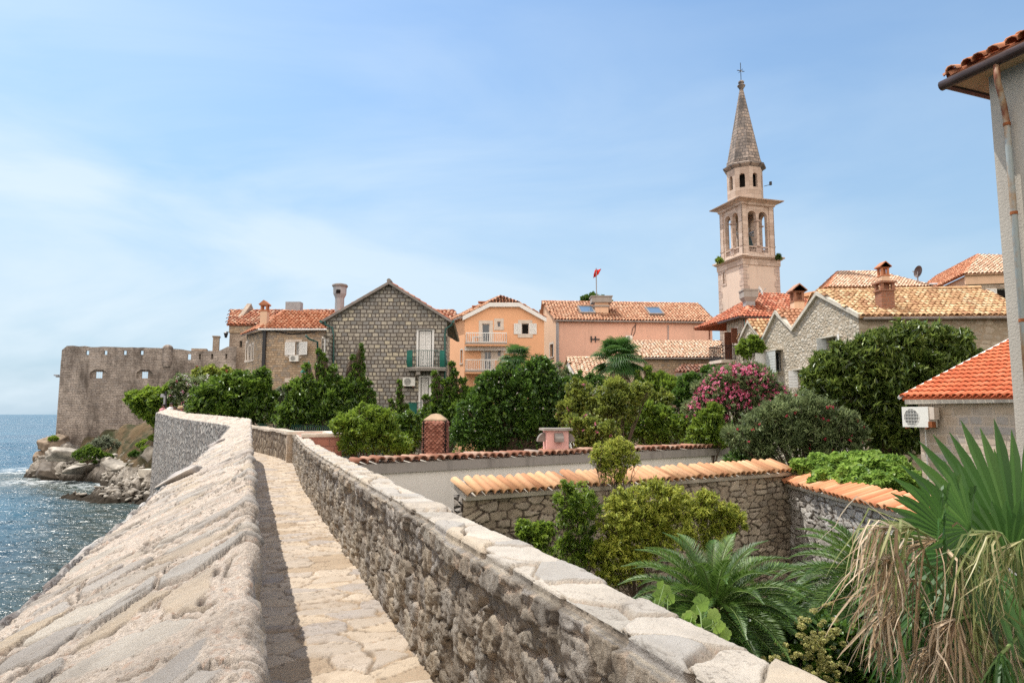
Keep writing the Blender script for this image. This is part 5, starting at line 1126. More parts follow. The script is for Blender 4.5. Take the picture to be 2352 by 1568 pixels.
    wl = b[0] - a[0]; Fs = Fr(Fw.pt(a[0] + .1, 0, .35)[:2], Fw.u[:2]); shutter(Fs, t, 0, wl, a[1] - .05, b[1] - .02, 0, M['greyshutter'], solid=True)
    Fs = Fr(Fw.pt(a[0] - .1, 0, .02)[:2] + Fw.n[:2] * .8 * wl, -Fw.n[:2]); shutter(Fs, t, 0, wl * .6, a[1] - .05, b[1] - .05, 0, M['whitewood'], solid=True)
    a, b = W['c']; w = window(Fw, t, a[0], b[0], a[1], b[1], sur=.0, depth=.2); m = MB(); m.fbox(Fw, a[0] - .2, b[0] + .2, b[1], b[1] + .08, -.02, .3); m.build('window_hood', M['gable_trim'], t)
    Fs = Fr(Fw.pt(a[0] - .02, 0, .03)[:2] + Fw.n[:2] * .35 - Fw.u[:2] * .4, Fw.u[:2] * .4 - Fw.n[:2] * .35); shutter(Fs, t, 0, .5, a[1] - .1, b[1], 0, M['whitewood'], solid=True)
    m = MB(); m.tube([Fw.pt(*aw(zR(825, 700)), .05), Fw.pt(*aw(zR(812, 760)), .05), Fw.pt(*aw(zR(815, 860)), .05)], .035, 5); m.build('cable', M['black'], t)
    pipe(Fw, t, [zR(392, 690) + (.12,), zR(385, 760) + (.12,), zR(388, 980) + (.12,)], .06, M['teal'])
    # brick chimney on the front slope
    n = np.cross(U, (A - e0)); n /= np.linalg.norm(n); d = ray(zR(1340, 500)); cc = V3((0, 0, CAMZ)); p = cc + d * (((e0 - cc) @ n) / (d @ n))
    zt_ = P(*zR(1335, 345), float(p[1]) + .3)[2]; zt2 = P(*zR(1335, 285), float(p[1]) + .3)[2]; g = MB(); g.box((p[0] - .02, p[1] + .35, (p[2] - .4 + zt_) / 2), (.62, .6, zt_ - p[2] + .4)); ch = g.build('chimney', M['brick'], t)
    g = MB(); g.box((p[0] - .02, p[1] + .35, zt_ + .03), (.74, .72, .07))
    for x in (-1, 1):
        for y in (-1, 1): g.box((p[0] + x * .26, p[1] + .35 + y * .24, (zt_ + zt2) / 2), (.14, .14, zt2 - zt_))
    g.box((p[0], p[1] + .35, (zt_ + zt2) / 2), (.2, .2, zt2 - zt_)); g.box((p[0], p[1] + .35, zt2 + .04), (.8, .78, .09)); g.build('chimney_head', M['brick'], ch)
    return F, Fw
RF, RW_ = rowhouse()

def annex():
    c = P(*zR(370, 760), 42.5)[:2]; wd = np.array([-.1, .995]); L = cross_ray(c, wd, zR(212, 760)[0]); Fw = Fr(np.array(c) + wd * L, -wd); aw = Fw.at
    t = thing('small_gabled_annex', (c[0] + 2, c[1] + 2, GZ), 'small stone gable with pale yellow tiles between the row house and the balcony house', 'house')
    v0 = aw(zR(372, 690)); ap = aw(zR(276, 572)); v1 = aw(zR(215, 710)); mb = MB()
    a, b = aw(zR(340, 900)), aw(zR(368, 790)); slab(mb, Fw, [(0, GZ), (L, GZ), (L, v0[1]), ap, (0, v1[1])], [rect(a[0], b[0], a[1], b[1])], .4); mb.build('wall', M['rowstone'], t)
    w = window(Fw, t, a[0], b[0], a[1], b[1], sur=0, name='window'); m = (a[0] + b[0]) / 2; shutter(Fw, w, a[0], b[0], a[1], b[1], -.05, M['brownwood'])
    U = V3((.995, -.02, 0)) * 6; e0 = Fw.pt(L + .1, v0[1] + .05, .12); A = Fw.pt(ap[0], ap[1] + .1, .12); e1 = Fw.pt(-.1, v1[1] + .05, .12)
    tile_roof(t, [e0, e0 + U, A + U, A], M['tile_yellow'], .26, .36, seed=31, thick=.018); tile_roof(t, [e1 + U, e1, A, A + U], M['tile_yellow'], .26, .36, seed=32); ridge(t, A, A + U, M['tile_red'], .12)
    m = MB()
    for p, q in (((L, v0[1]), ap), (ap, (0, v1[1]))): m.add([Fw.pt(p[0], p[1] + .1, .14), Fw.pt(q[0], q[1] + .1, .14), Fw.pt(q[0], q[1] - .1, .14), Fw.pt(p[0], p[1] - .1, .14), Fw.pt(p[0], p[1] + .12, -.25), Fw.pt(q[0], q[1] + .12, -.25), Fw.pt(q[0], q[1] - .1, -.01), Fw.pt(p[0], p[1] - .1, -.01)], [(0, 1, 2, 3), (4, 7, 6, 5), (0, 4, 5, 1), (2, 6, 7, 3), (0, 3, 7, 4), (1, 5, 6, 2)])
    m.build('verge', M['gable_trim'], t)
annex()

def gabled_pot(par, q, w, zb, z0, z1, base, pot, roofm):
    """chimney with a tiled gabled cap: shaft to z0, brick openings to z1"""
    g = MB(); g.box((q[0], q[1], (zb + z0) / 2), (w, w, z0 - zb)); ch = g.build('chimney', base, par)
    g = MB(); g.box((q[0], q[1], z0 + .04), (w * 1.12, w * 1.12, .1)); k = w * .38
    for x in (-1, 1):
        for y in (-1, 1): g.box((q[0] + x * k, q[1] + y * k, (z0 + z1) / 2 + .03), (w * .24, w * .24, z1 - z0 - .05))
    g.box((q[0], q[1], (z0 + z1) / 2), (w * .22, w * .22, z1 - z0)); g.box((q[0], q[1], z1), (w * 1.2, w * 1.2, .08)); g.build('chimney_pot', pot, ch)
    h = w * .75; g = MB(); z = z1 + .03; X, Y = q[0], q[1]
    g.add([(X - h, Y - h, z), (X + h, Y - h, z), (X + h, Y + h, z), (X - h, Y + h, z), (X, Y - h, z + h * .85), (X, Y + h, z + h * .85), (X - h, Y - h, z + .08), (X + h, Y - h, z + .08), (X + h, Y + h, z + .08), (X - h, Y + h, z + .08), (X, Y - h, z + h * .85 + .09), (X, Y + h, z + h * .85 + .09)],
          [(0, 1, 4), (2, 3, 5), (0, 3, 2, 1), (6, 10, 7), (8, 11, 9), (7, 10, 11, 8), (9, 11, 10, 6), (0, 6, 7, 1), (2, 8, 9, 3), (1, 7, 8, 2), (3, 9, 6, 0)]); g.build('chimney_cap', roofm, ch)

def hiproof(t, F, L, D, ze, h, over, tm, pitch=.26, seed=40, edge=None, rz=None):
    """rectangular hipped roof over a box footprint; F is the front wall frame"""
    o = over; a = F.pt(-o, ze, o); b = F.pt(L + o, ze, o); c = F.pt(L + o, ze, -D - o); d = F.pt(-o, ze, -D - o); r = (D / 2 + o)
    if L > D: r0 = F.pt(-o + r, ze + h, -D / 2); r1 = F.pt(L + o - r, ze + h, -D / 2); S = [([a, b, r1, r0]), ([b, c, r1]), ([c, d, r0, r1]), ([d, a, r0])]; R = [(a, r0), (b, r1), (c, r1), (d, r0), (r0, r1)]
    else:
        r = L / 2 + o; r0 = F.pt(L / 2, ze + h, o - r); r1 = F.pt(L / 2, ze + h, -D - o + r); S = [([a, b, r0]), ([b, c, r1, r0]), ([c, d, r1]), ([d, a, r0, r1])]; R = [(a, r0), (b, r0), (c, r1), (d, r1), (r0, r1)]
    for i, s in enumerate(S): tile_roof(t, s, tm, pitch, .38, seed=seed + i)
    for (p, q) in R: ridge(t, p, q, edge or tm, .13)
    return r0, r1

def balconyhouse():
    c = P(*zR(228, 600), 47)[:2]; F = Fr(c, (.985, .17)); wd = np.array([-.17, .985]); L = 9.0; D = cross_ray(c, wd, zR(112, 640)[0]); Fw = Fr(np.array(c) + wd * D, -wd); aw, at = Fw.at, F.at
    t = thing('balcony_house', (c[0] + 4, c[1] + 4, GZ), 'stone house with hipped red tiled roof and a dark railed balcony beside the bell tower', 'house')
    ze = at(zR(228, 542))[1]
    mb = MB(); hs = []; W = []
    for (x0, x1, y0, y1) in ((176, 190, 740, 622), (124, 148, 868, 652)): a, b = aw(zR(x0, y0)), aw(zR(x1, y1)); W.append((a[0], b[0], a[1], b[1])); hs.append(rect(a[0], b[0], a[1], b[1]))
    slab(mb, Fw, rect(0, D, GZ, ze), hs, .4); mb.build('wall', M['citadel' if 0 else 'rowstone'], t)
    mb = MB(); slab(mb, F, rect(0.003, L, GZ, ze), [], .4); mb.build('side_wall', M['redblock'], t)
    w = window(Fw, t, *W[0], sur=.1); shutter(Fr(Fw.pt(W[0][1], 0, .02)[:2] + Fw.n[:2] * .5, -Fw.n[:2]), w, 0, .45, W[0][2], W[0][3], 0, M['brownwood'])
    w = window(Fw, t, *W[1], sur=.1, door=True); shutter(Fr(Fw.pt(W[1][1], 0, .02)[:2] + Fw.n[:2] * .6, -Fw.n[:2]), w, 0, .55, W[1][2], W[1][3], 0, M['brownwood'])
    ap = P(*zR(530, 358), 50.5); h = ap[2] - ze; hiproof(t, F, L, max(D, 6.5), ze, h, .4, M['tile_red'], .27, 41, M['tile_hip'])
    m = MB(); m.tube([F.pt(-.45, ze - .05, .45), F.pt(L, ze - .05, .45)], .08, 6); m.tube([F.pt(-.45, ze - .05, .45), F.pt(-.45, ze - .05, -D - .4)], .08, 6); m.build('gutter', M['gutter'], t)
    # balcony on the left face
    a, b = aw(zR(52, 880)), aw(zR(150, 760)); D0 = 1.1; s0, s1 = W[1][0] - .9, W[1][1] + .4; zf = W[1][2]; m = MB(); m.fbox(Fw, s0, s1, zf - .22, zf, 0, D0); bal = m.build('balcony', M['surround'], t)
    railing(bal, [Fw.pt(s0 + .03, 0, 0.02)[:2], Fw.pt(s0 + .03, 0, D0)[:2], Fw.pt(s1 - .03, 0, D0)[:2], Fw.pt(s1 - .03, 0, .02)[:2]], zf, zf + 1.0, M['black'], .14, .018)
    pipe(F, t, [zR(232, 545) + (.1,), zR(236, 620) + (.1,), zR(236, 800) + (.1,)], .05, M['teal'])
    q = P(*zR(276, 490), 48.6); g = MB(); z0, z1, z2 = q[2] - .8, P(*zR(275, 405), 48.6)[2], P(*zR(275, 345), 48.6)[2]; g.box((q[0], q[1], (z0 + z1) / 2), (.66, .66, z1 - z0)); ch = g.build('chimney', M['chimgrey'], t); g = MB(); g.lathe((q[0], q[1], z1 - .15), [(.46, -.05), (.7, .25)], 4, R_(45)); g.box((q[0], q[1], (z1 + z2) / 2 + .05), (1.02, 1.02, z2 - z1 - .1)); g.box((q[0], q[1], z2 + .04), (1.12, 1.12, .09)); g.build('chimney_head', M['concrete'], ch)
    q = P(*zR(642, 490), 46.5); gabled_pot(t, q, .7, q[2] - 1.2, P(*zR(642, 425), 46.5)[2], P(*zR(642, 352), 46.5)[2], M['pinkleft'], M['brick'], M['tile_edge'])
    # satellite dish
    q = P(*zR(365, 335), 48.3); d = thing('satellite_dish', tuple(q), 'small white satellite dish beside the grey chimney in front of the tower', 'satellite dish')
    dish(d, q, .32, V3((.75, -.6, .3)), M['white']); m = MB(); m.tube([q, P(*zR(345, 362), 48.5), P(*zR(318, 362), 48.6)], .03, 5); m.build('arm', M['grey'], d)
def dish(par, q, r, nrm, mat):
    nrm = nrm / np.linalg.norm(nrm); a = np.cross(nrm, [0, 0, 1.]); a /= np.linalg.norm(a); b = np.cross(nrm, a); vs = [q - nrm * r * .3]; n = 20; K = 4
    for k in range(1, K + 1):
        for j in range(n): t_ = 2 * math.pi * j / n; R = r * k / K; vs.append(q + a * math.cos(t_) * R + b * math.sin(t_) * R * 1.1 - nrm * (r * .3 * (1 - (k / K) ** 2)))
    vs2 = [v - nrm * .02 for v in vs]; fs = [(0, 1 + (j + 1) % n, 1 + j) for j in range(n)]
    for k in range(K - 1):
        for j in range(n): fs.append((1 + k * n + j, 1 + k * n + (j + 1) % n, 1 + (k + 1) * n + (j + 1) % n, 1 + (k + 1) * n + j))
    m = MB(); m.add(vs, fs); m.add(vs2, [tuple(reversed(f)) for f in fs]); m.build('reflector', mat, par, smooth=True)
    m = MB(); m.tube([q - nrm * .28 * r + b * r * .9, q + nrm * r * .9 + b * r * .2], .015, 5); m.box(tuple(q + nrm * r * .95 + b * r * .15), (.07, .07, .1)); m.build('receiver', M['grey'], par)
balconyhouse()

def backhouses():
    c = P(*zR(900, 320), 60)[:2]; F = Fr(c, (.99, -.02)); at = F.at; L = at(zR(1640, 320))[0]; ze = at(zR(900, 318))[1]
    t = thing('orange_eaved_house', (c[0] + 8, c[1] + 4, GZ), 'house with wide hipped orange roof and orange walls behind the row house ridge', 'house')
    wd = np.array([-.42, .905]); D = 9.5; Fw = Fr(np.array(c) + wd * D, -wd)
    mb = MB(); slab(mb, F, rect(0, L, GZ, ze), [], .3); slab(mb, Fw, rect(0, D, GZ, ze), [], .3); mb.build('wall', M['orange'], t)
    m = MB(); m.fbox(F, -.3, L + .3, ze - .35, ze - .02, .003, .25); m.fbox(Fw, 0, D + .25, ze - .35, ze - .02, .003, .25); m.build('cornice', M['orange'], t)
    r0 = P(*zR(945, 197), 64.5); r1 = P(*zR(1235, 197), 64.5); e0 = F.pt(-.4, ze, .4); e1 = F.pt(L + .3, ze, .4); e2 = Fw.pt(0, ze, .4); e2 = P(*zR(690, 335), 68.)
    e2[2] = ze
    tile_roof(t, [e0, e1, r1, r0], M['tile_pale'], .28, .4, seed=51); tile_roof(t, [e2, e0, r0], M['tile_hip'], .28, .4, seed=52)
    ridge(t, e0, r0, M['tile_hip'], .15); ridge(t, r0, r1, M['tile_pink'], .15); ridge(t, e1, r1, M['tile_pink'], .15)
    q = P(*zR(1292, 265), 58); gabled_pot(t, q, .68, q[2] - 2.2, P(*zR(1290, 232), 58)[2], P(*zR(1290, 170), 58)[2], M['pinkleft'], M['tile_hip'], M['tile_hip'])
    # the tall one at the right
    c = P(*zR(1925, 260), 52)[:2]; F = Fr(c, (.98, -.2)); at = F.at; L = 9; ze = at(zR(1925, 222))[1]
    t = thing('tall_stone_house', (c[0] + 4, c[1] + 4, GZ), 'tall brown stone house whose hipped roof is red on one slope and pale on another', 'house')
    far = P(*zR(1445, 250), 66); wd = (far[:2] - c); D = np.linalg.norm(wd); Fw = Fr(far[:2], c - far[:2])
    a, b = at(zR(2152, 400)), at(zR(2330, 318)); mb = MB(); slab(mb, F, rect(0, L, GZ, ze), [rect(a[0], b[0], a[1], b[1])], .35); mb.build('wall', M['citadel'], t); mb = MB(); slab(mb, Fw, rect(0, D - .003, GZ, ze), [], .3); mb.build('side_wall', M['pinkleft'], t)
    window(F, t, a[0], b[0], a[1], b[1], sur=.0, gl='dark'); shutter(F, t, a[0] - .75, a[0] - .03, a[1], b[1], .03, M['white'])
    m = MB(); m.fbox(F, -.2, L, ze - .75, ze - .05, .003, .14); m.build('cornice', M['pinkleft'], t)
    e0 = F.pt(-.35, ze, .35); e1 = F.pt(L, ze, .35); ap = P(*zR(2005, 70), 57.); r1 = P(*zR(2420, 155), 55.); e2 = V3((far[0] - .4, far[1], ze)); r2 = ap + (e2 - e0) * .62
    tile_roof(t, [e0, e1, r1, ap], M['tile_pale'], .28, .4, seed=61); tile_roof(t, [e2, e0, ap, r2], M['tile_hip'], .28, .4, seed=62, pi=2)
    ridge(t, e0, ap, M['tile_hip'], .16); ridge(t, ap, r1, M['tile_pink'], .16); ridge(t, ap, r2, M['tile_pink'], .16)
    q = P(*zR(1550, 195), 60); dd = thing('satellite_dish', tuple(q), 'large dark satellite dish on the red slope of the tall stone house', 'satellite dish'); dish(dd, q, .5, V3((-.95, -.15, .15)), M['gutter']); m = MB(); m.tube([q, q + V3((.1, .3, -1.2))], .05, 6); m.build('arm', M['grey'], dd)
    m = MB(); m.tube([P(*zR(1640, 290), 58), P(*zR(1700, 288), 57.5), P(*zR(1715, 310), 57.5)], .09, 6); m.build('flue_pipe', M['grey'], t)
backhouses()

# ================================================================ small house at the right with new tiles
def newtile():
    e0 = P(2072, 913, 20); u = np.array([.35, -.937]); i2 = np.array([.937, .35]); F = Fr(e0[:2] + u * .28 + i2 * .28, u); at = F.at; ze = e0[2]
    t = thing('small_tiled_house', tuple(F.pt(2.5, GZ, -2)), 'small stone house with new bright orange red tiles right of the garden', 'house')
    L = 6.5; u3 = V3((u[0], u[1], 0)); inn = V3((i2[0], i2[1], 0)); e1 = e0 + u3 * (L + .5) + V3((0, 0, -.12)); rise = inn * 6.2 + V3((0, 0, 2.35))
    tile_roof(t, [e0, e1, e1 + rise, e0 + rise], M['tile_new'], .2, .36, seed=71, thick=.014, jit=.004)
    tile_roof(t, [e1 + inn * 12.4, e0 + inn * 12.4, e0 + rise, e1 + rise], M['tile_new'], .2, .36, seed=72); ridge(t, e0 + rise, e1 + rise, M['tile_new'], .1)
    m = MB(); m.tube([e0 - u3 * .06 - inn * .04 + V3((0, 0, .0)), e0 - u3 * .06 + rise + V3((0, 0, .02))], [.06, .07], 7); m.build('verge_mortar', M['white'], t)
    m = MB(); m.fbox(F, -.22, L + .2, ze - .19, ze - .05, .0, .26); m.build('cornice', M['gable_trim'], t)
    Fl = Fr(F.pt(0, 0)[:2] + i2 * 11.5, -i2)
    mb = MB(); slab(mb, F, rect(0, L, GZ, ze - .1), [], .35); slab(mb, Fl, [(0, GZ), (11.5 - .002, GZ), (11.5 - .002, ze - .1), (5.7, ze + 2.1), (0, ze - .1)], [], .3); mb.build('wall', M['shedstone'], t)
    q = Zc(2160, 820, 4.6118); Fa = Fr(F.pt(.0, 0, .3)[:2], u); a, b = Fa.at(q(238, 1022)), Fa.at(q(520, 795)); sh = a[0]
    ac = ac_unit(Fa, a[0], b[0], a[1], b[1], 'large white air conditioner with rusty bracket on the corner of the small tiled house', d=-.22, dep=.34, fan=.46)
    m = MB(); m.fbox(Fa, b[0] + .003, b[0] + .16, a[1] + .22, b[1] - .02, -.1, .1); m.build('valve_cover', M['surround'], ac); m = MB(); m.fbox(Fa, b[0], b[0] + .12, a[1], a[1] + .16, -.0, .15); m.build('bracket_box', M['rust'], ac)
    ctr = F.at(q(490, 1025)); m = MB(); m.tube([F.pt(ctr[0], ctr[1], .12), F.pt(ctr[0], GZ, .12)], .018, 5); m.build('drain_hose', M['white'], t)
newtile()

# ================================================================ tall rendered house at the right edge
def rightbuilding():
    T = P(*zE(90, 350), 11.0); u = np.array([.37, -.93]); u /= np.linalg.norm(u); inn = np.array([.93, .37]); ze = T[2]; ov = .4
    Cn = T[:2] + u * ov + inn * ov
    F = Fr(Cn, u); L = 9.; at = F.at
    t = thing('tall_rendered_house', (Cn[0] + 3, Cn[1], GZ), 'tall grey rendered house at the right edge with orange tiled eaves and rusty drainpipe', 'house')
    Fb = Fr(Cn + inn * 7, -inn)
    mb = MB(); slab(mb, F, rect(0, L, GZ, ze + .1), [], .4); slab(mb, Fb, rect(0, 7 - .003, GZ, ze + .1), [], .4); mb.build('wall', stucco('grey_render', (.45, .42, .37), (.25, .23, .21), .5, .5), t)
    # soffit, rafters, gutter, tiles
    e0 = V3((T[0], T[1], ze)); u3 = V3((u[0], u[1], 0)); i3 = V3((inn[0], inn[1], 0)); E1 = e0 + u3 * (L + 1)
    m = MB(); vs = [e0 - V3((0, 0, .02)), E1 - V3((0, 0, .02)), E1 + i3 * 8 + V3((0, 0, .02)), e0 + i3 * 8 + V3((0, 0, .02))]; m.add(vs + [v + V3((0, 0, .1)) for v in vs], [(0, 3, 2, 1), (4, 5, 6, 7), (0, 1, 5, 4), (1, 2, 6, 5), (2, 3, 7, 6), (3, 0, 4, 7)]); m.build('soffit', M['rafter'], t)
    g = MB(); g.tube([e0 - i3 * .05 - u3 * .1 + V3((0, 0, -.02)), E1 - i3 * .05 + V3((0, 0, -.02))], .085, 10); g.build('gutter', M['gutter'], t, smooth=True)
    g = MB(); g.tube([e0 - u3 * .06 + V3((0, 0, -.0)), e0 - u3 * .04 + i3 * 3 + V3((0, 0, -.0))], .07, 8); g.build('end_board', M['gutter'], t)
    r0 = e0 + (u3 + i3) * 3.2 + V3((0, 0, 1.75)); r1 = E1 + i3 * 3.2 + V3((0, 0, 1.75)); up = V3((0, 0, .12))
    tile_roof(t, [e0 + up, E1 + up, r1 + up, r0 + up], M['tile_hip'], .23, .4, seed=81, thick=.015); tile_roof(t, [e0 + i3 * 6.4 + up, e0 + up, r0 + up], M['tile_hip'], .23, .4, seed=82, thick=.015); ridge(t, e0 + up, r0 + up, M['tile_hip'], .12, .4)
    # drainpipe with swan neck, patchy rust
    tn = NT('rusty_pipe'); n1 = tn.noise(1.1, 5, .65, tn.map(tn.obj(), (1, 1, .55))); pm = tn.bsdf(tn.ramp(n1, [(.42, (.34, .38, .38)), (.5, (.38, .26, .16)), (.56, (.2, .07, .035)), (.7, (.13, .05, .03))]), .6, None, .3)
    A = Fr(F.pt(0, 0, .45)[:2], u); a0 = A.at(zE(375, 262)); sp_ = at(zE(450, 400)); B = at(zE(462, 560)); 
    p0 = A.pt(a0[0], ze - .08); p1 = p0 - V3((0, 0, .28)); p2 = F.pt(sp_[0], p1[2] - .28, .16); p3 = F.pt(sp_[0], p2[2] - .3, .12); p4 = F.pt(sp_[0], GZ, .12)
    m = MB(); m.tube([p0, p1, p2, p3, p4], .045, 12); dp = m.build('drainpipe', pm, t, smooth=True)
    m = MB()
    for z in (p3[2] - .05, p3[2] - 1.5, p3[2] - 3.2, p3[2] - 5): m.lathe((p3[0], p3[1], z), [(.053, 0), (.053, .05)], 12)
    m.build('pipe_collar', M['rust'], dp)
rightbuilding()

# ================================================================ garden walls and outbuilding
def edge_tiles(par, a, b, depth, rise, tm, pitch, thick, seed, ov=.12, row=None):
    """one course of half round tiles laid across the wall head from a to b (points on the near top edge)"""
    a, b = V3(a), V3(b); u = (b - a)[:2]; u /= np.linalg.norm(u); inn = V3((-u[1], u[0], 0))
    e0 = a - inn * ov - V3((0, 0, rise * ov / depth)); e1 = b - inn * ov - V3((0, 0, rise * ov / depth)); r = inn * (depth + 2 * ov) + V3((0, 0, rise))
    return tile_roof(par, [e0, e1, e1 + r, e0 + r], tm, pitch, row or (depth + 2 * ov + .1), seed=seed, thick=thick, jit=.035, rr=.52, bmat=M['gable_trim'])
def outbuilding():
    a = P(820, 1056, 16.6); b = P(1672, 1023, 25.); a[2] = b[2] = .66; F = Fr(a[:2], (b - a)[:2]); L = np.linalg.norm((b - a)[:2])
    t = thing('garden_outbuilding', tuple(F.pt(L / 2, GZ, -1.5)), 'long low whitewashed outbuilding with grey concrete edge and old roof tiles', 'outbuilding')
    mb = MB(); slab(mb, F, rect(0, L - .12, GZ, .5), [], .3); Fe = Fr(F.pt(L - .12, 0)[:2], -F.n[:2]); slab(mb, Fe, rect(0, 3, GZ, .5), [], .3); mb.build('wall', M['white_wall'], t)
    m = MB(); m.fbox(F, -.1, L, .36, .6, -.3, .07); m.build('concrete_edge', M['concrete'], t)
    edge_tiles(t, F.pt(0, .6, .02), F.pt(L, .6, .02), .5, .05, M['tile_edge'], .235, .02, 91, .04)
    m = MB(); m.add([F.pt(0, .58, -.4), F.pt(L, .58, -.4), F.pt(L, .2, -4), F.pt(0, .2, -4)] + [F.pt(0, .5, -.4), F.pt(L, .5, -.4), F.pt(L, .12, -4), F.pt(0, .12, -4)], [(0, 1, 2, 3), (7, 6, 5, 4), (0, 4, 5, 1), (1, 5, 6, 2), (2, 6, 7, 3), (3, 7, 4, 0)]); m.build('roof_deck', M['tile_edge'], t)
    # pink chimney with hooded vents
    q = P(1278, 1034, 20.8); zt_ = P(1278, 988, 20.8)[2]; w = P(1304, 1000, 20.8)[0] - P(1253, 1000, 20.8)[0]
    cm = MB(); cm.box((q[0], q[1] + w / 2, (q[2] - .4 + zt_) / 2), (w, w, zt_ - q[2] + .4), .12); ch = cm.build('chimney', M['pinkpaint'], t)
    cm = MB(); cm.box((q[0], q[1] + w / 2, zt_ + .03), (w * 1.32, w * 1.32, .07), .12); cm.build('chimney_cap', M['concrete'], ch)
    for (dx, dy, rz) in ((.02, -.5 * w, 0), (-.5 * w, 0, -math.pi / 2), (.5 * w, 0, math.pi / 2)):
        m = MB(); K = 8; ca, sa = math.cos(rz + .12), math.sin(rz + .12); cx_, cy_ = q[0] + (dx * math.cos(.12) - dy * math.sin(.12)), q[1] + w / 2 + (dx * math.sin(.12) + dy * math.cos(.12)); vs = []
        r = .24; z0 = zt_ - .34
        for k in range(K + 1): th = math.pi / 2 * k / K; yy, zz = -r * math.sin(th), r * math.cos(th) * 1.1; vs += [(cx_ + x * ca - yy * sa, cy_ + x * sa + yy * ca, z0 + zz) for x in (-.13, .13)]
        vs += [(cx_ + x * ca, cy_ + x * sa, z0) for x in (-.13, .13)]; n_ = len(vs)
        m.add(vs, [(2 * k, 2 * k + 1, 2 * k + 3, 2 * k + 2) for k in range(K)] + [tuple([2 * k for k in range(K + 1)] + [n_ - 2]), tuple([n_ - 1] + [2 * k + 1 for k in range(K, -1, -1)])]); m.build('vent_hood', M['greytrim'], ch)
    # flue covered in scales like palm bark
    q = P(997, 1049, 18.6); zt_ = P(997, 966, 18.6)[2]; ztt = P(997, 951, 18.6)[2]; w = P(1026, 1000, 18.6)[0] - P(968, 1000, 18.6)[0]; nr = 27; H_ = zt_ - q[2] + .5; vs = []; fs = []
    f = thing('scaly_garden_flue', (q[0], q[1] + w / 2, q[2] - .6), 'square flue rendered with red brown scales standing behind the outbuilding tiles', 'flue')
    m = MB(); rs = np.random.RandomState(3); n = 26; mm = MB()
    for k in range(nr):
        z = q[2] - .5 + H_ * k / nr
        for j in range(n):
            s = (j + .5 * (k % 2)) / n; 
            def edge(s_):
                s_ = (s_ % 1) * 4; i = int(s_); f_ = s_ - i; c4 = [(-1, -1), (1, -1), (1, 1), (-1, 1), (-1, -1)]; x, y = c4[i][0] * (1 - f_) + c4[i + 1][0] * f_, c4[i][1] * (1 - f_) + c4[i + 1][1] * f_; l = math.hypot(x, y); kq = 1 / max(1, (l / 1.2)); return x * kq, y * kq
            x0, y0 = edge(s - .68 / n); x1, y1 = edge(s + .68 / n); xm, ym = edge(s); hw = w / 2 * .96; j_ = rs.uniform(-.008, .008); dz = H_ / nr
            pt = lambda x, y, z_, o: (q[0] + x * (hw + o), q[1] + w / 2 + y * (hw + o), z_)
            mm.tv = rs.uniform()
            mm.add([pt(x0, y0, z + dz * .45, .018 + j_), pt(xm, ym, z - dz * .35, .045 + j_), pt(x1, y1, z + dz * .45, .018 + j_), pt(xm, ym, z + dz * 1.25, -.01)], [(0, 1, 2, 3)])
    mm.build('scales', M['tile_scale'] if 'tile_scale' in M else tilemat('red_scales', [(.17, .06, .04), (.3, .12, .08), (.38, .18, .13)], .5, 2.), f)
    m = MB(); m.box((q[0], q[1] + w / 2, q[2] - .5 + H_ / 2), (w * .93, w * .93, H_)); m.build('core', M['dark'], f)
    m = MB(); m.lathe((q[0], q[1] + w / 2, zt_), [(w * .66, -.03), (w * .6, .04), (w * .25, ztt - zt_), (.02, ztt - zt_ + .02)], 4, R_(45)); m.build('flue_cap', plain('tan_cap', (.36, .26, .17), .9, .2, 0, .3), f)
outbuilding()
def gardenwalls():
    a = P(1062, 1134, 13.6); b = P(1812, 1080, 19.2); a[2] = b[2] = .2; F = Fr(a[:2], (b - a)[:2]); L = np.linalg.norm((b - a)[:2])
    t = thing('tiled_garden_wall', tuple(F.pt(L / 2, GZ)), 'old stone garden wall capped with pale orange half round tiles', 'wall')
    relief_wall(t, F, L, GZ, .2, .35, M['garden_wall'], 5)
    edge_tiles(t, F.pt(0, .27, .05), F.pt(L, .27, .05), .4, .24, M['tile_garden'], .205, .016, 95, .1)
    o = F.pt(L - .1, 0, .1); b2 = P(2075, 1153, 13.4); Fb = Fr(o[:2], (b2[:2] - o[:2])); L2 = np.linalg.norm(b2[:2] - o[:2]) + 3.4
    t = thing('tiled_garden_wall', tuple(Fb.pt(L2 / 2, GZ)), 'sunlit rough garden wall capped with bright orange tiles running towards the dead palm fronds', 'wall')
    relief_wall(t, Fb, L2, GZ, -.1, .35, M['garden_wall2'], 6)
    edge_tiles(t, Fb.pt(0, -.03, .05), Fb.pt(L2, -.03, .05), .4, .24, M['tile_garden_red'], .21, .016, 96, .1)
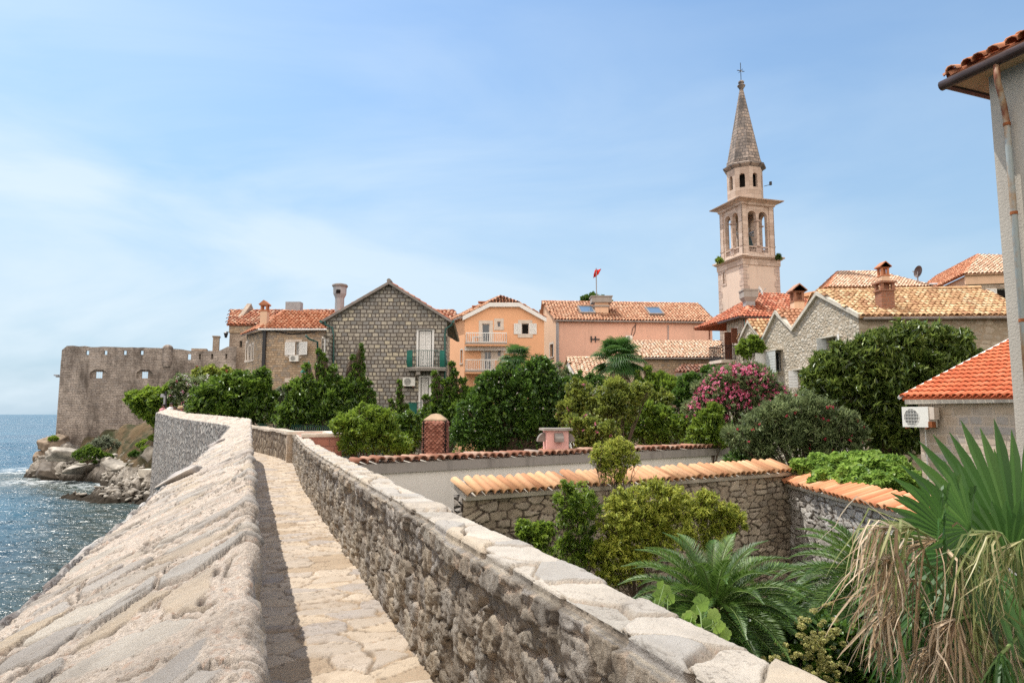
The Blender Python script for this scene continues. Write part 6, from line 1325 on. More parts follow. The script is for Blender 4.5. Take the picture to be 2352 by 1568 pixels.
def relief_wall(t, F, L, z0, z1, th, mat, seed):
    ns = int(L / .024); nz = int((z1 - z0) / .024); S_, Z_ = np.meshgrid(np.linspace(0, L, ns), np.linspace(z0, z1, nz)); S_ = S_.ravel(); Z_ = Z_.ravel()
    n3 = fbm(pv3(S_ * 2, Z_ * 2, S_ * 0 + seed), 3, seed)
    d1, d2, idv = voro((S_ + n3 * .06) / .37, (Z_ + n3 * .05) / .155, seed * 7, .8); e = d2 - d1; h = sstep(.03, .12, e) * (.02 + idv * .045) + n3 * .05 + fbm(pv3(S_ * 9, Z_ * 16, S_ * 0), 3, 4) * .015; ck = np.exp(-((e - .02) / .06) ** 2) * .9
    co = F.o[None] + F.u[None] * S_[:, None] + F.n[None] * h[:, None] + pv3(S_ * 0, S_ * 0, Z_); i = np.arange(ns * nz).reshape(nz, ns); f = np.stack([i[:-1, :-1], i[:-1, 1:], i[1:, 1:], i[1:, :-1]], -1).reshape(-1, 4)
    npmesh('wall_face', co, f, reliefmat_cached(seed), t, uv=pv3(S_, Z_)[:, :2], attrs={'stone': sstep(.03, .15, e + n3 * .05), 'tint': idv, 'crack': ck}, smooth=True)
    m = MB(); m.fbox(F, 0, L, z0, z1, -th, -.02); m.build('wall_core', mat, t)
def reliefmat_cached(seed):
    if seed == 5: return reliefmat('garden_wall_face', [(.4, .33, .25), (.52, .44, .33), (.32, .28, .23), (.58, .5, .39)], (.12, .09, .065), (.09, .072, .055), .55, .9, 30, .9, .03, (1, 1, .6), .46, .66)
    return reliefmat('garden_wall_face_grey', [(.46, .44, .41), (.56, .54, .5), (.36, .33, .3), (.62, .6, .57)], (.12, .1, .08), (.08, .065, .05), .6, 1.2, 30, .9, .03, (1, 1, .6), .48, .66)  # paler, greyer stone for the second garden wall
gardenwalls()

# ================================================================ far end of the walk
def farwall():
    t = thing('inner_parapet', tuple(_c := np.array([course(np.array([30.]), np.array([1.2]))[0][0], course(np.array([30.]), np.array([1.2]))[1][0], 0.])), 'low rubble parapet on the town side where the walkway bends away', 'wall')
    m = MB(); c_ = MB(); T = np.concatenate([[25.9], np.arange(27, 52.1, 1.)]); xs_, ys_, _ = course(T, np.where(T < 27, 1.32, 1.28)); pts = np.stack([xs_, ys_], 1)
    for k in range(len(T) - 1):
        F = Fr(pts[k + 1], pts[k] - pts[k + 1], 1); F.n = np.array([F.u[1], -F.u[0], 0.]); 
        if F.n @ np.array([-1., 0, 0]) < 0: F.n = -F.n
        L = np.linalg.norm(pts[k + 1] - pts[k]); za, zb = path_z(T[k + 1]), path_z(T[k])
        vs = [F.pt(0, za - .1, 0), F.pt(L, zb - .1, 0), F.pt(L, zb + 1.0, 0), F.pt(0, za + 1.0, 0), F.pt(0, -3, -.4), F.pt(L, -3, -.4), F.pt(L, zb + 1.0, -.4), F.pt(0, za + 1.0, -.4)]
        m.add(vs, [(0, 1, 2, 3), (5, 4, 7, 6), (3, 2, 6, 7)] + ([(1, 5, 6, 2)] if k == 0 else []), [(T[k + 1], -.1), (T[k], -.1), (T[k], 1), (T[k + 1], 1), (T[k + 1] + 9, -3), (T[k] + 9, -3), (T[k] + 9, 1), (T[k + 1] + 9, 1)])
        for j in range(2):
            sA, sB = L * j / 2 + .01, L * (j + 1) / 2 - .01; zz = (za + zb) / 2 + .95 + .02 * ((k * 7 + j * 3) % 3); c_.fbox(F, sA, sB, zz, zz + .09, -.43, .03)
    m.build('wall_face', M['far_face'], t); c_.build('coping', M['paleledge'], t)
    q = G(*[v / 1.063 for v in (704, 1137)], 0.); p = thing('stone_pilaster', tuple(q), 'pale squared stone pilaster where the two town side parapets meet', 'pillar')
    m = MB(); m.box((q[0] + .05, q[1] + .25, .55), (.42, .5, 1.15), HD)
    for k in range(5): m.box((q[0] + .05, q[1] + .25, .1 + .22 * k), (.43, .51, .015), HD)
    m.build('shaft', M['shedstone'], p); m = MB(); m.box((q[0] + .1, q[1] + .3, 1.16), (.62, .75, .08), HD); m.build('ledge', M['paleledge'], p)
    z = Zc(380, 940, 3.92); a = P(*z(1440, 600), 20.3); b = P(*z(1783, 600), 21.); zt_ = P(*z(1600, 462), 20.6)[2]; uR = np.array([math.cos(HD), math.sin(HD)]); F = Fr(a[:2] - uR * .1, uR); L = F.at(z(1783, 500))[0]
    t = thing('red_stone_terrace', tuple(F.pt(L / 2, GZ)), 'salmon red stone block terrace with pale ledge behind the garden parapet', 'terrace'); m = MB(); m.fbox(F, 0, L, GZ, zt_ - .1, -3.2, 0); m.build('wall', M['redblock'], t)
    m = MB(); m.fbox(F, -.02, L + .03, zt_ - .1, zt_, -.4, .03); m.fbox(F, -.3, L + .03, zt_ - .1, zt_ + .0, -3.25, -2.9); m.fbox(F, L - .3, L + .03, zt_ - .1, zt_, -2.9, -.4); m.build('ledge', M['paleledge'], t)
    # green spiked fence
    a = P(590, 1000, 36.); b = P(880, 1000, 26.); a[2] = b[2] = -.3; f = thing('spiked_fence', tuple((a + b) / 2 - V3((0, 0, 2.7))), 'green iron fence with curved spiked tops in front of the tall shrubs', 'fence')
    m = MB(); n = 62; u = (b - a) / n; inn = np.cross(u, [0, 0, 1.]); inn /= np.linalg.norm(inn); pk = MB()
    zt_ = P(700, 977, 31.)[2]
    for k in range(n + 1): p = a + u * k; pk.tube([p + V3((0, 0, -2.7)), p + V3((0, 0, zt_ - p[2] - .25)), p + V3((0, 0, zt_ - p[2] - .08)) - inn * .03, p + V3((0, 0, zt_ - p[2] + .05)) + inn * .1], [.02, .02, .018, .004], 5)
    pk.build('spikes', M['green'], f)
    for z_ in (-.2, -1.6): m.tube([V3((a[0], a[1], zt_ - .35 + z_)), V3((b[0], b[1], zt_ - .35 + z_))], .025, 5)
    m.build('rail', M['green'], f)
    # camera post on the end of the sea parapet
    q = P(378, 960, 47.); zt_ = P(378, 898, 47.)[2]; p = thing('lamp_post', tuple(q), 'thin dark post with small lamp heads at the far end of the sea parapet', 'lamp post')
    m = MB(); m.tube([P(381, 1010, 47), P(381, 898, 47.)], .055, 6); m.build('pole', M['black'], p); m = MB(); l = P(374, 908, 47); m.box(tuple(l), (.24, .24, .24), 0, .8); m.box(tuple(P(378, 918, 46.9)), (.1, .1, .6)); m.build('lamp_head', M['grey'], p)
farwall()

# ================================================================ headland under the fortress
def headland():
    ctrl = []
    def g(q, z): w = G(*q, z); ctrl.append((w[0], w[1], z))
    def pz(q, Y): w = P(*q, Y); ctrl.append((w[0], w[1], w[2]))
    for q in ((75, 1450), (110, 1480), (200, 1470), (330, 1455), (450, 1465), (560, 1490), (680, 1520), (760, 1555), (880, 1600)): g(zA(*q), -4.05)
    for q, Y in (((250, 1200), 67), ((330, 1190), 66.5), ((440, 1165), 66.5), ((600, 1120), 67), ((760, 1090), 67), ((900, 1070), 66), ((150, 1330), 65.5), ((300, 1330), 63.5), ((420, 1390), 61.5), ((500, 1300), 64), ((620, 1330), 61), ((700, 1230), 62), ((850, 1170), 60), ((930, 1180), 56), ((820, 1330), 57), ((730, 1400), 57.5), ((930, 1270), 54), ((860, 1420), 54), ((930, 1440), 52), ((1000, 1200), 57), ((930, 1130), 63), ((960, 1100), 66)): pz(zA(*q), Y)
    for q, Y in (((35, 1400), 66), ((75, 1510), 60), ((250, 1530), 58), ((450, 1560), 55), ((640, 1610), 53), ((-100, 1400), 66), ((-20, 1380), 70), ((20, 1480), 62), ((60, 1540), 58), ((200, 1540), 56), ((-60, 1480), 60), ((60, 1360), 74), ((140, 1500), 59), ((330, 1510), 57), ((500, 1545), 54), ((-150, 1440), 62)): w = P(*zA(*q), Y); ctrl.append((w[0], w[1], -6.))
    for (x, y) in ((-60, 60), (-52, 55), (-44, 50), (-36, 44), (-28, 40), (-60, 75), (-22, 36), (-70, 90)): ctrl.append((x, y, -7))
    for (x, y) in ((-40, 80), (-25, 78), (-15, 60), (-15, 75), (-50, 84)): ctrl.append((x, y, -1.5))
    c = np.array(ctrl); xs_ = np.linspace(-62, -12, 300); ys_ = np.linspace(44, 82, 240); X, Y, f = grid(xs_, ys_)
    d2 = (X[:, None] - c[None, :, 0]) ** 2 + (Y[:, None] - c[None, :, 1]) ** 2; w = 1 / (d2 + .25) ** 1.9; z = (w * c[None, :, 2]).sum(1) / w.sum(1)
    rk = fbm(pv3(X * .45, Y * .45, X * 0), 4, 77); rk2 = abs(fbm(pv3(X * 1.4 + z * .5, Y * 1.4, X * 0), 4, 79)); low = sstep(-1.2, -3.2, z)
    lay = ((z * 2.2 + X * .25 + rk * .8) % 1.0)
    z = z + rk * .35 + low * (rk2 * .9 - .25) + low * lay * .16 + fbm(pv3(X * 3, Y * 3, X * 0), 3, 83) * .07
    t = NT('headland_ground'); a = t.attr('rock'); n1 = t.noise(.5, 6, .65); n2 = t.noise(2.5, 6, .7)
    rock = t.ramp(n2, [(.3, (.09, .075, .06)), (.48, (.28, .25, .21)), (.7, (.44, .4, .35))]); dirt = t.ramp(n1, [(.36, (.035, .045, .018)), (.47, (.075, .065, .036)), (.58, (.15, .105, .06)), (.72, (.12, .095, .05))])
    wet = t.attr('wet'); col = t.mix(t.rng(t.math('ADD', a, t.math('MULTIPLY', t.math('SUBTRACT', n2, .5), .9)), .35, .6), dirt, rock); col = t.mix(wet, col, (.035, .028, .02))
    hm = t.bsdf(col, .95, t.bump(n2, 1.0, .2), .15)
    gx = P(*zA(260, 1250), 66)[0]
    rockm = np.clip(sstep(-1.9, -2.9, z) + sstep(gx + 2.2, gx + .2, X) + (rk > .35) * .3, 0, 1); wet = sstep(-3.25, -3.7, z)
    o = npmesh('headland', pv3(X, Y, z), f, hm, smooth=True, attrs={'rock': rockm, 'wet': wet}); meta(o, kind='structure')
    zf = lambda x, y: z[np.argmin((X - x) ** 2 + (Y - y) ** 2)]
    bm_ = [plain('pale_boulder', (.33, .3, .255), .9, .2, 0, .55, 1.2), plain('dark_wet_rock', (.1, .08, .06), .7, .3, 0, .4, 1.5), plain('brown_boulder', (.24, .185, .135), .9, .2, 0, .55, 1.5)]
    B = [((735, 1332), 61, (1.5, 1.4, 1.2), 0, 'rounded pale boulder alone at the foot of the grassy slope', .3), ((360, 1320), 62, (4.2, 2.2, 1.2), 0, 'large slanting pale rock slab under the fortress corner', .8), ((380, 1400), 60, (4.4, 2.0, 1.0), 0, 'long low grey rock at the waterline below the slanting slab', .8), ((215, 1240), 66.5, (1.9, 2.4, 1.9), 2, 'highest brown layered rock beside the battered foot of the fortress', .85), ((165, 1335), 66, (2.2, 2.2, 1.5), 2, 'brown layered rock leaning out towards the open sea', .85), ((135, 1410), 65, (2.0, 2.2, 1.2), 1, 'dark wet rock at the seaward tip of the headland', .7), ((190, 1440), 62.5, (3.6, 2.2, 1.2), 1, 'dark wet rock at the waterline inside the tip', .6), ((680, 1395), 58.5, (3.2, 1.8, .8), 0, 'wide flat cream rock near the middle of the rocky shore', .8), ((905, 1310), 54.5, (1.9, 1.5, 1.4), 0, 'pale boulder touching the foot of the sea wall', .5), ((600, 1350), 60.5, (1.8, 1.4, .9), 0, 'small grey boulder between the slab and the round boulder', .5)]
    for k, (q, Y_, s, mi, lab, blk) in enumerate(B):
        p = P(*zA(*q), Y_); p[2] = max(p[2], -3.9); v, ff = rock_mesh(p, s, 100 + k * 7, 20, k * .9, 0, (.25 * math.sin(k * 2), .3 * math.cos(k)), .32, blk); o = npmesh('boulder', v, ff, bm_[mi], smooth=False, origin=tuple(p)); meta(o, lab, 'rock', 'boulders under the fortress')
    # countless rubble along the shore
    rs = np.random.RandomState(9); V, F_ = [], []; n0 = 0
    for k in range(700):
        i = rs.randint(len(z)); 
        for _ in range(30):
            if -3.8 < z[i] < -2.0 and X[i] < -19 and Y[i] < 66 and rk[i] > -.25: break
            i = rs.randint(len(z))
        s = rs.uniform(.15, .5) ** 1.3 * 1.1; v, ff = rock_mesh((X[i], Y[i], z[i] + s * .1), (s * rs.uniform(1, 2.2), s * rs.uniform(.8, 1.4), s * rs.uniform(.4, .8)), k, 4, rs.uniform(0, 3), 0, (rs.uniform(-.4, .4), rs.uniform(-.4, .4)), .2, .6); V.append(v); F_.append(ff + n0); n0 += len(v)
    o = npmesh('shore_rubble', np.concatenate(V), np.concatenate(F_), bm_[0]); meta(o, 'loose pale rubble strewn along the shore under the fortress', 'rubble', kind='stuff')
    a = P(*zA(905, 1440), 51.5); m = MB(); m.box((a[0], a[1] + 1.2, a[2] - .6), (1.6, 2.6, 1.8), -.35); m.box((a[0] + 1.4, a[1] + .4, a[2] - 1.0), (.5, 2.4, 1.8), -.35); o = m.build('concrete_block', M['gable_trim'], None, origin=(a[0], a[1] + 1.2, a[2] - 1.5)); meta(o, 'square pale concrete block on the rubble at the foot of the sea wall', 'concrete block')
    return zf
HZ = headland()
# ================================================================ plants
def leaves_mesh(name, pos, ax, nr, ln, wd, mat, par, tint=None, rs=None, fold=.25, origin=None, curl=0.12):
    """one small folded leaf per point: base, two sides, tip"""
    n = len(pos); ax = ax / np.linalg.norm(ax, axis=1)[:, None]; side = np.cross(ax, nr); side /= np.linalg.norm(side, axis=1)[:, None] + 1e-9; up = np.cross(side, ax)
    ln = np.broadcast_to(ln, n)[:, None]; wd = np.broadcast_to(wd, n)[:, None]
    b = pos - ax * ln * .5; tpp = pos + ax * ln * .5 - up * ln * curl; m = pos - ax * ln * .05
    s1 = m + side * wd * .5 + up * wd * fold; s2 = m - side * wd * .5 + up * wd * fold
    co = np.stack([b, s1, tpp, s2], 1).reshape(-1, 3); i = np.arange(n)[:, None] * 4
    f = np.concatenate([i + np.array([[0, 1, 2]]), i + np.array([[0, 2, 3]])], 0)
    t = np.repeat(tint if tint is not None else rs.uniform(0, 1, n), 4)
    return npmesh(name, co, f, mat, par, attrs={'tint': t}, origin=origin)
def unit(rs, n): d = rs.normal(size=(n, 3)); return d / np.linalg.norm(d, axis=1)[:, None]
def crown_points(rs, blobs, Y, n, sub=.44, nsub=None, outward=.7, upw=.25, jitter=.6, depth=1., sprig_f=.2):
    cs, Rs = [], []; more = []
    for b in blobs:   # satellites break up the round outline
        for _ in range(3):
            a_ = rs.uniform(-.5, math.pi + .5); k_ = rs.uniform(.8, 1.12); r_ = b[2] * rs.uniform(.22, .42); more.append((b[0] + math.cos(a_) * b[2] * k_, b[1] - math.sin(a_) * b[2] * k_ * .95, r_) + tuple(b[3:]))
    for b in list(blobs) + more:
        x, y, r = b[:3]; dy = b[3] if len(b) > 3 else 0.; c = P(x, y, Y + dy); cs.append(c); Rs.append(r * 1.03 * (Y + dy) / FX)
    cs, Rs = np.array(cs), np.array(Rs); w = Rs ** 2 / (Rs ** 2).sum(); pos, ax, tn = [], [], []
    for c, R, q in zip(cs, Rs, w):
        k = nsub or max(6, int(16 * min(3, (R / 1.0) ** .7))); m = max(12, int(n * q)); d = unit(rs, k); d[:, 2] = np.where(d[:, 2] < -.5, -d[:, 2], d[:, 2]); d[:, 1] = np.where(rs.uniform(size=k) < .3, -abs(d[:, 1]), d[:, 1])
        sc = c + d * (R * rs.uniform(.45, 1.13, k))[:, None] * [1, depth, 1]; sr = R * sub * rs.uniform(.45, 1.15, k); tt_ = rs.uniform(-.3, .3, k)
        m = int(m * 1.3); j = rs.randint(0, k, m); e = unit(rs, m); rad = rs.uniform(0, 1, m) ** .45
        p = sc[j] + e * (sr[j] * rad)[:, None]; a = (p - c) / R * outward + e * .5 + unit(rs, m) * jitter + np.array([0, 0, upw])
        fm = rs.uniform(size=m) < .22; q_ = c + unit(rs, m) * (R * rs.uniform(.15, 1.08, m) ** .6)[:, None]; p = np.where(fm[:, None], q_, p)
        ks = 3 * k; sdv = unit(rs, ks) + [0, -.15, .45]; sdv /= np.linalg.norm(sdv, axis=1)[:, None]; js = rs.randint(0, ks, m); al = rs.uniform(.8, 1.0, m) + rs.uniform(0, 1, m) * (.12 + .4 * (js % 5) / 5)
        q2 = c + sdv[js] * (R * al)[:, None] + unit(rs, m) * (R * .045 + .02); sm = (rs.uniform(size=m) < sprig_f); p = np.where(sm[:, None], q2, p); pos.append(p); ax.append(a); tn.append(np.clip(.48 + tt_[j] + rs.normal(0, .27, m) + .1 * (rad - .6), 0, 1))
    return np.concatenate(pos), np.concatenate(ax), np.concatenate(tn), cs, Rs
def trunk_mb(base, cs, Rs, r, rs, limbs=True, thin=1.):
    mb = MB(); top = np.average(cs, axis=0, weights=Rs); fork = base + (top - base) * .55; fork[2] = min(fork[2], cs[:, 2].min())
    if fork[2] < base[2] + .3: fork[2] = base[2] + .3
    mid = (base + fork) / 2 + rs.normal(0, .08, 3) * [1, 1, 0]; mb.tube([base, mid, fork], [r, r * .8, r * .62], 8)
    for c, R in zip(cs, Rs):
        m = (fork + c) / 2 + rs.normal(0, .12, 3) * R; mb.tube([fork, m, c], [r * .45 * thin, r * .3 * thin, r * .12], 5)
        for k in range(5): e = c + unit(rs, 1)[0] * R * .8; q = (c * .6 + m * .4); mb.tube([q, (q + e) / 2 + rs.normal(0, .05, 3), e], [r * .16, r * .1, .008], 4)
    return mb
def plant(name, label, cat, blobs, Y, n, leaf, mat, seed, group=None, base=None, tr=.1, flowers=None, zb=GZ, **k):
    rs = np.random.RandomState(seed); pos, ax, tn, cs, Rs = crown_points(rs, blobs, Y, n, **k); c = np.average(cs, axis=0, weights=Rs)
    if base is None: base = np.array([c[0], c[1], zb])
    t = thing(name, tuple(base), label, cat, group); nr = unit(rs, len(pos)) * .8 + [0, -.1, .8]
    leaves_mesh('crown', pos, ax, nr, leaf[0] * rs.uniform(.8, 1.9, len(pos)), leaf[1] * rs.uniform(1., 1.9, len(pos)), M[mat], t, tn)
    trunk_mb(base.copy(), cs, Rs, tr, rs).build('trunk', M['bark'], t, smooth=True)
    if flowers:
        for (fm, cnt, sz, spread) in flowers:
            w = Rs ** 2 / (Rs ** 2).sum(); j = rs.choice(len(cs), cnt, p=w); d = unit(rs, cnt); d[:, 1] = -abs(d[:, 1]) * .9; d[:, 2] = np.where(d[:, 2] < -.3, -d[:, 2], d[:, 2]); d /= np.linalg.norm(d, axis=1)[:, None]
            ctr = cs[j] + d * (Rs[j] * rs.uniform(.85, 1.12, cnt))[:, None]; m = 9; p = np.repeat(ctr, m, 0) + unit(rs, cnt * m) * spread * rs.uniform(.2, 1, (cnt * m, 1)); a = unit(rs, cnt * m)
            leaves_mesh('flowers', p, a, unit(rs, cnt * m), sz, sz * .9, M[fm], t, rs.uniform(0, 1, cnt * m))
    return t
def spires(rs_seed, items):
    """slender upward growing shoots given as (x, ytop, ybottom, halfwidth)"""
    out = []
    for (x, y0, y1, w) in items:
        n = max(2, int((y1 - y0) / (w * 1.1)))
        for k in range(n): f = (k + .5) / n; out.append((x + (k % 2 - .5) * w * .3, y0 + (y1 - y0) * f, w * (.35 + .65 * f)))
    return out
# tree and oleanders on the headland
g0 = P(345, 1000, 56)
plant('fig_tree', 'light green spreading tree on the slope in front of the fortress wall', 'tree', [(318, 925, 20), (345, 915, 20), (372, 925, 26), (395, 905, 22), (330, 948, 14), (360, 955, 20), (300, 915, 12)], 55, 5200, (.34, .2), 'lf_bright', 1, base=np.array([g0[0] + 1, 55., -1.9]), tr=.16, sub=.42)
plant('oleander_bush', 'white flowering oleander above the people at the end of the walk', 'shrub', [(420, 885, 22), (445, 900, 26), (410, 908, 16), (470, 890, 22), (440, 925, 18)], 50, 5000, (.24, .07), 'lf_oleander', 2, 'oleanders', flowers=[('fl_white', 130, .11, .2), ('fl_pink', 45, .09, .14)], tr=.08)
plant('bougainvillea_bush', 'olive and reddish leafy bush against the base of the fortress wall', 'shrub', [(455, 868, 16), (485, 865, 22), (520, 868, 20), (550, 872, 16), (470, 880, 18), (510, 880, 22)], 56, 4200, (.28, .15), 'lf_olive', 3, flowers=[('fl_red', 30, .1, .2)], tr=.1)
plant('laurel_bush', 'dense green laurel bush with pale bright tips behind the bend of the parapet', 'shrub', [(480, 925, 38), (530, 905, 42), (575, 890, 34), (600, 915, 30), (520, 945, 36), (585, 945, 40), (600, 870, 20)], 38, 15000, (.2, .085), 'lf_laurel', 4, tr=.12)
plant('low_bush', 'pale grey green bush under the tan hip roofed house', 'shrub', [(640, 925, 22), (652, 905, 16), (625, 945, 20)], 42, 2600, (.14, .06), 'lf_grey', 5, tr=.06)
sp_items = [(735, 800, 940, 15), (705, 830, 960, 20), (770, 835, 960, 22), (815, 812, 950, 17), (832, 790, 900, 9), (760, 850, 960, 22), (680, 868, 970, 22), (848, 870, 960, 20), (795, 870, 970, 26), (722, 880, 980, 26), (660, 880, 985, 18), (745, 812, 900, 10)]
plant('bay_laurel_tree', 'tall dark bay laurel with spiky upright shoots in front of the grey gable house', 'tree', spires(0, sp_items) + [(700, 945, 40), (760, 950, 42), (820, 950, 38), (850, 955, 30), (660, 960, 30), (700, 905, 30), (760, 900, 34), (815, 905, 30)], 33, 26000, (.15, .06), 'lf_laurel', 6, tr=.16, upw=.7, outward=.5, nsub=7)
plant('bay_laurel_sapling', 'slim young laurel shoots rising in front of the grey house by its lower door', 'tree', spires(0, [(919, 872, 975, 10), (900, 915, 985, 11), (880, 945, 985, 9), (935, 925, 985, 12)]), 32, 3200, (.13, .055), 'lf_laurel', 7, tr=.05, upw=.7, nsub=6)
plant('privet_bush', 'dotted pale leaved bush just left of the scaly flue', 'shrub', [(905, 985, 24), (935, 975, 24), (950, 1005, 26), (930, 1025, 22), (955, 970, 14)], 22, 6000, (.075, .045), 'lf_laurel', 8, tr=.06, group='bushes behind the outbuilding')
plant('bright_bush', 'bright yellow green feathery bush beside the red stone terrace', 'shrub', [(800, 985, 30), (845, 975, 36), (885, 970, 26), (860, 1010, 38), (900, 1015, 32), (805, 1020, 26), (780, 975, 20), (925, 1030, 22)], 20.5, 15000, (.1, .026), 'lf_bright', 9, tr=.06)
sp2 = [(1040, 828, 960, 16), (1000, 850, 960, 14), (1022, 870, 980, 20), (980, 905, 990, 17), (1065, 865, 980, 20)]
plant('evergreen_tree', 'tall loose evergreen right of the grey gable house, partly hiding its lower door', 'tree', spires(0, sp2) + [(1000, 960, 30), (1050, 950, 36), (1085, 920, 26)], 31, 13000, (.14, .06), 'lf_laurel', 10, tr=.13, upw=.5)
plant('citrus_tree', 'broad dark green tree in front of the orange house', 'tree', [(1130, 890, 34), (1180, 880, 36), (1235, 868, 38), (1150, 930, 44), (1210, 925, 48), (1270, 905, 36), (1100, 960, 42), (1160, 985, 48), (1230, 980, 46), (1290, 945, 36), (1080, 1000, 40), (1130, 1015, 34), (1285, 985, 30), (1250, 845, 20), (1105, 905, 24), (1160, 855, 18)], 27, 34000, (.105, .05), 'lf_dark', 11, tr=.2, flowers=[('fl_white', 26, .05, .05)])
plant('thin_twig_tree', 'thin grey leaved twiggy tree beside the small white building', 'tree', [(1285, 850, 16), (1300, 875, 20), (1320, 895, 20), (1275, 870, 15), (1330, 915, 20)], 34, 2300, (.1, .045), 'lf_oleander', 12, tr=.05)
B = [('rounded pale green bush below the broad dark tree', [(1330, 905, 26), (1345, 930, 34), (1310, 950, 28), (1360, 960, 34)], 25.5, 'lf_olive', 9000),
     ('large yellow green bush in front of the big fan palm', [(1405, 905, 32), (1440, 915, 34), (1390, 940, 32), (1470, 900, 22), (1430, 950, 30)], 25, 'lf_olive', 10000),
     ('wide green hedge like bush behind the right end of the outbuilding tiles', [(1480, 960, 34), (1440, 985, 30), (1520, 975, 34), (1560, 985, 32), (1500, 1005, 30), (1590, 1000, 28)], 26, 'lf_bright', 12000),
     ('low green bush over the outbuilding tiles right of the pink chimney', [(1350, 995, 32), (1390, 1000, 30), (1320, 985, 26), (1400, 1020, 22), (1345, 1020, 22)], 23.5, 'lf_olive', 8000),
     ('bright pointed bush directly below the pink oleander', [(1630, 965, 28), (1625, 990, 32), (1650, 1000, 28), (1600, 1010, 26), (1640, 945, 18)], 24.5, 'lf_bright', 8000),
     ('olive green rounded bush below the little garden canopy', [(1505, 930, 26), (1525, 920, 20), (1485, 920, 22)], 28, 'lf_olive', 4500),
     ('dark bush filling the gap under the small white building', [(1340, 880, 24), (1365, 885, 22), (1310, 900, 26), (1290, 925, 22)], 30, 'lf_dark', 5000)]
for k, (lab, bl, Y_, m_, n_) in enumerate(B): plant('garden_bush', lab, 'shrub', bl, Y_, n_, (.095, .035), m_, 20 + k, 'bushes behind the outbuilding', tr=.06, flowers=[('fl_pink', 14, .05, .08)] if k in (0, 3) else None)
sp3 = [(1490, 838, 920, 17), (1465, 850, 920, 14), (1520, 850, 920, 18), (1550, 868, 920, 16)]
plant('cypress_bush', 'bright upright feathery bush right of the big fan palm', 'shrub', spires(0, sp3) + [(1480, 895, 24), (1520, 895, 26), (1550, 895, 22)], 33, 9500, (.15, .045), 'lf_bright', 30, tr=.08, upw=1.0)
plant('dark_shrub', 'dark leafy shrub below the mossy shed roof', 'shrub', [(1580, 880, 22), (1600, 900, 24), (1560, 910, 20), (1635, 862, 22), (1575, 930, 20), (1530, 955, 20)], 31, 5200, (.13, .06), 'lf_dark', 31, tr=.08)
plant('oleander_bush', 'large oleander covered in bright pink blossom', 'shrub', [(1660, 880, 34), (1700, 875, 36), (1740, 885, 36), (1630, 915, 36), (1680, 925, 44), (1730, 930, 40), (1770, 920, 30), (1600, 950, 28), (1640, 960, 28), (1790, 905, 20), (1725, 855, 20), (1690, 850, 14)], 25.5, 20000, (.14, .032), 'lf_oleander', 32, 'oleanders', flowers=[('fl_pink', 1100, .07, .07), ('fl_red', 80, .05, .05)], tr=.1, upw=.5)
plant('oleander_bush', 'big grey green oleander with a few dark red flowers in front of the loquat tree', 'shrub', [(1740, 985, 40), (1790, 965, 44), (1840, 945, 40), (1880, 955, 40), (1850, 1000, 46), (1790, 1015, 44), (1910, 1000, 40), (1935, 975, 30), (1740, 1025, 34), (1870, 1040, 34), (1940, 1030, 34), (1970, 1000, 24), (1700, 1010, 30)], 22, 26000, (.13, .024), 'lf_oleander', 33, 'oleanders', flowers=[('fl_red', 75, .05, .05)], tr=.1, upw=.5)
plant('garden_bush', 'small dark bush at the right end of the outbuilding', 'shrub', [(1720, 1045, 30), (1760, 1050, 26), (1690, 1060, 22), (1745, 1020, 20)], 22.5, 5500, (.08, .035), 'lf_dark', 34, 'bushes behind the outbuilding', tr=.05)
plant('loquat_tree', 'large rounded loquat tree with glossy dark leaves in front of the stone row house', 'tree', [(1900, 850, 34), (1950, 830, 42), (2010, 810, 46), (2080, 790, 46), (2140, 785, 38), (2190, 800, 38), (2225, 815, 26), (1900, 890, 44), (1960, 885, 52), (2030, 865, 56), (2100, 850, 56), (2170, 850, 48), (2110, 765, 22), (2000, 930, 54), (2060, 930, 54), (2110, 900, 46), (1880, 860, 26), (2070, 985, 44), (2030, 1010, 40), (1990, 980, 34), (1860, 875, 22), (1870, 905, 26), (2080, 1020, 34)], 24, 44000, (.2, .06), 'lf_loquat', 35, tr=.22, upw=.4, sub=.34)
plant('grape_vine', 'bright green grape vine covering the ground behind the orange capped wall', 'vine', [(1850, 1085, 24, .5), (1890, 1075, 28, .5), (1930, 1075, 28, 0), (1975, 1075, 32, -.5), (2015, 1080, 32, -1), (2050, 1090, 32, -1.5), (1900, 1110, 28, -1), (1960, 1115, 32, -2), (2010, 1125, 30, -2.5), (1830, 1070, 14, .5), (2075, 1110, 28, -2.5), (2000, 1055, 16, 0)], 18.5, 13000, (.11, .1), 'lf_vine', 36, tr=.04, outward=.3, jitter=.9)
plant('climbing_plant', 'green climber hanging over the little courtyard beside the balcony house', 'vine', [(1705, 803, 13), (1722, 795, 17), (1742, 800, 14), (1735, 788, 12), (1715, 812, 12)], 41, 3200, (.2, .06), 'lf_bright', 37, tr=.05)
plant('distant_tree', 'dark tree crown showing just above the ridge of the pink house', 'tree', [(1345, 690, 9), (1362, 686, 10), (1385, 690, 8), (1400, 693, 5)], 84, 2200, (.3, .16), 'lf_dark', 38, tr=.2)
plant('roof_weed', 'small green weed tuft growing on the left corner of the tower ledge', 'plant', [zT(125, 1160) + (7,)], 65, 350, (.25, .06), 'lf_bright', 39, 'weeds on the tower ledge', base=P(*zT(125, 1170), 65.2), tr=.02)
plant('roof_weed', 'small dark weed tuft hanging at the right corner of the tower ledge', 'plant', [zT(447, 1140) + (6,)], 65.5, 300, (.25, .06), 'lf_dark', 40, 'weeds on the tower ledge', base=P(*zT(447, 1130), 65.6), tr=.02)
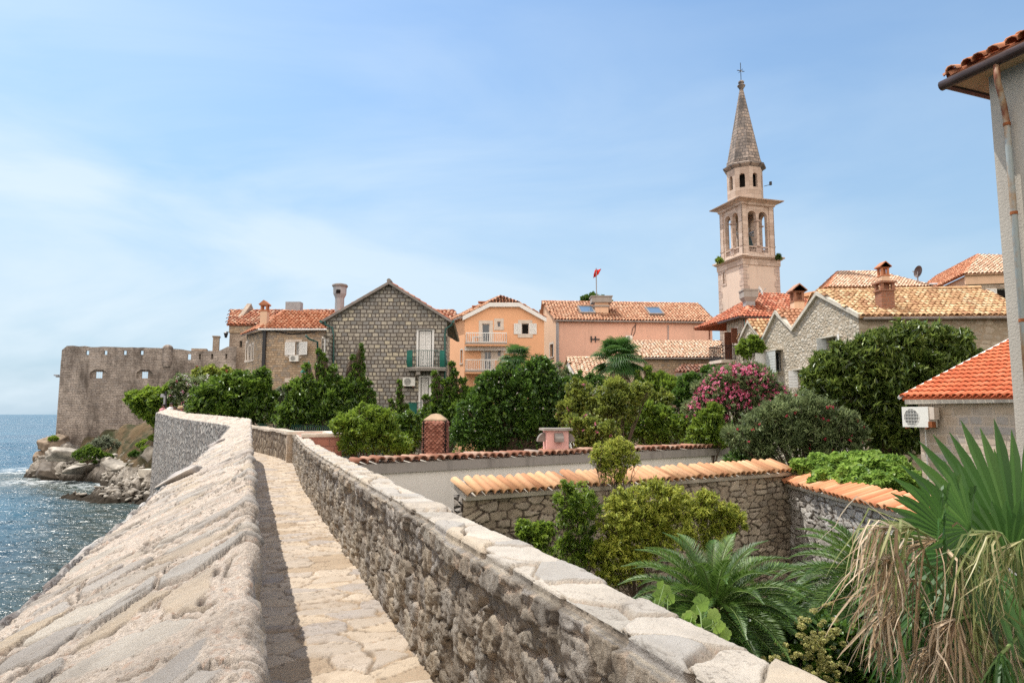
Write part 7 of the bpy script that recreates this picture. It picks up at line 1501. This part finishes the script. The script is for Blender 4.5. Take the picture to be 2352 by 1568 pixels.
plant('garden_hedge', 'long dark green hedge filling the garden just behind the outbuilding', 'hedge', [(1080 + 45 * k, 985 + 8 * (k % 3), 34) for k in range(14)] + [(900, 1010, 26), (860, 1030, 24), (1060, 1010, 30)], 29, 16000, (.1, .045), 'lf_dark', 41, tr=.05)
# headland scrub
rs = np.random.RandomState(12)
for k, (q, r, Y_, m_, n_, lab) in enumerate([((450, 1290), 30, 60, 'lf_laurel', 1500, 'low green scrub on the slope above the pale rocks'), ((560, 1230), 34, 62, 'lf_grey', 1300, 'dry grey green scrub high on the slope under the fortress'), ((850, 1230), 16, 57, 'lf_bright', 900, 'bright green shrub on the slope beside the sea wall'), ((930, 1180), 14, 54, 'lf_bright', 900, 'upper bright green shrub at the foot of the sea wall'), ((880, 1260), 14, 55.5, 'lf_bright', 700, 'lower bright green shrub at the foot of the sea wall'), ((780, 1300), 12, 58, 'lf_dark', 600, 'small dark shrub right of the round boulder'), ((455, 1350), 14, 61, 'lf_laurel', 600, 'small green bush at the top of the rubble'), ((580, 1320), 14, 60.5, 'lf_laurel', 500, 'small dull bush left of the round boulder'), ((205, 1190), 9, 66, 'lf_bright', 500, 'yellow green tuft on the battered fortress foot')]):
    x, y = zA(*q); c = P(x, y, Y_); plant('scrub_bush', lab, 'shrub', [(x, y, r * .45), (x - r * .5, y + r * .15, r * .36), (x + r * .5, y + r * .1, r * .36), (x + r * .95, y + r * .1, r * .22), (x - r * .95, y + r * .2, r * .22)], Y_, n_, (.24, .1), m_, 60 + k, 'scrub on the headland', base=np.array([c[0], c[1], HZ(c[0], c[1]) - .1]), tr=.04, depth=.7)

# pepper tree against the garden wall: four trunks of shoots
def shoots(name, label, blobs, Y, n, leaf, mat, seed, **k):
    blobs = [(b[0], b[1], b[2] * 1.15) for b in blobs]
    return plant(name, label, 'shrub', blobs, Y, int(n * .6), (leaf[0] * 1.25, leaf[1] * 1.15), mat, seed, 'pepper shrubs along the garden wall', tr=.02, sprig_f=.4, **k)
shoots('pepper_shrub', 'yellowish airy shrub whose top rises above the tiled garden wall', [(1400, 1045, 24), (1425, 1030, 18), (1375, 1055, 16), (1440, 1055, 20), (1405, 1080, 22), (1430, 1100, 12), (1380, 1035, 14)], 13.2, 3600, (.062, .014), 'lf_yellow', 50, nsub=14, sub=.5)
shoots('pepper_shrub', 'narrow green shrub hanging down the wall left of the airy one', [(1320, 1145, 32), (1300, 1165, 26), (1345, 1175, 28), (1325, 1205, 32), (1335, 1245, 30), (1300, 1265, 26), (1350, 1275, 26), (1320, 1290, 26)], 12.2, 11000, (.052, .013), 'lf_bright', 51, sub=.36)
shoots('pepper_shrub', 'small low green shrub just above the cap stones of the parapet', [(1210, 1225, 20), (1235, 1235, 22), (1255, 1220, 14), (1245, 1255, 18), (1200, 1210, 12)], 11.4, 4200, (.055, .022), 'lf_bright', 52)
shoots('pepper_shrub', 'widest yellow green shrub in the middle of the garden wall', [(1450, 1160, 34), (1500, 1155, 36), (1545, 1165, 34), (1430, 1200, 38), (1480, 1205, 42), (1530, 1210, 40), (1420, 1250, 36), (1470, 1260, 40), (1400, 1290, 34), (1520, 1250, 32), (1440, 1300, 30), (1410, 1160, 18), (1400, 1330, 28)], 12.0, 26000, (.055, .014), 'lf_yellow', 53, sub=.36)
shoots('pepper_shrub', 'rightmost pale yellow green shrub below the corner of the tiled walls', [(1615, 1165, 28), (1650, 1180, 30), (1680, 1200, 24), (1610, 1205, 32), (1655, 1225, 28), (1590, 1240, 26), (1630, 1150, 18), (1695, 1185, 12)], 12.4, 9000, (.055, .014), 'lf_yellow', 54, sub=.38)
# viburnum with cream heads, ivy and weeds low in the garden
plant('viburnum_bush', 'dark garden shrub dotted with rounded cream flower heads', 'shrub', [(1830, 1490, 44), (1880, 1460, 44), (1900, 1510, 48), (1850, 1540, 50), (1930, 1470, 36), (1800, 1535, 34), (1950, 1530, 40), (1960, 1580, 50)], 6.6, 9000, (.05, .032), 'lf_dark', 55, tr=.03)
def heads():
    rs = np.random.RandomState(8); t = bpy.data.objects['viburnum_bush']; pp, aa = [], []
    for k in range(120):
        x, y = rs.normal(1870, 48), rs.normal(1495, 48)
        if (x - 1880) * .55 + (y - 1440) < -45 or x > 1960: continue
        c = P(x, y, 6.25 - rs.uniform(0, .25)); R = rs.uniform(.016, .031); d = unit(rs, 55); d[:, 2] *= .7; pp.append(c + d * R); aa.append(d)
    p = np.concatenate(pp); a = np.concatenate(aa); nr = unit(rs, len(p)); leaves_mesh('flower_heads', p, a + nr * .5, nr, .02, .014, M['fl_cream'], t, rs.uniform(0, 1, len(p)))
heads()
plant('ground_ivy', 'dense small leaved green bush behind the hanging dead fronds', 'shrub', [(2010, 1450, 60, .6), (1970, 1420, 34, .8), (2050, 1530, 66, .5), (2130, 1500, 80, .8), (2000, 1550, 60, 0), (2220, 1480, 70, 1.2), (2290, 1500, 70, 1.2), (2330, 1420, 60, 1.4)], 7.0, 15000, (.04, .026), 'lf_laurel', 56, tr=.03)
plant('garden_creeper', 'dark leafy cover on the garden floor under the cycads', 'shrub', [(1560, 1480, 70, .3), (1680, 1500, 80, 0), (1780, 1450, 60, .8), (1860, 1400, 50, 1.6), (1930, 1390, 50, 2.0)], 8.2, 7000, (.07, .045), 'lf_dark', 57, tr=.03)
plant('bright_sapling', 'bright backlit leafy shrub seen between the palm trunk and the dead fronds', 'shrub', [(2230, 1450, 44), (2290, 1430, 40), (2260, 1500, 44), (2200, 1490, 34)], 8.0, 4200, (.08, .05), 'lf_vine', 58, tr=.03)
# vine sprig with lobed leaves right behind the parapet
def sprig(label, items, seed):
    rs = np.random.RandomState(seed); base = P(items[0][0], items[0][1] + 60, 3.9); t = thing('vine_sprig', tuple(base), label, 'vine', 'vine sprigs over the parapet'); m = MB(); st = MB()
    for (x, y, s, Yy, rot) in items:
        c = P(x, y, Yy); R = s * Yy / FX; a = R_(rot); n = 22; vs = [c]
        ux = np.array([math.cos(a), .25 * math.sin(rs.uniform(0, 6)), math.sin(a)]); uz = np.cross(ux, [.2 * rs.normal(), 1, .15 * rs.normal()]); ux /= np.linalg.norm(ux); uz /= np.linalg.norm(uz); nn = np.cross(ux, uz)
        for k in range(n): th = 2 * math.pi * k / n; rr = R * (.72 + .2 * abs(math.cos(2.5 * th)) + .07 * (k % 2)) * (1 - .3 * math.exp(-((th - math.pi) / .4) ** 2)); vs.append(c + ux * rr * math.cos(th) + uz * rr * math.sin(th) - nn * R * .25 * (k % 2) * .4 - nn * .18 * R * (rr / R) ** 2)
        m.tv = rs.uniform(.3, 1); m.add(vs, [(0, 1 + k, 1 + (k + 1) % n) for k in range(n)]); st.tube([base, (base + c) / 2 + rs.normal(0, .02, 3), c - ux * R * .6], .003, 5)
    m.build('leaves', M['lf_vine'], t, smooth=True); st.build('stem', M['stalk'], t)
sprig('vine sprig with lobed leaves between the cap stones and the cycad', [(1612, 1385, 22, 4.3, 20), (1585, 1420, 20, 4.25, 160), (1640, 1412, 17, 4.3, 60), (1600, 1450, 20, 4.2, 200), (1652, 1440, 18, 4.2, 300), (1625, 1430, 14, 4.3, 100), (1665, 1455, 17, 4.2, 10), (1600, 1400, 14, 4.4, 250), (1588, 1440, 15, 4.2, 120)], 1)
sprig('vine leaves clinging left of the cycad crown', [(1515, 1370, 18, 4.9, 20), (1530, 1355, 15, 4.95, 120), (1520, 1345, 13, 5, 220), (1540, 1375, 15, 4.9, 320), (1511, 1390, 15, 4.8, 60)], 2)
sprig('single vine leaf at the edge of the parapet right of the cycad vine', [(1583, 1462 - 45, 12, 4.2, 200), (1585, 1428, 14, 4.2, 90)], 3)

# ---------------------------------------------------------------- palms
def strip(mb, pts, side, w, fold=.0, nrm=None):
    vs = []; n = len(pts)
    for i, p in enumerate(pts):
        wi = w[i]; 
        if fold: vs += [p - side * wi + nrm * wi * fold, p, p + side * wi + nrm * wi * fold]
        else: vs += [p - side * wi, p + side * wi]
    k = 3 if fold else 2
    fs = []
    for i in range(n - 1):
        for j in range(k - 1): fs.append((i * k + j, i * k + j + 1, (i + 1) * k + j + 1, (i + 1) * k + j))
    mb.add(vs, fs)
def fan(mb, hub, d, nrm, R, nseg, spread, rs, droop=.25, tipdroop=.3, w=None, split=.45, sect=5, broken=0.):
    """palmate frond: pleated segments joined near the hub, free and drooping at the tips"""
    d = d / np.linalg.norm(d); nrm = nrm - d * (nrm @ d); nrm /= np.linalg.norm(nrm); s = np.cross(d, nrm)
    for k in range(nseg):
        a = (k / (nseg - 1) - .5) * spread; v = d * math.cos(a) + s * math.sin(a); sd_ = -d * math.sin(a) + s * math.cos(a); L = R * (1 - .22 * abs(a / (spread / 2)) ** 2) * rs.uniform(.93, 1.05); da = spread / (nseg - 1)
        pts = []; ws = []; br = rs.uniform() < broken; bt = rs.uniform(.55, .75)
        for i in range(sect + 1):
            f = i / sect; p = hub + v * L * f + nrm * (.06 * R * math.sin(f * 2) ); dz = tipdroop * L * max(0, f - .5) ** 2 * 2 + droop * L * f * f
            if br and f > bt: p = hub + v * L * (bt + (f - bt) * .25) + nrm * .05; dz += (f - bt) * L * .9
            p = p - np.array([0, 0, dz]); pts.append(p); ww = L * f * da * .5 if f <= split else L * split * da * .5 * (1 - ((f - split) / (1 - split)) ** 1.6)
            ws.append(max(ww, .002))
        mb.tv = float(np.clip(rs.normal(.5, .18), 0, 1)); strip(mb, [np.array(p) for p in pts], sd_, ws, .45, nrm)
def fanpalm(name, label, base, top, R, nf, rs_seed, trunk_r=.16, nseg=24, skirt=True):
    rs = np.random.RandomState(rs_seed); t = thing(name, tuple(base), label, 'palm tree', 'fan palms in the middle of the garden'); g = MB(); pet = MB(); dead = MB()
    for k in range(nf):
        el_ = rs.uniform(-.5, 1.35); az_ = rs.uniform(0, 2 * math.pi); v = np.array([math.cos(az_) * math.cos(el_), math.sin(az_) * math.cos(el_), math.sin(el_)]); hub = top + v * R * rs.uniform(.75, 1.0); pet.tube([top, (top + hub) / 2 + np.array([0, 0, .04]), hub], .012, 4)
        fan(g, hub, v + np.array([0, 0, -.35]), np.array([-v[0] * .6, -v[1] * .6, .9]), R * .78, nseg, 4.6, rs, .18, .35)
    if skirt:
        for k in range(int(nf * .5)):
            az_ = rs.uniform(0, 2 * math.pi); v = np.array([math.cos(az_) * .5, math.sin(az_) * .5, -.8]); hub = top + v * R * rs.uniform(.5, 1.0) + np.array([0, 0, -R * rs.uniform(0, .5)]); fan(dead, hub, v, np.array([v[0], v[1], .3]), R * .6, 14, 1.6, rs, .2, .2)
        dead.build('dead_fronds', M['lf_dead'], t)
    g.build('fronds', M['lf_palm'], t); pet.build('petioles', M['stalk'], t); m = MB(); m.tube([base, (base + top) / 2, top], [trunk_r, trunk_r * .95, trunk_r * 1.1], 10); m.build('trunk', M['palmtrunk'], t, smooth=True); return t
tp = P(1186, 822, 38); fanpalm('fan_palm', 'small fan palm in front of the orange house balcony', np.array([tp[0], tp[1], GZ]), tp, .68, 44, 3, .16)
tp = P(1420, 832, 34); fanpalm('fan_palm', 'big dark fan palm before the long pink house', np.array([tp[0], tp[1], GZ]), tp, .95, 62, 4, .2, 26)
tp = P(1415, 905, 27); t_ = fanpalm('fan_palm', 'low green fan of palm fronds standing among the bushes under the big palm', np.array([tp[0], tp[1], GZ]), tp - np.array([0, 0, .5]), .8, 14, 5, .12, 30, False)

def cycad(name, label, c, R, nf, seed, el0=-.25, az0=0, az1=2 * math.pi):
    rs = np.random.RandomState(seed); t = thing(name, (c[0], c[1], GZ), label, 'cycad', 'cycads in the garden'); g = MB(); rc = MB(); allp = []; alla = []; alln = []; ll = []; tn = []
    for k in range(nf):
        f_ = k / nf; el_ = 1.45 - (1.45 - el0) * f_ ** .8 + rs.uniform(-.08, .08); az_ = az0 + (k * 2.399 % (az1 - az0)); L = R * rs.uniform(.9, 1.08) * (.8 + .2 * math.cos(el_)); h = np.array([math.cos(az_), math.sin(az_), 0]); pts = []
        N = 46; p = np.array(c, float) + h * .06; e = el_
        for i in range(N): pts.append(p.copy()); v = h * math.cos(e) + np.array([0, 0, math.sin(e)]); p = p + v * L / N; e -= (1.15 if el_ > .3 else .8) / N * (.6 + i / N)
        pts = np.array(pts); d = np.gradient(pts, axis=0); d /= np.linalg.norm(d, axis=1)[:, None]; s = np.cross(d, np.array([0, 0, 1.]) + h * .01); s /= np.linalg.norm(s, axis=1)[:, None]; u = np.cross(s, d)
        rc.tv = rs.uniform(.6, 1); rc.tube(list(pts[::5]), list(np.linspace(.009, .002, len(pts[::5]))), 4)
        for sg in (-1, 1):
            for sub in (0, .5):
                q = pts[4:] + d[4:] * L / N * sub; f = np.linspace(0, 1, len(q)); ln = L * .15 * (np.sin(np.clip(f * 1.05, 0, 1) * math.pi * .93 + .2) * .9 + .12); a = s[4:] * sg * .8 + d[4:] * (.45 + f * .6)[:, None] + u[4:] * .42 + rs.normal(0, .06, (len(q), 3)); a /= np.linalg.norm(a, axis=1)[:, None]
                allp.append(q + a * ln[:, None] * .5); alla.append(a); alln.append(u[4:] - s[4:] * sg * .3); ll.append(ln); tn.append(np.clip(np.full(len(q), rs.uniform(.2, .8)) + rs.normal(0, .12, len(q)), 0, 1))
    leaves_mesh('fronds', np.concatenate(allp), np.concatenate(alla), np.concatenate(alln), np.concatenate(ll), .0095 * R / .9, M['lf_cycad'], t, np.concatenate(tn), fold=.1, curl=.05)
    rc.build('frond_stalks', M['stalk'], t); m = MB(); m.tube([(c[0], c[1], GZ), (c[0], c[1], c[2] + .02)], [.2, .17], 10); m.build('trunk', M['palmtrunk'], t)
cycad('cycad', 'large cycad with a full rosette of glossy dark fronds behind the parapet', P(1640, 1400, 7.0), 1.05, 92, 1, el0=-.5)
cycad('cycad', 'second cycad half hidden behind the dead palm fronds', P(2010, 1335, 8.0), 1.1, 74, 2, el0=-.5)

def bigpalm():
    rs = np.random.RandomState(21); Yc = 5.2; crown = P(2420, 1440, Yc + .5)
    t = thing('windmill_palm', (crown[0], crown[1], GZ), 'fan palm at the lower right with broad green fronds above dead hanging ones', 'palm tree')
    pet = MB()
    # green fans: hub pixel, depth, direction pixel, radius px, normal
    fans = [((2335, 1290), 5.0, (2225, 1090), 315, 27, 2.9, 0., .0, .0), ((2230, 1215), 4.6, (2110, 1130), 190, 20, 2.4, .85, .05, .0), ((2235, 1280), 4.9, (2140, 1330), 190, 26, 3.8, .1, .2, .35), ((2320, 1300), 4.7, (2400, 1180), 200, 24, 3.4, .1, .1, .2), ((2190, 1240), 4.85, (2040, 1120), 190, 14, 1.3, .0, .0, .1), ((2250, 1400), 5.3, (2200, 1500), 230, 30, 3.6, .1, .3, .3), ((2150, 1360), 5.4, (2060, 1440), 200, 28, 3.2, .1, .3, .3), ((2320, 1420), 5.6, (2340, 1540), 240, 28, 3.6, .1, .3, .3), ((2290, 1230), 5.5, (2200, 1100), 240, 26, 2.6, .0, .1, .1)]
    for k, (hub, Yd, tip, rp, ns, spr, brk, dr, td) in enumerate(fans):
        h = P(*hub, Yd); q = P(*tip, Yd - (.12 if k else -.1)); d = q - h; g = MB(); fan(g, h, d, np.array([-.25, -.85, .45]) if k != 2 else np.array([.1, -.5, .8]), rp * Yd / FX, ns, spr, rs, dr, td, split=.72, sect=9, broken=brk); g.build('green_frond', M['lf_palm'], t)
        pet.tube([crown, (crown + h) / 2 + np.array([0, 0, .12]), h], [.022, .016, .012], 6)
    # wilted and dead fronds: folded at the hub and hanging
    hang = [((2105, 1215), 4.55, 300, (-1, .1), 26, 'lf_half'), ((2060, 1215), 4.5, 250, (-1, .0), 22, 'lf_dead'), ((2070, 1280), 4.5, 260, (-1, -.2), 26, 'lf_dead'), ((2150, 1240), 4.6, 330, (-.5, -.3), 30, 'lf_dead'), ((2200, 1270), 4.5, 250, (.1, -.5), 26, 'lf_half'), ((2100, 1330), 4.7, 250, (-.8, -.3), 34, 'lf_dead'), ((2060, 1400), 4.6, 190, (-.9, -.4), 36, 'lf_dead'), ((2300, 1225), 4.3, 210, (-.9, -.1), 26, 'lf_half'), ((2350, 1240), 4.3, 260, (-.4, -.6), 24, 'lf_half'), ((2200, 1420), 4.4, 220, (-.7, -.4), 40, 'lf_dead'), ((2180, 1350), 4.9, 320, (0, -1), 40, 'lf_dead'), ((2260, 1340), 4.9, 300, (.2, -1), 34, 'lf_dead'), ((2150, 1480), 4.7, 190, (-.6, -.6), 34, 'lf_dead'), ((2240, 1430), 4.5, 260, (.0, -.9), 34, 'lf_half'), ((2300, 1500), 4.3, 200, (-.3, -.8), 26, 'lf_palm'), ((2120, 1400), 4.9, 220, (-.3, -.9), 34, 'lf_palm')]
    for k, (hub, Yd, Lp, dr, ns, mt) in enumerate(hang):
        h = P(*hub, Yd); g = MB(); L = Lp * Yd / FX
        for j in range(int(ns * 1.35)):
            a = rs.normal(0, .9); v0 = np.array([dr[0] + .6 * math.sin(a) + rs.normal(0, .12), -.15 + rs.normal(0, .35), -dr[1] * -1 + .3 * math.cos(a) + rs.normal(0, .1)]); v0 /= np.linalg.norm(v0)
            n = 9; p = h.copy(); v = v0.copy(); l = L * rs.uniform(.55, 1.05); pts = [p.copy()]; k0 = rs.randint(1, 5); k1 = rs.randint(5, 12)
            for i in range(n):   # stiff near the hub, snapped over further out, then hanging
                if i < k0: v = v + np.array([0, 0, -.07])
                elif i == k0: v = v * rs.uniform(.15, .6) + np.array([rs.normal(0, .18), rs.normal(0, .18), -rs.uniform(.5, 1.1)])
                elif i == k1: v = v + np.array([rs.normal(0, .7), rs.normal(0, .4), rs.uniform(-.3, .5)])
                else: v = v + np.array([rs.normal(0, .09), rs.normal(0, .09), -.12])
                v /= np.linalg.norm(v); p = p + v * l / n; pts.append(p.copy())
            s = np.cross(v0, [0, 0, 1.]) + rs.normal(0, .4, 3); s /= np.linalg.norm(s); w = rs.uniform(.003, .009) * (1.8 if mt == 'lf_palm' else 1); nn = np.cross(s, v0); nn /= np.linalg.norm(nn) + 1e-9
            g.tv = float(rs.uniform(0, 1)); strip(g, pts, s, [w * .5] + [w] * (n - 3) + [w * .8, w * .5, .001], .5, nn)
        g.build('dead_frond' if mt == 'lf_dead' else 'wilting_frond' if mt == 'lf_half' else 'green_frond', M[mt], t); pet.tube([crown, (crown + h) / 2 + np.array([0, 0, .1]), h], [.02, .014, .01], 6)
    for a, b in (((2420, 1520), (2150, 1450)), ((2440, 1560), (2200, 1420)), ((2450, 1600), (2290, 1480)), ((2440, 1470), (2230, 1300)), ((2430, 1560), (2240, 1570))): A, B_ = P(*a, 5.4), P(*b, 4.8); pet.tube([A, (A + B_) / 2 + np.array([0, 0, .04]), B_], [.024, .017, .011], 8)
    pet.build('petioles', M['stalk'], t, smooth=True)
    m = MB(); m.tube([(crown[0], crown[1], GZ), (crown[0], crown[1], crown[2] - .5), crown], [.2, .2, .16], 14); m.build('trunk', M['palmtrunk'], t, smooth=True)
    g = MB()
    for (x, y, s, Yd) in ((2300, 1500, 46, 5.3), (2335, 1480, 60, 5.25), (2330, 1540, 50, 5.3)):
        c = P(x, y, Yd); r = s * Yd / FX; pr, ff = rock_mesh(c, (r * 1.3, r * 1.1, r * 1.6), int(x), 8, 0, 0, (.3, .6), .2, .2); g.add(pr, [tuple(f) for f in ff])
    g.build('fibre_sheath', M['palmtrunk'], t, smooth=True)
bigpalm()

# ---------------------------------------------------------------- people on the walk behind the parapet
def person(x, y, Y, label, shirt, hair, seed, h=1.7, lean=0.):
    q = P(x, y, Y); top = q[2]; z0 = top - h; rs = np.random.RandomState(seed)
    me = bpy.data.meshes.new('person'); s = h / 1.7
    J = {'pel': (0, 0, .92), 'che': (0, .0, 1.25), 'neck': (lean * .3, 0, 1.44), 'hd': (lean * .4, -.01, 1.57), 'hd2': (lean * .4, -.01, 1.66), 'ls': (-.17, 0, 1.38), 'le': (-.24, -.03, 1.1), 'lh': (-.2, -.16, .9), 'rs': (.17, 0, 1.38), 're': (.25, 0, 1.1), 'rh': (.22, -.12, .88), 'lp': (-.09, 0, .88), 'lk': (-.1, -.05, .5), 'la': (-.1, .06, .08), 'lt': (-.1, -.12, .04), 'rp': (.09, 0, .88), 'rk': (.11, .02, .5), 'ra': (.11, .1, .08), 'rt': (.12, -.08, .04)}
    K = list(J); E = [('pel', 'che'), ('che', 'neck'), ('neck', 'hd'), ('hd', 'hd2'), ('che', 'ls'), ('ls', 'le'), ('le', 'lh'), ('che', 'rs'), ('rs', 're'), ('re', 'rh'), ('pel', 'lp'), ('lp', 'lk'), ('lk', 'la'), ('la', 'lt'), ('pel', 'rp'), ('rp', 'rk'), ('rk', 'ra'), ('ra', 'rt')]
    Rr = {'pel': .15, 'che': .16, 'neck': .06, 'hd': .095, 'hd2': .085, 'ls': .075, 'le': .045, 'lh': .035, 'rs': .075, 're': .045, 'rh': .035, 'lp': .09, 'lk': .06, 'la': .04, 'lt': .035, 'rp': .09, 'rk': .06, 'ra': .04, 'rt': .035}
    me.from_pydata([tuple(np.array(J[k]) * s) for k in K], [(K.index(a), K.index(b)) for a, b in E], []); o = bpy.data.objects.new('person', me); COL.objects.link(o); o.location = (q[0], q[1], z0); WL[o.name] = np.array([q[0], q[1], z0])
    md = o.modifiers.new('skin', 'SKIN'); me.skin_vertices.new() if not me.skin_vertices else None
    for i, k in enumerate(K): me.skin_vertices[0].data[i].radius = (Rr[k] * s, Rr[k] * s * .85); me.skin_vertices[0].data[i].use_root = (k == 'pel')
    o.modifiers.new('sub', 'SUBSURF').levels = 1; o.modifiers['sub'].render_levels = 2; me.materials.append(M['skin']); meta(o, label, 'person', 'people walking behind the parapet')
    m = MB(); c = (q[0], q[1], z0); m.lathe(c, [(.19 * s, .9 * s), (.185 * s, 1.1 * s), (.2 * s, 1.3 * s), (.15 * s, 1.43 * s), (.07 * s, 1.47 * s)], 12); m.tube([(c[0] - .17 * s, c[1], c[2] + 1.38 * s), (c[0] - .24 * s, c[1] - .02, c[2] + 1.16 * s)], .075 * s, 8); m.tube([(c[0] + .17 * s, c[1], c[2] + 1.38 * s), (c[0] + .25 * s, c[1], c[2] + 1.16 * s)], .075 * s, 8); m.build('shirt', shirt, o, smooth=True)
    m = MB(); m.lathe((c[0] + lean * .4, c[1] + .02, c[2]), [(.1 * s, 1.54 * s), (.118 * s, 1.62 * s), (.1 * s, 1.7 * s), (.04 * s, 1.745 * s)], 12); m.build('hair', hair, o, smooth=True)
    m = MB(); m.lathe((c[0], c[1], c[2]), [(.19 * s, .55 * s), (.18 * s, .92 * s)], 12); m.build('trousers', M['brownwood'], o, smooth=True)
M['skin'] = plain('skin', (.5, .3, .22), .6, .3, 0, .06); hb = plain('dark_hair', (.03, .02, .015), .7); hs = plain('straw_hat', (.5, .38, .22), .8)
cl = [plain('pink_shirt', (.55, .25, .28), .8), plain('white_shirt', (.7, .7, .7), .8), plain('navy_shirt', (.05, .06, .12), .8), plain('peach_shirt', (.6, .38, .3), .8), plain('red_shirt', (.4, .1, .1), .8), plain('blue_shirt', (.15, .25, .45), .8)]
for k, (x, y, Yp, ci, hr, lab, h) in enumerate([(985, 950, 47.0, 0, hb, 'person in a pink top partly hidden behind the thin dark post', 1.65), (1040, 940, 46.2, 1, hb, 'tallest person in a white shirt with dark hair behind the parapet', 1.78), (1066, 966, 45.4, 3, hb, 'shorter person in a peach top right of the white shirted one', 1.55), (1097, 966, 45.0, 2, hs, 'person in a navy shirt with a straw hat behind the parapet', 1.62), (1113, 962, 46.4, 4, hs, 'person in a red top just behind the navy shirted one', 1.66), (1128, 978, 44.2, 5, hb, 'person in a blue top last of the group, nearest the laurel', 1.55)]):
    a, b = zA(x, y); person(a, b, Yp, lab, cl[ci], hr, k, h)
